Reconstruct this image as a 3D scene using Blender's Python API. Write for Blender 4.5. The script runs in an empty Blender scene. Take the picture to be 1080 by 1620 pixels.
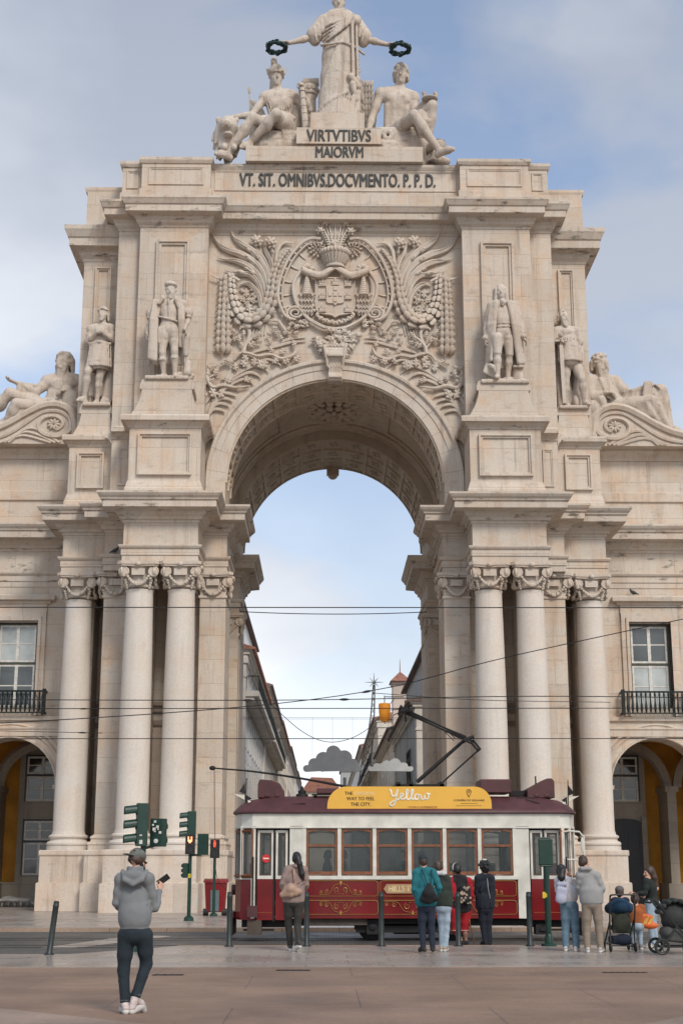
import bpy, math, random
import numpy as np
from mathutils import Vector, Matrix
random.seed(7)
PI = math.pi
scene = bpy.context.scene
COL = scene.collection
R = math.radians

cam_data = bpy.data.cameras.new('camera')
cam = bpy.data.objects.new('camera', cam_data)
COL.objects.link(cam)
cam.location = (-0.47, 0.0, 1.65)
cam.rotation_euler = (R(90) + math.atan(562 / 2250), 0, -math.atan(29 / 2250))
cam_data.sensor_fit = 'VERTICAL'
cam_data.sensor_height = 36.0
cam_data.lens = 50.0
cam_data.clip_start = 0.1
cam_data.clip_end = 6000.0
scene.camera = cam

SUN_EL, SUN_AZ = R(42), R(154)
world = bpy.data.worlds.new('World')
scene.world = world
world.use_nodes = True
wn, wl = world.node_tree.nodes, world.node_tree.links
wn.clear()
w_out = wn.new('ShaderNodeOutputWorld')
w_bg = wn.new('ShaderNodeBackground')
w_bg.inputs['Strength'].default_value = 0.135
sky = wn.new('ShaderNodeTexSky')
sky.sky_type = 'NISHITA'
sky.sun_disc = False
sky.sun_elevation = SUN_EL
sky.sun_rotation = SUN_AZ
sky.air_density = 1.0
sky.dust_density = 2.0
sky.ozone_density = 1.5
w_co = wn.new('ShaderNodeTexCoord')
w_map = wn.new('ShaderNodeMapping')
w_map.inputs['Scale'].default_value = (1.0, 1.0, 1.9)
w_map.inputs['Location'].default_value = (0.62, 0.0, 0.27)
w_map.inputs['Rotation'].default_value = (0, R(14), 0)
wl.new(w_co.outputs['Generated'], w_map.inputs['Vector'])
w_n = wn.new('ShaderNodeTexNoise')
w_n.inputs['Scale'].default_value = 3.1
w_n.inputs['Detail'].default_value = 9
w_n.inputs['Roughness'].default_value = 0.52
w_n.inputs['Distortion'].default_value = 0.35
wl.new(w_map.outputs['Vector'], w_n.inputs['Vector'])
w_r = wn.new('ShaderNodeValToRGB')
w_r.color_ramp.elements[0].position = 0.41
w_r.color_ramp.elements[0].color = (0.30, 0.30, 0.30, 1)
w_r.color_ramp.elements[1].position = 0.58
w_r.color_ramp.elements[1].color = (1, 1, 1, 1)
wl.new(w_n.outputs['Fac'], w_r.inputs['Fac'])
w_n2 = wn.new('ShaderNodeTexNoise')
w_n2.inputs['Scale'].default_value = 1.7
w_n2.inputs['Detail'].default_value = 6
wl.new(w_map.outputs['Vector'], w_n2.inputs['Vector'])
w_r2 = wn.new('ShaderNodeValToRGB')
w_r2.color_ramp.elements[0].position = 0.38
w_r2.color_ramp.elements[0].color = (2.1, 2.36, 2.9, 1)
w_r2.color_ramp.elements[1].position = 0.66
w_r2.color_ramp.elements[1].color = (4.0, 4.25, 4.7, 1)
wl.new(w_n2.outputs['Fac'], w_r2.inputs['Fac'])
w_sep = wn.new('ShaderNodeSeparateXYZ')
wl.new(w_co.outputs['Generated'], w_sep.inputs[0])
w_hz = wn.new('ShaderNodeValToRGB')
w_hz.color_ramp.elements[0].position = 0.0
w_hz.color_ramp.elements[0].color = (1.75, 1.66, 1.50, 1)
w_hz.color_ramp.elements[1].position = 0.55
w_hz.color_ramp.elements[1].color = (1, 1, 1, 1)
wl.new(w_sep.outputs[2], w_hz.inputs['Fac'])
w_lit = wn.new('ShaderNodeMixRGB')
w_lit.blend_type = 'MULTIPLY'
w_lit.inputs['Fac'].default_value = 1.0
wl.new(w_r2.outputs['Color'], w_lit.inputs['Color1'])
wl.new(w_hz.outputs['Color'], w_lit.inputs['Color2'])
w_mix = wn.new('ShaderNodeMixRGB')
w_lo = wn.new('ShaderNodeMapRange')
w_lo.inputs['From Min'].default_value = 0.50
w_lo.inputs['From Max'].default_value = 0.05
w_lo.inputs['To Max'].default_value = 0.93
wl.new(w_sep.outputs[2], w_lo.inputs['Value'])
w_mx = wn.new('ShaderNodeMath')
w_mx.operation = 'MAXIMUM'
wl.new(w_r.outputs['Color'], w_mx.inputs[0])
wl.new(w_lo.outputs[0], w_mx.inputs[1])
wl.new(w_mx.outputs[0], w_mix.inputs['Fac'])
wl.new(sky.outputs['Color'], w_mix.inputs['Color1'])
wl.new(w_lit.outputs['Color'], w_mix.inputs['Color2'])
wl.new(w_mix.outputs['Color'], w_bg.inputs['Color'])
wl.new(w_bg.outputs['Background'], w_out.inputs['Surface'])

sun_data = bpy.data.lights.new('sun', 'SUN')
sun_data.energy = 1.55
sun_data.angle = R(15)
sun_data.color = (1.0, 0.93, 0.84)
sun = bpy.data.objects.new('sun', sun_data)
COL.objects.link(sun)
sd = Vector((math.sin(SUN_AZ) * math.cos(SUN_EL), math.cos(SUN_AZ) * math.cos(SUN_EL), math.sin(SUN_EL)))
sun.rotation_euler = sd.to_track_quat('Z', 'Y').to_euler()
sun.location = (20, -40, 60)

scene.view_settings.view_transform = 'Standard'
scene.view_settings.look = 'None'
scene.view_settings.exposure = 0.58
scene.view_settings.gamma = 1.0
scene.cycles.max_bounces = 6
scene.cycles.diffuse_bounces = 3
scene.cycles.glossy_bounces = 3
scene.cycles.transmission_bounces = 4
scene.cycles.transparent_max_bounces = 8
scene.cycles.use_denoising = True

class NT:
    """small helper around a material node tree"""
    def __init__(s, name):
        s.m = bpy.data.materials.new(name)
        s.m.use_nodes = True
        s.t = s.m.node_tree
        s.b = s.t.nodes['Principled BSDF']

    def n(s, kind, **kw):
        o = s.t.nodes.new(kind)
        for k, v in kw.items():
            if k in o.inputs:
                o.inputs[k].default_value = v
            else:
                setattr(o, k, v)
        return o

    def l(s, a, b):
        s.t.links.new(a, b)

    def math(s, op, a, b=None):
        o = s.n('ShaderNodeMath', operation=op)
        for i, v in enumerate((a, b)):
            if v is None:
                continue
            if isinstance(v, (int, float)):
                o.inputs[i].default_value = v
            else:
                s.l(v, o.inputs[i])
        return o.outputs[0]

    def mix(s, fac, a, b, mode='MIX'):
        o = s.n('ShaderNodeMixRGB', blend_type=mode)
        for i, v in enumerate((fac, a, b)):
            if isinstance(v, (int, float)):
                o.inputs[i].default_value = v
            elif isinstance(v, tuple):
                o.inputs[i].default_value = (*v, 1)
            else:
                s.l(v, o.inputs[i])
        return o.outputs[0]

    def ramp(s, fac, p0, p1, c0=(0, 0, 0), c1=(1, 1, 1)):
        o = s.n('ShaderNodeValToRGB')
        e = o.color_ramp.elements
        e[0].position, e[0].color = p0, (*c0, 1)
        e[1].position, e[1].color = p1, (*c1, 1)
        s.l(fac, o.inputs[0])
        return o.outputs[0]

    def noise(s, vec, scale, detail=4, rough=0.55, sc=None, loc=None):
        o = s.n('ShaderNodeTexNoise', Scale=scale, Detail=detail, Roughness=rough)
        if sc or loc:
            mp = s.n('ShaderNodeMapping')
            if sc:
                mp.inputs['Scale'].default_value = sc
            if loc:
                mp.inputs['Location'].default_value = loc
            s.l(vec, mp.inputs['Vector'])
            vec = mp.outputs[0]
        s.l(vec, o.inputs['Vector'])
        return o.outputs['Fac']

    def bump(s, h, strength=0.3, dist=0.02):
        o = s.n('ShaderNodeBump', Strength=strength, Distance=dist)
        s.l(h, o.inputs['Height'])
        s.l(o.outputs[0], s.b.inputs['Normal'])

def simple(name, col, rough=0.6, metal=0.0, var=0.25, scale=6.0, bump=0.0, bscale=40.0, spec=None, emit=None, alpha=None):
    t = NT(name)
    co = t.n('ShaderNodeTexCoord').outputs['Object']
    n = t.noise(co, scale, 5)
    dark = tuple(c * (1 - var) for c in col)
    lite = tuple(min(1, c * (1 + var * 0.6)) for c in col)
    c = t.mix(t.ramp(n, 0.3, 0.7), dark, lite)
    t.l(c, t.b.inputs['Base Color'])
    t.b.inputs['Roughness'].default_value = rough
    t.b.inputs['Metallic'].default_value = metal
    if spec is not None:
        t.b.inputs['Specular IOR Level'].default_value = spec
    if bump:
        t.bump(t.noise(co, bscale, 4), bump, 0.01)
    if emit:
        t.b.inputs['Emission Color'].default_value = (*emit[0], 1)
        t.b.inputs['Emission Strength'].default_value = emit[1]
    return t.m

def stone(name, c1, c2, pink=0.5, block=None, grime=0.35, bump=0.25, radial=None, spot=0.0, streak=0.58, drape=False):
    """limestone: tint patches, running streaks, black lichen, ashlar joints"""
    t = NT(name)
    co = t.n('ShaderNodeTexCoord').outputs['Object']
    big = t.ramp(t.noise(co, 0.33, 4, 0.6), 0.35, 0.65)
    c = t.mix(big, c1, c2)
    mid = t.ramp(t.noise(co, 1.1, 5, 0.62, loc=(7, 3, 1)), 0.45, 0.75)
    c = t.mix(t.math('MULTIPLY', mid, pink), c, (c2[0] * 1.02, c2[1] * 0.82, c2[2] * 0.66))
    sep = t.n('ShaderNodeSeparateXYZ')
    t.l(co, sep.inputs[0])
    hgt = None
    if block:
        cb = t.n('ShaderNodeCombineXYZ')
        t.l(t.math('ADD', sep.outputs[0], sep.outputs[1]), cb.inputs[0])
        t.l(sep.outputs[2], cb.inputs[1])
        br = t.n('ShaderNodeTexBrick', offset=0.5)
        br.inputs['Color1'].default_value = (0.90, 0.885, 0.87, 1)
        br.inputs['Color2'].default_value = (1.08, 1.05, 1.02, 1)
        br.inputs['Mortar'].default_value = (0.66, 0.60, 0.54, 1)
        br.inputs['Scale'].default_value = 1.0
        br.inputs['Mortar Size'].default_value = 0.011
        br.inputs['Mortar Smooth'].default_value = 0.2
        br.inputs['Brick Width'].default_value = block[0]
        br.inputs['Row Height'].default_value = block[1]
        t.l(cb.outputs[0], br.inputs['Vector'])
        c = t.mix(0.75, c, br.outputs['Color'], 'MULTIPLY')
        hgt = br.outputs['Fac']
    if radial:
        ang = t.math('ARCTAN2', t.math('SUBTRACT', sep.outputs[2], radial[0]), sep.outputs[0])
        fr = t.math('FRACT', t.math('ADD', t.math('MULTIPLY', ang, radial[1] / PI), 0.5))
        ln = t.math('LESS_THAN', fr, 0.022)
        c = t.mix(t.math('MULTIPLY', ln, 0.55), c, (0.16, 0.12, 0.09))
    st = t.ramp(t.noise(co, 1.0, 6, 0.65, sc=(2.6, 2.6, 0.22)), 0.50, 0.78)
    c = t.mix(t.math('MULTIPLY', st, streak), c, (c2[0] * 0.62, c2[1] * 0.52, c2[2] * 0.44))
    dk = t.ramp(t.noise(co, 1.0, 7, 0.7, sc=(3.4, 3.4, 0.16), loc=(9, 2, 5)), 0.585, 0.72)
    c = t.mix(t.math('MULTIPLY', dk, streak * 0.9), c, (0.17, 0.145, 0.12))
    rust = t.ramp(t.noise(co, 1.6, 5, 0.6, sc=(1.8, 1.8, 0.7), loc=(2, 9, 4)), 0.64, 0.76)
    c = t.mix(t.math('MULTIPLY', rust, 0.62 * pink), c, (0.46, 0.25, 0.135))
    g = t.ramp(t.noise(co, 2.2, 8, 0.7, sc=(0.55, 0.8, 1.6), loc=(5, 1, 8)), 0.56, 0.67)
    c = t.mix(t.math('MULTIPLY', g, grime), c, (0.085, 0.07, 0.055))
    if spot:
        g2 = t.ramp(t.noise(co, 7.0, 8, 0.7, sc=(1, 1, 2.0), loc=(1, 1, 2)), 0.60, 0.66)
        g3 = t.ramp(t.noise(co, 0.6, 3, 0.5, loc=(4, 4, 1)), 0.48, 0.60)
        c = t.mix(t.math('MULTIPLY', t.math('MULTIPLY', g2, g3), spot), c, (0.13, 0.09, 0.06))
    fine = t.noise(co, 14.0, 6, 0.65)
    c = t.mix(0.28, c, t.ramp(fine, 0.25, 0.75, (0.55, 0.55, 0.55), (1.2, 1.2, 1.2)), 'MULTIPLY')
    t.l(c, t.b.inputs['Base Color'])
    t.b.inputs['Roughness'].default_value = 0.85
    t.b.inputs['Specular IOR Level'].default_value = 0.25
    h = fine
    if hgt is not None:
        h = t.math('SUBTRACT', t.math('MULTIPLY', fine, 0.5), t.math('MULTIPLY', hgt, 1.5))
    if drape:
        h = t.math('ADD', h, t.math('MULTIPLY', t.noise(co, 5.0, 3, 0.5, sc=(1.5, 1.5, 0.5)), 1.6))
    t.bump(h, bump, 0.05 if drape else 0.02)
    return t.m

M = {}
LS1, LS2 = (0.575, 0.527, 0.46), (0.55, 0.482, 0.408)
M['ashlar'] = stone('ashlar', LS1, LS2, 0.75, (2.3, 0.98), 0.25)
M['ashlar_big'] = stone('ashlar_big', LS1, LS2, 0.8, (2.9, 1.65), 0.22)
M['plinth'] = stone('plinth_stone', (0.61, 0.56, 0.495), (0.57, 0.49, 0.41), 0.5, (3.3, 1.06), 0.15, 0.4, spot=0.8)
M['shaft'] = stone('shaft_stone', (0.635, 0.59, 0.53), (0.605, 0.545, 0.475), 0.3, None, 0.05, streak=0.25)
M['cornice'] = stone('cornice_stone', LS1, LS2, 0.5, (2.2, 40.0), 0.85)
M['carved'] = stone('carved_stone', (0.57, 0.515, 0.445), (0.54, 0.46, 0.38), 0.45, None, 0.12, 0.3)
M['statue'] = stone('statue_stone', (0.57, 0.515, 0.45), (0.525, 0.45, 0.375), 0.3, None, 0.42, 0.5, streak=0.7, drape=True)
M['voussoir'] = stone('voussoir_stone', LS1, LS2, 0.6, None, 0.2, radial=(17.35, 17))
M['vault'] = stone('vault_stone', (0.58, 0.50, 0.40), (0.50, 0.41, 0.32), 0.4, None, 0.3)
M['dark_stone'] = stone('recess_stone', (0.36, 0.30, 0.25), (0.28, 0.22, 0.18), 0.4, (2.3, 0.98), 0.5)  # darker stone colour for the recessed string courses and attic roof
M['letter'] = simple('dark_bronze_letter', (0.035, 0.037, 0.034), 0.6)
M['bronze'] = simple('verdigris_bronze', (0.016, 0.042, 0.042), 0.55, 0.4, 0.4, 9)

def origin_of(o):
    v = Vector((0, 0, 0))
    while o is not None:
        v += o.location
        o = o.parent
    return v

def tag(o, label=None, cat=None, group=None, kind=None):
    if label:
        o['label'] = label
    if cat:
        o['category'] = cat
    if group:
        o['group'] = group
    if kind:
        o['kind'] = kind
    return o

def empty(name, loc, rz=0.0, label=None, cat=None, group=None):
    o = bpy.data.objects.new(name, None)
    COL.objects.link(o)
    o.location = loc
    o.rotation_euler = (0, 0, rz)
    o.empty_display_size = 0.2
    return tag(o, label, cat, group)

def link_mesh(name, me, mat, parent=None):
    o = bpy.data.objects.new(name, me)
    COL.objects.link(o)
    if mat is not None:
        for m in (mat if isinstance(mat, (list, tuple)) else [mat]):
            me.materials.append(m)
    if parent is not None:
        o.parent = parent
    return o

def copy_tree(o, parent=None):
    c = o.copy()
    COL.objects.link(c)
    if parent is not None:
        c.parent = parent
    for ch in o.children:
        copy_tree(ch, c)
    return c

class MB:
    """collects geometry; build() links it as ONE mesh object"""
    def __init__(s):
        s.v, s.f, s.mi = [], [], []
        s.cur = 0

    def add(s, vs, fs):
        b = len(s.v)
        s.v.extend([tuple(v) for v in vs])
        for f in fs:
            s.f.append(tuple(b + i for i in f))
            s.mi.append(s.cur)
        return s

    def box(s, x0, x1, y0, y1, z0, z1):
        vs = [(x, y, z) for z in (z0, z1) for y in (y0, y1) for x in (x0, x1)]
        return s.add(vs, [(0, 2, 3, 1), (4, 5, 7, 6), (0, 1, 5, 4), (2, 6, 7, 3), (0, 4, 6, 2), (1, 3, 7, 5)])

    def obox(s, c, size, rot=None):
        """oriented box: rot is a Matrix 3x3"""
        hx, hy, hz = (d / 2 for d in size)
        vs = [Vector((x, y, z)) for z in (-hz, hz) for y in (-hy, hy) for x in (-hx, hx)]
        if rot is not None:
            vs = [rot @ v for v in vs]
        c = Vector(c)
        return s.add([tuple(c + v) for v in vs], [(0, 2, 3, 1), (4, 5, 7, 6), (0, 1, 5, 4), (2, 6, 7, 3), (0, 4, 6, 2), (1, 3, 7, 5)])

    def prism(s, poly, z0, z1):
        n = len(poly)
        vs = [(x, y, z0) for x, y in poly] + [(x, y, z1) for x, y in poly]
        fs = [tuple(range(n - 1, -1, -1)), tuple(range(n, 2 * n))]
        fs += [(i, (i + 1) % n, n + (i + 1) % n, n + i) for i in range(n)]
        return s.add(vs, fs)

    def prism_y(s, poly, y0, y1):
        """poly in (x, z), extruded along y"""
        n = len(poly)
        vs = [(x, y0, z) for x, z in poly] + [(x, y1, z) for x, z in poly]
        fs = [tuple(range(n)), tuple(range(2 * n - 1, n - 1, -1))]
        fs += [((i + 1) % n, i, n + i, n + (i + 1) % n) for i in range(n)]
        return s.add(vs, fs)

    def prism_x(s, poly, x0, x1):
        n = len(poly)
        vs = [(x0, y, z) for y, z in poly] + [(x1, y, z) for y, z in poly]
        fs = [tuple(range(n - 1, -1, -1)), tuple(range(n, 2 * n))]
        fs += [(i, (i + 1) % n, n + (i + 1) % n, n + i) for i in range(n)]
        return s.add(vs, fs)

    def sweep(s, path, prof, closed=False, caps=True):
        """profile (offset to the right of travel, z) along a plan path with mitred corners"""
        n = len(path)
        P_ = [Vector((x, y)) for x, y in path]
        vs = []
        for i in range(n):
            a = P_[i - 1] if (i > 0 or closed) else None
            b = P_[(i + 1) % n] if (i < n - 1 or closed) else None
            d1 = (P_[i] - a).normalized() if a is not None else None
            d2 = (b - P_[i]).normalized() if b is not None else None
            if d1 is None:
                m = Vector((d2.y, -d2.x))
            elif d2 is None:
                m = Vector((d1.y, -d1.x))
            else:
                n1, n2 = Vector((d1.y, -d1.x)), Vector((d2.y, -d2.x))
                m = (n1 + n2) / max(0.2, 1 + n1.dot(n2))
            for off, z in prof:
                q = P_[i] + m * off
                vs.append((q.x, q.y, z))
        k = len(prof)
        fs = []
        for i in range(n if closed else n - 1):
            j = (i + 1) % n
            for t in range(k - 1):
                fs.append((i * k + t, j * k + t, j * k + t + 1, i * k + t + 1))
        if caps and not closed:
            fs.append(tuple(range(k)))
            fs.append(tuple((n - 1) * k + t for t in range(k - 1, -1, -1)))
        return s.add(vs, fs)

    def lathe(s, cx, cy, prof, n=24, a0=0.0, a1=2 * PI, cap=True):
        full = abs(a1 - a0 - 2 * PI) < 1e-6
        m = n if full else n + 1
        vs = []
        for r, z in prof:
            for i in range(m):
                a = a0 + (a1 - a0) * i / n
                vs.append((cx + r * math.cos(a), cy + r * math.sin(a), z))
        fs = []
        for k in range(len(prof) - 1):
            for i in range(n):
                j = (i + 1) % m
                fs.append((k * m + i, k * m + j, (k + 1) * m + j, (k + 1) * m + i))
        if cap and full:
            fs.append(tuple(range(m - 1, -1, -1)))
            fs.append(tuple((len(prof) - 1) * m + i for i in range(m)))
        return s.add(vs, fs)

    def cyl(s, a, b, r0, r1=None, n=12):
        return s.tube([a, b], [r0, r0 if r1 is None else r1], n)

    def tube(s, pts, rad, n=8, flat=None, cap=True):
        """tube along points; flat=(axis vector, factor) squashes it along an axis"""
        pts = [Vector(p) for p in pts]
        if isinstance(rad, (int, float)):
            rad = [rad] * len(pts)
        vs = []
        up = Vector((0.123, 0.31, 0.94))
        prev = None
        for i, p in enumerate(pts):
            d = (pts[min(i + 1, len(pts) - 1)] - pts[max(i - 1, 0)])
            d = d.normalized() if d.length > 1e-9 else Vector((0, 0, 1))
            if prev is None:
                u = d.cross(up)
                if u.length < 1e-3:
                    u = d.cross(Vector((1, 0, 0)))
            else:
                u = prev - d * prev.dot(d)
            u.normalize()
            prev = u
            w = d.cross(u)
            for k in range(n):
                a = 2 * PI * k / n
                o = (u * math.cos(a) + w * math.sin(a)) * rad[i]
                if flat:
                    o = o - flat[0] * o.dot(flat[0]) * (1 - flat[1])
                vs.append(tuple(p + o))
        fs = []
        for i in range(len(pts) - 1):
            for k in range(n):
                j = (k + 1) % n
                fs.append((i * n + k, i * n + j, (i + 1) * n + j, (i + 1) * n + k))
        if cap:
            fs.append(tuple(range(n - 1, -1, -1)))
            fs.append(tuple((len(pts) - 1) * n + k for k in range(n)))
        return s.add(vs, fs)

    def ell(s, c, r, rot=None, nu=10, nv=6):
        if isinstance(r, (int, float)):
            r = (r, r, r)
        c = Vector(c)
        vs = []
        def put(x, y, z):
            v = Vector((x * r[0], y * r[1], z * r[2]))
            if rot is not None:
                v = rot @ v
            vs.append(tuple(c + v))
        put(0, 0, -1)
        for j in range(1, nv):
            t = -PI / 2 + PI * j / nv
            for i in range(nu):
                a = 2 * PI * i / nu
                put(math.cos(t) * math.cos(a), math.cos(t) * math.sin(a), math.sin(t))
        put(0, 0, 1)
        fs = []
        for i in range(nu):
            fs.append((0, 1 + (i + 1) % nu, 1 + i))
            fs.append((len(vs) - 1, 1 + (nv - 2) * nu + i, 1 + (nv - 2) * nu + (i + 1) % nu))
        for j in range(nv - 2):
            for i in range(nu):
                a, b = 1 + j * nu + i, 1 + j * nu + (i + 1) % nu
                fs.append((a, b, b + nu, a + nu))
        return s.add(vs, fs)

    def disc_y(s, cx, cz, r, y0, y1, n=20):
        return s.prism_y([(cx + r * math.cos(2 * PI * i / n), cz + r * math.sin(2 * PI * i / n)) for i in range(n)], y0, y1)

    def build(s, name, mat, parent=None, smooth=False, local=False, bevel=0.0):
        me = bpy.data.meshes.new(name)
        o3 = Vector((0, 0, 0)) if local else origin_of(parent)
        vs = s.v if local else [(x - o3.x, y - o3.y, z - o3.z) for x, y, z in s.v]
        me.from_pydata(vs, [], s.f)
        if any(s.mi):
            me.polygons.foreach_set('material_index', s.mi)
        if smooth:
            me.polygons.foreach_set('use_smooth', [True] * len(me.polygons))
            me.set_sharp_from_angle(angle=R(smooth if smooth is not True else 40))
        me.update()
        o = link_mesh(name, me, mat, parent)
        if bevel:
            bv = o.modifiers.new('bevel', 'BEVEL')
            bv.width = bevel
            bv.segments = 2
            bv.limit_method = 'ANGLE'
            bv.angle_limit = R(35)
        return o

def rotz(a):
    return Matrix.Rotation(a, 3, 'Z')

def roty(a):
    return Matrix.Rotation(a, 3, 'Y')

def rotx(a):
    return Matrix.Rotation(a, 3, 'X')

def bez(pts, n=24):
    """Catmull-Rom through points (any dimension)"""
    pts = [np.array(p, float) for p in pts]
    if len(pts) < 3:
        return [tuple(pts[0] + (pts[-1] - pts[0]) * i / n) for i in range(n + 1)]
    p = [2 * pts[0] - pts[1]] + pts + [2 * pts[-1] - pts[-2]]
    segs = len(pts) - 1
    out = []
    for i in range(n + 1):
        t = i / n * segs
        k = min(int(t), segs - 1)
        t -= k
        a, b, c, d = p[k], p[k + 1], p[k + 2], p[k + 3]
        out.append(tuple(0.5 * (2 * b + (c - a) * t + (2 * a - 5 * b + 4 * c - d) * t * t + (3 * b - a - 3 * c + d) * t ** 3)))
    return out

def lettering(name, text, mat, parent, loc, height, width=None, depth=0.02, bold=0.0, rot=(PI / 2, 0, 0), align='CENTER', local=False, shear=0.0, spacing=1.0):
    """text as a mesh part standing on a wall that faces -Y"""
    cu = bpy.data.curves.new(name, 'FONT')
    cu.body = text
    cu.align_x = align
    cu.extrude = depth
    cu.shear = shear
    cu.space_character = spacing
    cu.resolution_u = 3
    tmp = bpy.data.objects.new(name, cu)
    COL.objects.link(tmp)
    dg = bpy.context.evaluated_depsgraph_get()
    me = bpy.data.meshes.new_from_object(tmp.evaluated_get(dg))
    bpy.data.objects.remove(tmp)
    xs = [v.co.x for v in me.vertices]
    ys = [v.co.y for v in me.vertices]
    sy = height / max(1e-6, max(ys) - min(ys))
    sx = width / (max(xs) - min(xs)) if width else sy
    mid = 0.5 * (max(xs) + min(xs)) if align == 'CENTER' else min(xs)
    me.transform(Matrix.Translation((-mid, -min(ys), 0)))
    me.transform(Matrix.Diagonal((sx, sy, 1, 1)))
    from mathutils import Euler
    me.transform(Euler(rot).to_matrix().to_4x4())
    o3 = Vector(loc) if local else Vector(loc) - origin_of(parent)
    me.transform(Matrix.Translation(o3))
    if bold:
        vs = [tuple(v.co) for v in me.vertices]
        fs = [tuple(q.vertices) for q in me.polygons]
        n = len(vs)
        me = bpy.data.meshes.new(name)
        me.from_pydata(vs + [(x + bold, y + .0025, z + bold * .35) for x, y, z in vs], [], fs + [tuple(i + n for i in f) for f in fs])
        me.update()
    me.materials.clear()
    return link_mesh(name, me, mat, parent)

def struct(m, name, mat, smooth=False):
    o = m.build(name, mat, None, smooth)
    return tag(o, kind='structure')

def slab_mat(name, c1, c2, bw, bh, rough, mortar=(0.10, 0.08, 0.07), msz=0.012, bump=0.15, wet=0.0, var=0.2):
    t = NT(name)
    co = t.n('ShaderNodeTexCoord').outputs['Object']
    br = t.n('ShaderNodeTexBrick', offset=0.5)
    br.inputs['Color1'].default_value = (*c1, 1)
    br.inputs['Color2'].default_value = (*c2, 1)
    br.inputs['Mortar'].default_value = (*mortar, 1)
    br.inputs['Scale'].default_value = 1.0
    br.inputs['Mortar Size'].default_value = msz
    br.inputs['Mortar Smooth'].default_value = 0.3
    br.inputs['Brick Width'].default_value = bw
    br.inputs['Row Height'].default_value = bh
    t.l(co, br.inputs['Vector'])
    c = br.outputs['Color']
    n1 = t.ramp(t.noise(co, 0.45, 5, 0.6), 0.3, 0.72, (1 - var,) * 3, (1 + var * 0.6,) * 3)
    c = t.mix(1.0, c, n1, 'MULTIPLY')
    n2 = t.ramp(t.noise(co, 16, 6, 0.75), 0.3, 0.72, (0.72,) * 3, (1.14,) * 3)
    c = t.mix(1.0, c, n2, 'MULTIPLY')
    st = t.ramp(t.noise(co, 1.3, 6, 0.7, loc=(3, 8, 0)), 0.60, 0.72)
    c = t.mix(t.math('MULTIPLY', st, 0.35), c, (0.10, 0.085, 0.075))
    t.l(c, t.b.inputs['Base Color'])
    rr = t.ramp(t.noise(co, 0.6, 4, 0.6, loc=(1, 5, 0)), 0.35, 0.65, (max(0.05, rough - wet),) * 3, (rough + wet * 0.4,) * 3)
    t.l(rr, t.b.inputs['Roughness'])
    h = t.math('SUBTRACT', t.math('MULTIPLY', t.noise(co, 30, 4, 0.6), 0.25), br.outputs['Fac'])
    t.bump(h, bump, 0.01)
    return t.m

M['pavement'] = slab_mat('pale_flagstone', (0.36, 0.315, 0.275), (0.32, 0.28, 0.25), 1.5, 0.9, 0.36, msz=0.008, wet=0.16, bump=0.08, var=0.25)
M['plaza'] = slab_mat('brown_paving', (0.26, 0.168, 0.115), (0.24, 0.155, 0.108), 3.1, 2.6, 0.6, (0.13, 0.095, 0.078), 0.010, bump=0.25, wet=0.15, var=0.38)
M['cobble'] = slab_mat('basalt_setts', (0.085, 0.085, 0.082), (0.13, 0.125, 0.115), 0.20, 0.12, 0.55, (0.035, 0.033, 0.03), 0.016, bump=0.6, wet=0.15)
M['kerb'] = slab_mat('kerb_stone', (0.36, 0.26, 0.19), (0.33, 0.235, 0.17), 1.6, 7.0, 0.6, msz=0.012)
M['rail'] = simple('worn_rail_steel', (0.10, 0.095, 0.09), 0.38, 0.9, 0.3, 3)
M['earth'] = simple('bare_ground', (0.20, 0.18, 0.16), 0.9, 0, 0.3, 0.2)
M['iron'] = simple('cast_iron', (0.03, 0.03, 0.032), 0.55, 0.6)

struct(MB().box(-3000, 3000, -1500, 4500, -1.0, -0.30), 'ground', M['earth'])
struct(MB().box(-160, 160, 32.35, 41.4, -0.30, -0.10), 'road', M['cobble'])
struct(MB().box(-160, 160, 41.7, 420, -0.30, 0.0), 'far_pavement', M['pavement'])
struct(MB().box(-160, 160, 41.4, 41.7, -0.30, 0.006), 'far_kerb', M['kerb'])
near = MB()
near.prism([(-160, 25.4), (160, 25.4), (160, 32.1), (-3.6, 32.1), (-5.4, 29.2), (-160, 29.2)], -0.30, 0.0)
struct(near, 'near_pavement', M['pavement'])
kb = MB()
kb.box(-3.6, 160, 32.1, 32.35, -0.30, 0.005)
struct(kb, 'near_kerb', M['kerb'])
struct(MB().prism([(-160, 29.2), (-5.4, 29.2), (-3.6, 32.1), (-3.6, 32.35), (-160, 32.35)], -0.30, -0.05), 'crossing_ramp', M['cobble'])
struct(MB().box(-160, 160, -80, 25.4, -0.30, -0.002), 'plaza', M['plaza'])
strip = MB()
strip.prism([(-6.9, 32.4), (-6.2, 32.4), (-4.4, 38.8), (-5.4, 39.4)], -0.0995, -0.094)
struct(strip, 'paving_strip', M['pavement'])
rails = MB()
for y in (36.72, 37.62, 33.4, 34.3):
    for d in (-0.05, 0.05):
        rails.box(-160, 160, y + d - 0.025, y + d + 0.025, -0.1, -0.090)
    rails.box(-160, 160, y - 0.025, y + 0.025, -0.1, -0.097)
struct(rails, 'tram_rails', M['rail'])
joint = MB()
joint.box(-160, 160, 25.38, 25.46, -0.002, 0.002)
struct(joint, 'pavement_joint', M['pavement'])

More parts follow.
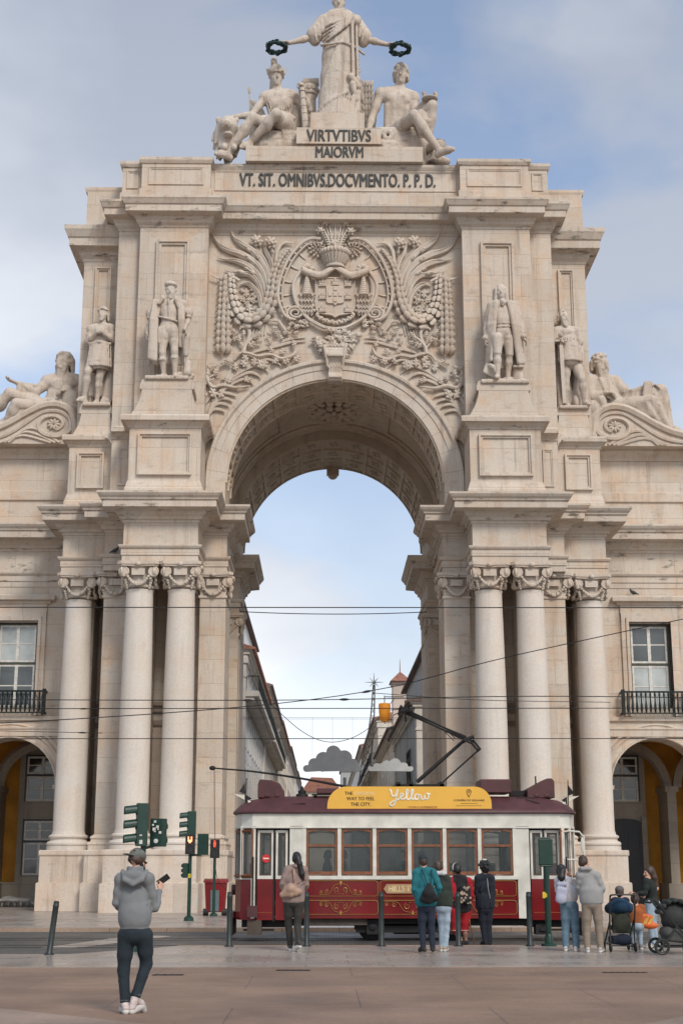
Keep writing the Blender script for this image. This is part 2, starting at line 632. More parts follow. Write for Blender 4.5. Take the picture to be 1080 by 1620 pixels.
M['plaza_pale'] = slab_mat('worn_pale_paving', (0.33, 0.245, 0.195), (0.31, 0.23, 0.18), 3.1, 2.6, 0.6, (0.13, 0.095, 0.078), 0.010, bump=0.25, wet=0.15, var=0.38)
bd = MB()
bd.prism([(-60, 26 - 6), (-4.9, 18.6), (-2.2, 16.2), (-1.0, 14.0), (-1.4, 13.0), (-60, 13.0)], -.0015, .002)
struct(bd, 'paving_band', M['plaza_pale'])
bd = MB()
bd.prism([(2.4, 15.4), (4.6, 18.4), (60, 19.0), (60, 13.0), (2.0, 13.0)], -.0015, .002)
struct(bd, 'paving_band', M['plaza_pale'])
bd = MB()
for y in (21.6, 24.1):
    bd.box(-160, 160, y, y + .022, -.0015, .0015)
struct(bd, 'paving_joint', M['earth'])

arch = empty('triumphal_arch', (0, 57, 0), 0,
             'monumental cream limestone triumphal arch with paired columns, carved coat of arms and dark lettering', 'arch')

def S(path, s):
    return path if s > 0 else [(-x, y) for x, y in reversed(path)]

def SX(s, a, b):
    return (a, b) if s > 0 else (-b, -a)

YB = 71.7
FRZ = [(4.5, YB), (4.5, 66.9), (5.4, 66.9), (5.4, 60.0), (4.45, 60.0), (4.45, 57.3), (5.45, 57.3), (5.45, 55.1),
       (8.4, 55.1), (8.4, 56.9), (9.4, 56.9), (9.4, 57.4), (11.2, 57.4), (11.2, 60.5)]
WAL = [(4.5, YB), (4.5, 66.9), (5.4, 66.9), (5.4, 60.0), (4.45, 60.0), (4.45, 57.3), (5.5, 57.3), (5.5, 57.9), (6.35, 57.9), (6.35, 59.4),
       (7.5, 59.4), (7.5, 57.9), (8.5, 57.9), (8.5, 57.3), (9.42, 57.3), (9.42, 60.4), (10.05, 60.4), (10.05, 58.9), (11.1, 58.9), (11.1, 61.5)]
for s in (1, -1):
    m = MB()
    poly = [(x, y) for x, y in S(FRZ, s)]
    poly = poly + ([(11.2, YB)] if s > 0 else [(-4.5, YB), (-11.2, YB)])
    if s < 0:
        poly = S(FRZ, s) + [(-11.2, YB)]
    m.prism(poly, 0.0, 2.3)
    m.sweep(S(FRZ, s), [(0.36, -0.12), (0.36, 1.04), (0.33, 1.07), (0.27, 1.09), (0.27, 2.08), (0.31, 2.10), (0.31, 2.27), (0.28, 2.297), (-0.05, 2.297)])
    m.build('plinth', M['plinth'], arch)
    m = MB()
    poly = S(WAL, s) + ([(11.1, YB)] if s > 0 else [(-11.1, YB)])
    if s < 0:
        poly = [(-11.1, YB)] + S(WAL, s)
    m.prism(poly, 2.3, 13.38)
    m.build('wall', M['ashlar'], arch)
    for (a, b, y) in ((6.36, 7.49, 59.39), (9.43, 10.04, 60.39)):
        m = MB()
        x0, x1 = SX(s, a, b)
        m.box(x0, x1, y - 0.12, y, 7.9, 8.15)
        m.box(x0, x1, y - 0.22, y, 8.15, 8.3)
        m.box(x0, x1, y - 0.08, y, 7.35, 7.55)
        m.build('string_course', M['dark_stone'], arch)
    for path in ([(4.5, YB), (4.5, 66.95)], [(4.45, 59.95), (4.45, 57.3), (5.5, 57.3), (5.5, 57.85)], [(8.5, 57.85), (8.5, 57.3), (9.42, 57.3), (9.42, 59)], [(10.05, 61), (10.05, 58.9), (11.1, 58.9)]):
        m = MB()
        m.sweep(S(path, s), [(0.0, 2.302), (0.2, 2.302), (0.2, 2.47), (0.23, 2.53), (0.2, 2.6), (0.12, 2.63), (0.1, 2.7), (0.14, 2.76), (0.12, 2.82), (0.03, 2.88), (0, 2.9)])
        m.build('pilaster_base', M['plinth'], arch)
        m = MB()
        m.sweep(S(path, s), [(0.0, 12.3), (0.05, 12.32), (0.06, 12.37), (0.05, 12.42), (0, 12.44)])
        m.build('pilaster_astragal', M['plinth'], arch)
    m = MB()
    poly = S(FRZ, s) + ([(11.2, YB)] if s > 0 else [])
    poly = poly if s > 0 else [(-11.2, YB)] + S(FRZ, s)
    m.prism(poly, 13.384, 16.04)
    m.build('frieze', M['ashlar_big'], arch)
    m = MB()
    EP = FRZ[:-1] + [(11.2, 60.4)]
    m.sweep(S(EP, s), [(-0.02, 13.381), (0.03, 13.381), (0.03, 13.62), (0.07, 13.63), (0.07, 13.88), (0.13, 13.91), (0.17, 13.98), (0.17, 14.03), (-0.02, 14.05)])
    m.build('architrave', M['ashlar'], arch)
    m = MB()
    m.sweep(S(EP, s), [(-0.02, 14.93), (0.05, 14.95), (0.06, 15.04), (0.16, 15.08), (0.17, 15.18), (0.30, 15.28), (0.33, 15.38), (0.74, 15.42), (0.76, 15.44),
                       (0.76, 15.70), (0.82, 15.72), (0.84, 15.78), (0.92, 15.86), (0.98, 15.95), (0.98, 16.03), (-0.02, 16.06)])
    m.build('cornice', M['cornice'], arch)

def volute(m, c, ax, up, r, depth, out):
    """spiral scroll: c centre, ax = horizontal direction in the scroll plane"""
    c, ax, up, out = Vector(c), Vector(ax), Vector((0, 0, 1)), Vector(out)
    pts, rad = [], []
    for i in range(26):
        a = 2 * PI * 2.1 * i / 25
        rr = r * (1 - 0.80 * i / 25)
        pts.append(c + ax * (rr * math.sin(a)) + up * (rr * math.cos(a)))
        rad.append(0.055 * (1 - 0.35 * i / 25))
    m.tube(pts, rad, 5)
    n = 14
    ring0 = [c - out * depth + ax * (r * 0.96 * math.cos(2 * PI * k / n)) + up * (r * 0.96 * math.sin(2 * PI * k / n)) for k in range(n)]
    ring1 = [p + out * (depth * 1.75) for p in ring0]
    m.add([tuple(p) for p in ring0 + ring1], [tuple(range(n)), tuple(range(2 * n - 1, n - 1, -1))] + [(i, n + i, n + (i + 1) % n, (i + 1) % n) for i in range(n)])

def capital(m, cx, cy, w=0.56, square=False):
    z0, z1 = 12.45, 13.38
    rng = random.Random(int(cx * 100) + 5)
    if square:
        m.box(cx - w + 0.03, cx + w - 0.03, cy - w + 0.03, cy + w - 0.03, z0, z1 - 0.2)
    else:
        m.lathe(cx, cy, [(w - 0.03, z0 - 0.1), (w + 0.06, z0 - 0.06), (w + 0.07, z0), (w - 0.02, z0 + 0.04), (w - 0.02, z0 + 0.35), (w + 0.06, z0 + 0.6), (w + 0.16, z0 + 0.74)], 20)
    ab = []
    for k in range(4):
        a = PI / 4 + k * PI / 2
        c0, c1 = a - 0.1, a + 0.1
        ab.append(((w + 0.30) * 1.28 * math.cos(c0), (w + 0.30) * 1.28 * math.sin(c0)))
        ab.append(((w + 0.30) * 1.28 * math.cos(c1), (w + 0.30) * 1.28 * math.sin(c1)))
        am = a + PI / 4
        ab.append(((w + 0.18) * math.cos(am), (w + 0.18) * math.sin(am)))
    m.prism([(cx + x, cy + y) for x, y in ab], z1 - 0.13, z1 - 0.004)
    m.prism([(cx + x * 0.95, cy + y * 0.95) for x, y in ab], z1 - 0.20, z1 - 0.13)
    for k in range(4):
        a = PI / 4 + k * PI / 2
        d = Vector((math.cos(a), math.sin(a), 0))
        t = Vector((-math.sin(a), math.cos(a), 0))
        for sgn in (-1, 1):
            fa = a + sgn * PI / 4
            nrm = Vector((math.cos(fa), math.sin(fa), 0))
            axx = Vector((-math.sin(fa), math.cos(fa), 0))
            c = Vector((cx, cy, z1 - 0.42)) + nrm * (w + 0.12) + axx * (-sgn) * (w + 0.05)
            volute(m, c, axx, None, 0.20, 0.055, nrm)
        for q in range(9):
            b = -2.4 + 0.6 * q
            m.ell(Vector((cx, cy, z1 - 0.44)) + d * (w * 1.42 + 0.05 * math.cos(b)) + Vector((0, 0, 0.24 * math.sin(b))) + t * (0.1 * math.cos(2 * b)), (0.05, 0.05, 0.075), None, 6, 4)
        for q in range(4):
            m.ell(Vector((cx, cy, z1 - 0.74 - 0.09 * q)) + d * (w * 1.32 - 0.03 * q), (0.085 - 0.012 * q, 0.085 - 0.012 * q, 0.075), None, 6, 4)
    for k in range(4):
        a = k * PI / 2
        nrm = Vector((math.cos(a), math.sin(a), 0))
        axx = Vector((-math.sin(a), math.cos(a), 0))
        c = Vector((cx, cy, 0)) + nrm * (w + 0.11)
        m.ell(c + nrm * 0.1 + Vector((0, 0, z1 - 0.13)), (0.12, 0.12, 0.10), None, 7, 5)
        for q in range(15):
            u = (q - 7) / 7
            zz = z1 - 0.50 - 0.42 * (1 - u * u)
            rr = 0.055 + 0.035 * (1 - abs(u))
            m.ell(c + axx * (u * 0.47) + Vector((0, 0, zz)) + nrm * rng.uniform(-0.02, 0.05), rr, None, 6, 4)
        m.obox(c + Vector((0, 0, z1 - 0.42)), (0.02 + abs(nrm.x) * 0.03 + abs(axx.x) * 0.5, 0.02 + abs(nrm.y) * 0.03 + abs(axx.y) * 0.5, 0.26))

def column(cx, cy):
    m = MB()
    r = 0.615
    m.lathe(cx, cy, [(0.84, 2.30), (0.84, 2.45), (0.80, 2.46), (0.84, 2.5), (0.85, 2.56), (0.81, 2.63), (0.74, 2.65), (0.70, 2.70), (0.72, 2.76), (0.77, 2.79), (0.77, 2.85),
                     (0.71, 2.89), (0.66, 2.91), (0.65, 2.97), (r, 3.08), (r, 5.5), (0.60, 7.8), (0.565, 10.3), (0.53, 12.1), (0.53, 12.2), (0.56, 12.3)], 32)
    o = m.build('column', M['shaft'], arch, smooth=35)
    k = MB()
    capital(k, cx, cy, 0.53)
    k.build('capital', M['carved'], o, smooth=40)

for s in (1, -1):
    for cx, cy in ((6.1, 55.72), (7.76, 55.72), (10.55, 58.05)):
        column(s * cx, cy)
    for cx, cy in ((4.98, 57.83), (8.95, 57.83), (5.04, 67.5)):
        k = MB()
        capital(k, s * cx, cy, 0.53, True)
        k.build('pilaster_capital', M['carved'], arch, smooth=40)
    k = MB()
    x0, x1 = SX(s, 4.47, 4.6)
    k.box(x0, x1, 67.6, 68.9, 2.9, 12.3)
    k.build('passage_pilaster', M['ashlar'], arch)

CZ, RI, RO = 17.35, 4.6, 5.42

def arc(r, n=48, a0=0.0, a1=PI):
    return [(r * math.cos(a0 + (a1 - a0) * i / n), CZ + r * math.sin(a0 + (a1 - a0) * i / n)) for i in range(n + 1)]

def ray_box(a, xh=5.5, zt=28.85):
    c, s_ = math.cos(a), math.sin(a)
    t = 1e9
    if abs(c) > 1e-9:
        t = min(t, xh / abs(c))
    if s_ > 1e-9:
        t = min(t, (zt - CZ) / s_)
    return (t * c, CZ + t * s_)

m = MB()
corner = math.atan2(28.85 - CZ, 5.5)
angs = sorted([PI * i / 60 for i in range(61)] + [corner, PI - corner])
inn = [(RI * math.cos(a), CZ + RI * math.sin(a)) for a in angs]
out = [ray_box(a) for a in angs]
n = len(angs)
for y, flip in ((57.8, 0), (59.9, 1)):
    vs = [(x, y, z) for x, z in inn] + [(x, y, z) for x, z in out]
    fs = [(i, n + i, n + i + 1, i + 1) for i in range(n - 1)]
    m.add(vs, fs if not flip else [f[::-1] for f in fs])
for s in (1, -1):
    x0, x1 = SX(s, 4.63, 5.5)
    m.box(x0, x1, 57.8, 59.9, 16.06, CZ)
m.build('spandrel', M['ashlar_big'], arch)

m = MB()
prof = [(4.6, 57.82), (4.6, 57.72), (4.98, 57.70), (5.0, 57.66), (5.22, 57.64), (5.24, 57.60), (5.30, 57.53), (5.40, 57.52), (5.45, 57.58), (5.46, 57.82)]
ring = [(0, 1, 16.06)] + [(math.cos(PI * i / 64), 0, math.sin(PI * i / 64)) for i in range(65)] + [(0, -1, 16.06)]
vs, k = [], len(prof)
for i, (c, t, q) in enumerate(ring):
    for r, y in prof:
        if t:
            vs.append((t * r, y, q))
        else:
            vs.append((r * c, y, CZ + r * q))
fs = [(i * k + j, i * k + j + 1, (i + 1) * k + j + 1, (i + 1) * k + j) for i in range(len(ring) - 1) for j in range(k - 1)]
m.add(vs, fs)
m.build('archivolt', M['voussoir'], arch, smooth=30)

m = MB()

def barrel(m, r, y0, y1, n=48, z_down=16.06):
    pts = [(r, z_down)] + arc(r, n) + [(-r, z_down)]
    vs = [(x, y0, z) for x, z in pts] + [(x, y1, z) for x, z in pts]
    k = len(pts)
    m.add(vs, [(i, i + 1, k + i + 1, k + i) for i in range(k - 1)])

def annulus(m, r0, r1, y, n=48):
    a, b = arc(r0, n), arc(r1, n)
    vs = [(x, y, z) for x, z in a] + [(x, y, z) for x, z in b]
    m.add(vs, [(i, i + 1, n + 2 + i, n + 1 + i) for i in range(n)])

barrel(m, RI, 57.815, 60.6)
annulus(m, RI, 5.15, 60.6)
barrel(m, 5.15, 60.6, 66.5)
annulus(m, RI, 5.15, 66.5)
barrel(m, RI, 66.5, 71.7)
annulus(m, RI, 11.5, 71.7)
for s in (1, -1):
    for y0, y1 in ((59.92, 60.6), (66.5, 66.56)):
        x0, x1 = SX(s, 4.64, 5.49)
        m.box(x0, x1, y0, y1, 16.07, 17.36)
m.build('vault', M['vault'], arch, smooth=30)

for (ya, yb, rows) in ((57.85, 60.55, 2), (66.55, 71.65, 3)):
    m = MB()
    for j in range(rows + 1):
        yy = ya + (yb - ya) * j / rows
        m.tube([(x, yy, z) for x, z in arc(RI - 0.02, 40)], 0.075, 5, flat=(Vector((0, 1, 0)), 1.0))
    for i in range(1, 13):
        a = PI * i / 13
        c, q = math.cos(a), math.sin(a)
        rot = roty(-a)
        m.obox((c * (RI - 0.02), (ya + yb) / 2, CZ + q * (RI - 0.02)), (0.10, yb - ya, 0.15), rot)
    for i in range(13):
        a = PI * (i + 0.5) / 13
        c, q = math.cos(a), math.sin(a)
        rot = roty(-a)
        for j in range(rows):
            yy = ya + (yb - ya) * (j + 0.5) / rows
            m.obox((c * (RI - 0.01), yy, CZ + q * (RI - 0.01)), (0.03, (yb - ya) / rows * 0.60, 0.62), rot)
            for g in range(4):
                ga = g * PI / 2 + 0.5
                off = rot @ Vector((0, math.cos(ga) * 0.26, math.sin(ga) * 0.16))
                m.ell(Vector((c * (RI - 0.06), yy, CZ + q * (RI - 0.06))) + off, (0.04, 0.14, 0.10), rot, 6, 4)
    m.build('coffer_rib', M['vault'], arch)
m = MB()
for yy in (60.75, 61.3, 65.8, 66.35):
    m.tube([(x, yy, z) for x, z in arc(5.1, 48)], 0.13, 6)
for s in (1, -1):
    for yy in (62.1, 65.0):
        m.tube([(s * 5.1 * math.cos(a), yy, CZ + 5.1 * math.sin(a)) for a in np.linspace(0.25, 1.05, 14)], 0.06, 5)
    for a in (0.25, 1.05):
        m.tube([(s * 5.1 * math.cos(a), yy, CZ + 5.1 * math.sin(a)) for yy in (62.1, 65.0)], 0.06, 5)
m.build('vault_band', M['vault'], arch, smooth=40)
m = MB()
rc = Vector((0, 63.55, CZ + 5.13))
for rr, th in ((1.75, 0.10), (1.62, 0.05)):
    m.tube([rc + Vector((rr * math.cos(2 * PI * i / 40), rr * 1.05 * math.sin(2 * PI * i / 40), -0.07 - 0.14 * 0)) for i in range(41)], th, 6)
for ringi, (nn, r0, ln, wd, dz) in enumerate(((18, 1.22, 0.36, 0.20, 0.10), (12, 0.78, 0.34, 0.19, 0.20), (8, 0.36, 0.26, 0.15, 0.3))):
    for i in range(nn):
        a = 2 * PI * (i + 0.5 * ringi) / nn
        m.ell(rc + Vector((r0 * math.cos(a), r0 * math.sin(a), -dz)), (ln, wd, 0.12), rotz(a), 7, 5)
m.ell(rc + Vector((0, 0, -0.42)), 0.2, None, 8, 6)
m.build('ceiling_rosette', M['vault'], arch, smooth=50)
m = MB()
m.box(-0.32, 0.32, 71.3, 71.9, 21.55, 22.2)
m.ell((0, 71.6, 21.5), (0.27, 0.3, 0.22), None, 10, 6)
m.build('rear_keystone', M['vault'], arch)

def frame(m, x0, x1, z0, z1, y, w=0.14, d=0.06):
    """raised moulded frame on a face that looks to -Y"""
    for (p, dd) in ((0.0, d), (w * 0.45, d * 0.55)):
        a0, a1, b0, b1, ww = x0 + p, x1 - p, z0 + p, z1 - p, w * 0.45
        m.box(a0, a1, y - dd, y + 0.05, b1 - ww, b1)
        m.box(a0, a1, y - dd, y + 0.05, b0, b0 + ww)
        m.box(a0, a0 + ww, y - dd, y + 0.05, b0 + ww, b1 - ww)
        m.box(a1 - ww, a1, y - dd, y + 0.05, b0 + ww, b1 - ww)

PED = [(5.5, 57.6), (5.45, 55.35), (8.35, 55.35), (8.35, 56.95), (9.3, 56.95), (9.3, 57.5), (11.15, 57.5), (11.15, 60.6)]
PED[0] = (5.45, 57.8)
for s in (1, -1):
    m = MB()
    poly = S(PED, s)
    poly = poly + [(11.15, YB), (5.45, YB)] if s > 0 else [(-5.45, YB), (-11.15, YB)] + poly
    m.prism(poly, 16.06, 19.30)
    for (a, b, y, zt) in ((5.45, 8.35, 55.35, 18.95), (9.3, 11.15, 57.5, 18.75)):
        x0, x1 = SX(s, a, b)
        frame(m, x0 + 0.36, x1 - 0.36, 16.98, zt - 0.2, y, 0.18, 0.14)
    x0, x1 = SX(s, 8.35, 9.3)
    frame(m, x0 + 0.3, x1 - 0.2, 16.98, 18.6, 56.95, 0.12, 0.06)
    m.build('pedestal', M['ashlar_big'], arch)
    m = MB()
    m.sweep(S(PED, s), [(-0.02, 16.062), (0.12, 16.062), (0.12, 16.42), (0.10, 16.45), (0.02, 16.75), (-0.02, 16.76)])
    m.build('pedestal_base', M['ashlar_big'], arch)
    m = MB()
    m.sweep(S(PED[:4] + [(9.3, 56.95)], s), [(-0.02, 18.95), (0.04, 18.97), (0.06, 19.05), (0.16, 19.15), (0.2, 19.2), (0.34, 19.22), (0.35, 19.4), (0.30, 19.47), (-0.02, 19.5)])
    m.sweep(S(PED[4:], s), [(-0.02, 18.78), (0.04, 18.8), (0.06, 18.88), (0.14, 18.97), (0.18, 19.02), (0.28, 19.04), (0.29, 19.2), (0.26, 19.27), (-0.02, 19.305)])
    m.build('pedestal_cap', M['cornice'], arch)

    for (cx, y0, y1, wt, wb, z0, z1) in ((6.93, 55.45, 57.05, 1.03, 1.52, 19.5, 20.95), (10.15, 57.5, 58.6, 0.62, 0.98, 19.3, 20.55)):
        m = MB()
        sec = []
        for i in range(9):
            t = i / 8
            sec.append((wb + (wt - wb) * math.sin(t * PI / 2), z0 + (z1 - z0 - 0.2) * t))
        rings = [(w_, z) for w_, z in sec] + [(wt + 0.08, z1 - 0.2), (wt + 0.08, z1 - 0.02), (wt, z1 + 0.22)]
        vs = []
        for w_, z in rings:
            dy = (w_ - wt) * 0.15
            yf = y0 + 0.22 - dy
            vs += [(s * cx - w_, yf, z), (s * cx + w_, yf, z), (s * cx + w_, y1, z), (s * cx - w_, y1, z)]
        fs = [(4 * i + j, 4 * i + (j + 1) % 4, 4 * (i + 1) + (j + 1) % 4, 4 * (i + 1) + j) for i in range(len(rings) - 1) for j in range(4)]
        fs.append(tuple(4 * (len(rings) - 1) + j for j in range(4)))
        m.add(vs, fs)
        m.build('statue_plinth', M['ashlar_big'], arch)

ATT = [(0.0, 57.8), (5.5, 57.8), (5.5, 57.05), (8.45, 57.05), (8.45, 57.45), (9.42, 57.45), (9.42, 58.5)]
ATC = [(5.5, 57.8)] + ATT[2:]
for s in (1, -1):
    m = MB()
    poly = ATC + [(9.42, YB), (5.5, YB)]
    m.prism(poly if s > 0 else [(-x, y) for x, y in reversed(poly)], 19.3, 28.86)
    x0, x1 = SX(s, 6.28, 7.72)
    frame(m, x0, x1, 20.9, 28.0, 57.05, 0.24, 0.15)
    m.build('attic_pier', M['ashlar'], arch)
    m = MB()
    poly = [(9.42, 58.5), (11.07, 58.5), (11.07, YB), (9.42, YB)]
    m.prism(poly if s > 0 else [(-x, y) for x, y in reversed(poly)], 19.3, 31.0)
    x0, x1 = SX(s, 9.85, 10.55)
    frame(m, x0, x1, 20.5, 27.35, 58.5, 0.16, 0.13)
    m.build('attic_wing', M['ashlar'], arch)
    m = MB()
    AP = ATC + [(9.42, 62.0)]
    m.sweep(S(AP, s), [(-0.02, 28.6), (0.03, 28.62), (0.05, 28.7), (0.16, 28.8), (0.18, 28.9), (0.24, 28.98), (0.26, 29.06), (0.58, 29.12), (0.60, 29.14), (0.60, 29.42), (0.66, 29.46), (0.74, 29.62), (0.78, 29.68), (0.78, 29.78), (-0.02, 29.82)])
    OP = [(9.44, 58.5), (11.07, 58.5), (11.07, YB)]
    m.sweep(S(OP, s), [(-0.02, 27.62), (0.03, 27.64), (0.05, 27.75), (0.18, 27.88), (0.20, 28.0), (0.26, 28.06), (0.58, 28.14), (0.60, 28.16), (0.60, 28.5), (0.66, 28.55), (0.76, 28.78), (0.80, 28.86), (0.80, 29.05), (-0.02, 29.1)])
    m.build('attic_cornice', M['cornice'], arch)
    m = MB()
    poly = [(9.2, 58.62), (11.05, 58.62), (11.05, YB), (9.2, YB)]
    m.prism(poly if s > 0 else [(-x, y) for x, y in reversed(poly)], 29.1, 31.05)
    m.sweep(S([(9.2, 58.62), (11.05, 58.62), (11.05, YB)], s), [(-0.02, 30.98), (0.1, 31.0), (0.14, 31.12), (0.14, 31.24), (-0.02, 31.28)])
    x0, x1 = SX(s, 9.45, 10.75)
    frame(m, x0, x1, 29.6, 30.7, 58.62, 0.1, 0.05)
    m.build('low_block', M['ashlar'], arch)
m = MB()
m.sweep([(-5.5, 57.8), (5.5, 57.8)], [(-0.02, 28.6), (0.03, 28.62), (0.05, 28.7), (0.16, 28.8), (0.18, 28.9), (0.24, 28.98), (0.26, 29.06), (0.58, 29.12), (0.60, 29.14), (0.60, 29.42), (0.66, 29.46), (0.74, 29.62), (0.78, 29.68), (0.78, 29.778), (-0.02, 29.818)])
m.build('attic_cornice', M['cornice'], arch)
m = MB()
m.box(-5.5, 5.5, 58.3, YB, 28.0, 29.79)
BLK = [(-9.35, YB), (-9.35, 57.25), (-8.45, 57.25), (-8.45, 56.85), (-5.45, 56.85), (-5.45, 57.3), (5.45, 57.3), (5.45, 56.85), (8.45, 56.85), (8.45, 57.25), (9.35, 57.25), (9.35, YB)]
m.prism(BLK, 29.8, 31.62)
m.sweep(BLK, [(-0.02, 29.79), (0.07, 29.79), (0.07, 30.32), (0.03, 30.36), (-0.02, 30.37)])
for s in (1, -1):
    x0, x1 = SX(s, 5.45, 8.45)
    frame(m, x0 + 0.3, x1 - 0.3, 30.55, 31.4, 56.85, 0.12, 0.05)
    x0, x1 = SX(s, 8.45, 9.35)
    frame(m, x0 + 0.2, x1 - 0.2, 30.55, 31.4, 57.25, 0.1, 0.05)
frame(m, -5.3, 5.3, 30.5, 31.5, 57.3, 0.1, 0.04)
m.build('blocking_course', M['ashlar'], arch)
m = MB()
for s in (1, -1):
    m.sweep(S([(5.45, 57.3), (5.45, 56.85), (8.45, 56.85), (8.45, 57.25), (9.35, 57.25), (9.35, YB)], s),
            [(-0.02, 31.55), (0.05, 31.57), (0.1, 31.66), (0.12, 31.7), (0.12, 31.83), (-0.02, 31.88)])
m.sweep([(-5.45, 57.3), (5.45, 57.3)], [(-0.02, 31.5), (0.04, 31.52), (0.08, 31.6), (0.1, 31.64), (0.1, 31.76), (-0.02, 31.8)])
m.build('coping', M['cornice'], arch)
m = MB()
m.box(-9.3, 9.3, 57.4, 71.6, 31.5, 31.78)
m.build('attic_roof', M['dark_stone'], arch)

m = MB()
m.box(-3.95, 3.85, 56.95, 60.2, 31.78, 32.5)
m.box(-1.72, 2.0, 56.85, 60.0, 32.58, 33.36)
m.box(-1.72, 2.0, 57.0, 60.0, 32.4, 32.58)
m.box(-1.1, 1.28, 56.95, 59.6, 33.36, 34.15)
m.build('group_pedestal', M['ashlar'], arch)
lettering('inscription', 'VT. SIT. OMNIBVS.DOCVMENTO. P. P. D.', M['letter'], arch, (0.08, 57.275, 30.72), 0.62, 8.6, 0.03, 0.03)
lettering('inscription', 'VIRTVTIBVS', M['letter'], arch, (0.13, 56.84, 32.68), 0.56, 2.82, 0.03, 0.03)
lettering('inscription', 'MAIORVM', M['letter'], arch, (0.16, 56.94, 31.95), 0.52, 2.08, 0.03, 0.03)

def wall_pt(px, py, d=0.0, s=1):
    return (s * (px - 530) * (0.02897 - 3.15e-6 * py), 57.8 - d, 3.2637e-6 * py * py - 0.03252 * py + 40.276)

def dr(cx, cy):
    return (580 + cx / 5.5875, 350 + cy / 5.5875)

def dm(cx, cy):
    return (430 + (cx - 9 if cx > 523 else cx - 9) / 5.143, 330 + cy / 5.143)

YAX = Vector((0, 1, 0))

def rtube(m, pts, sheet, s, w, d=0.06, n=18, flat=0.7, sides=6):
    """carved strand; w = radius or list of radii (metres) spread along it"""
    c = bez([sheet(*p) for p in pts], n)
    w = [w] if isinstance(w, (int, float)) else w
    rad = [float(np.interp(i / n, np.linspace(0, 1, len(w)), w)) for i in range(n + 1)]
    m.tube([wall_pt(a, b, d, s) for a, b in c], rad, sides, flat=(YAX, flat))

def rleaf(m, x, z, d, ang, L, W, th=0.05, s=1):
    m.ell((x, 57.8 - d, z), (L / 2, th, W / 2), roty(-ang), 8, 5)

def oak_leaf(m, p, ang, L, d, s, rng):
    x, y, z = p
    a = ang if s > 0 else PI - ang
    rleaf(m, x, z, d, a, L, L * 0.34, 0.05)
    for q, (t, o) in enumerate(((-0.2, 1), (-0.2, -1), (0.12, 1), (0.12, -1))):
        ca, sa = math.cos(a), math.sin(a)
        lx, lz = t * L, o * L * 0.17
        rleaf(m, x + lx * ca - lz * sa, z + lx * sa + lz * ca, d, a + o * 0.8, L * 0.36, L * 0.24, 0.05)
    m.tube([(x - math.cos(a) * L * 0.45, 57.8 - d - 0.05, z - math.sin(a) * L * 0.45), (x + math.cos(a) * L * 0.45, 57.8 - d - 0.05, z + math.sin(a) * L * 0.45)], 0.018, 4)

def bloom(m, x, z, d, r, rng, petals=7):
    m.ell((x, 57.8 - d - r * 0.35, z), r * 0.52, None, 8, 6)
    for lay, (k, rr, pr) in enumerate(((petals, 0.72, 0.40), (petals - 2, 0.40, 0.34))):
        for i in range(k):
            a = 2 * PI * (i + 0.5 * lay) / k + rng.uniform(-0.15, 0.15)
            m.ell((x + math.cos(a) * r * rr, 57.8 - d - r * (0.12 + 0.36 * lay), z + math.sin(a) * r * rr), (r * pr, r * 0.26, r * pr * 0.8), roty(-a), 7, 5)

def rgarland(m, pts, sheet, s, w, n=60):
    c = bez([sheet(*p) for p in pts], 200)
    P_ = [Vector(wall_pt(a, b, 0, s)) for a, b in c]
    acc, nxt = 0.0, 0.0
    total = sum((P_[i + 1] - P_[i]).length for i in range(200))
    for i in range(200):
        L = (P_[i + 1] - P_[i]).length
        ww = float(np.interp(acc / total, np.linspace(0, 1, len(w)), w))
        if acc >= nxt:
            t = (P_[i + 1] - P_[i]).normalized()
            ang = math.atan2(t.z, t.x)
            nx, nz = -t.z, t.x
            for o in (-1, 0, 1):
                d = 0.10 + (0.12 if o == 0 else 0.0) + ww * 0.3
                rl = ww * 1.5
                x, z = P_[i].x + nx * o * ww * 0.62, P_[i].z + nz * o * ww * 0.62
                rot = roty(-(ang + o * -0.22)) @ rotz(0.30)
                m.ell((x, 57.8 - d, z), (rl / 2, 0.075, ww * 0.40), rot, 7, 5)
                if o:
                    m.ell((x + nx * o * ww * 0.35, 57.8 - d + 0.05, z + nz * o * ww * 0.35), (rl * 0.3, 0.05, ww * 0.16), roty(-(ang - o * 0.5)), 6, 4)
            nxt = acc + ww * 1.02
        acc += L

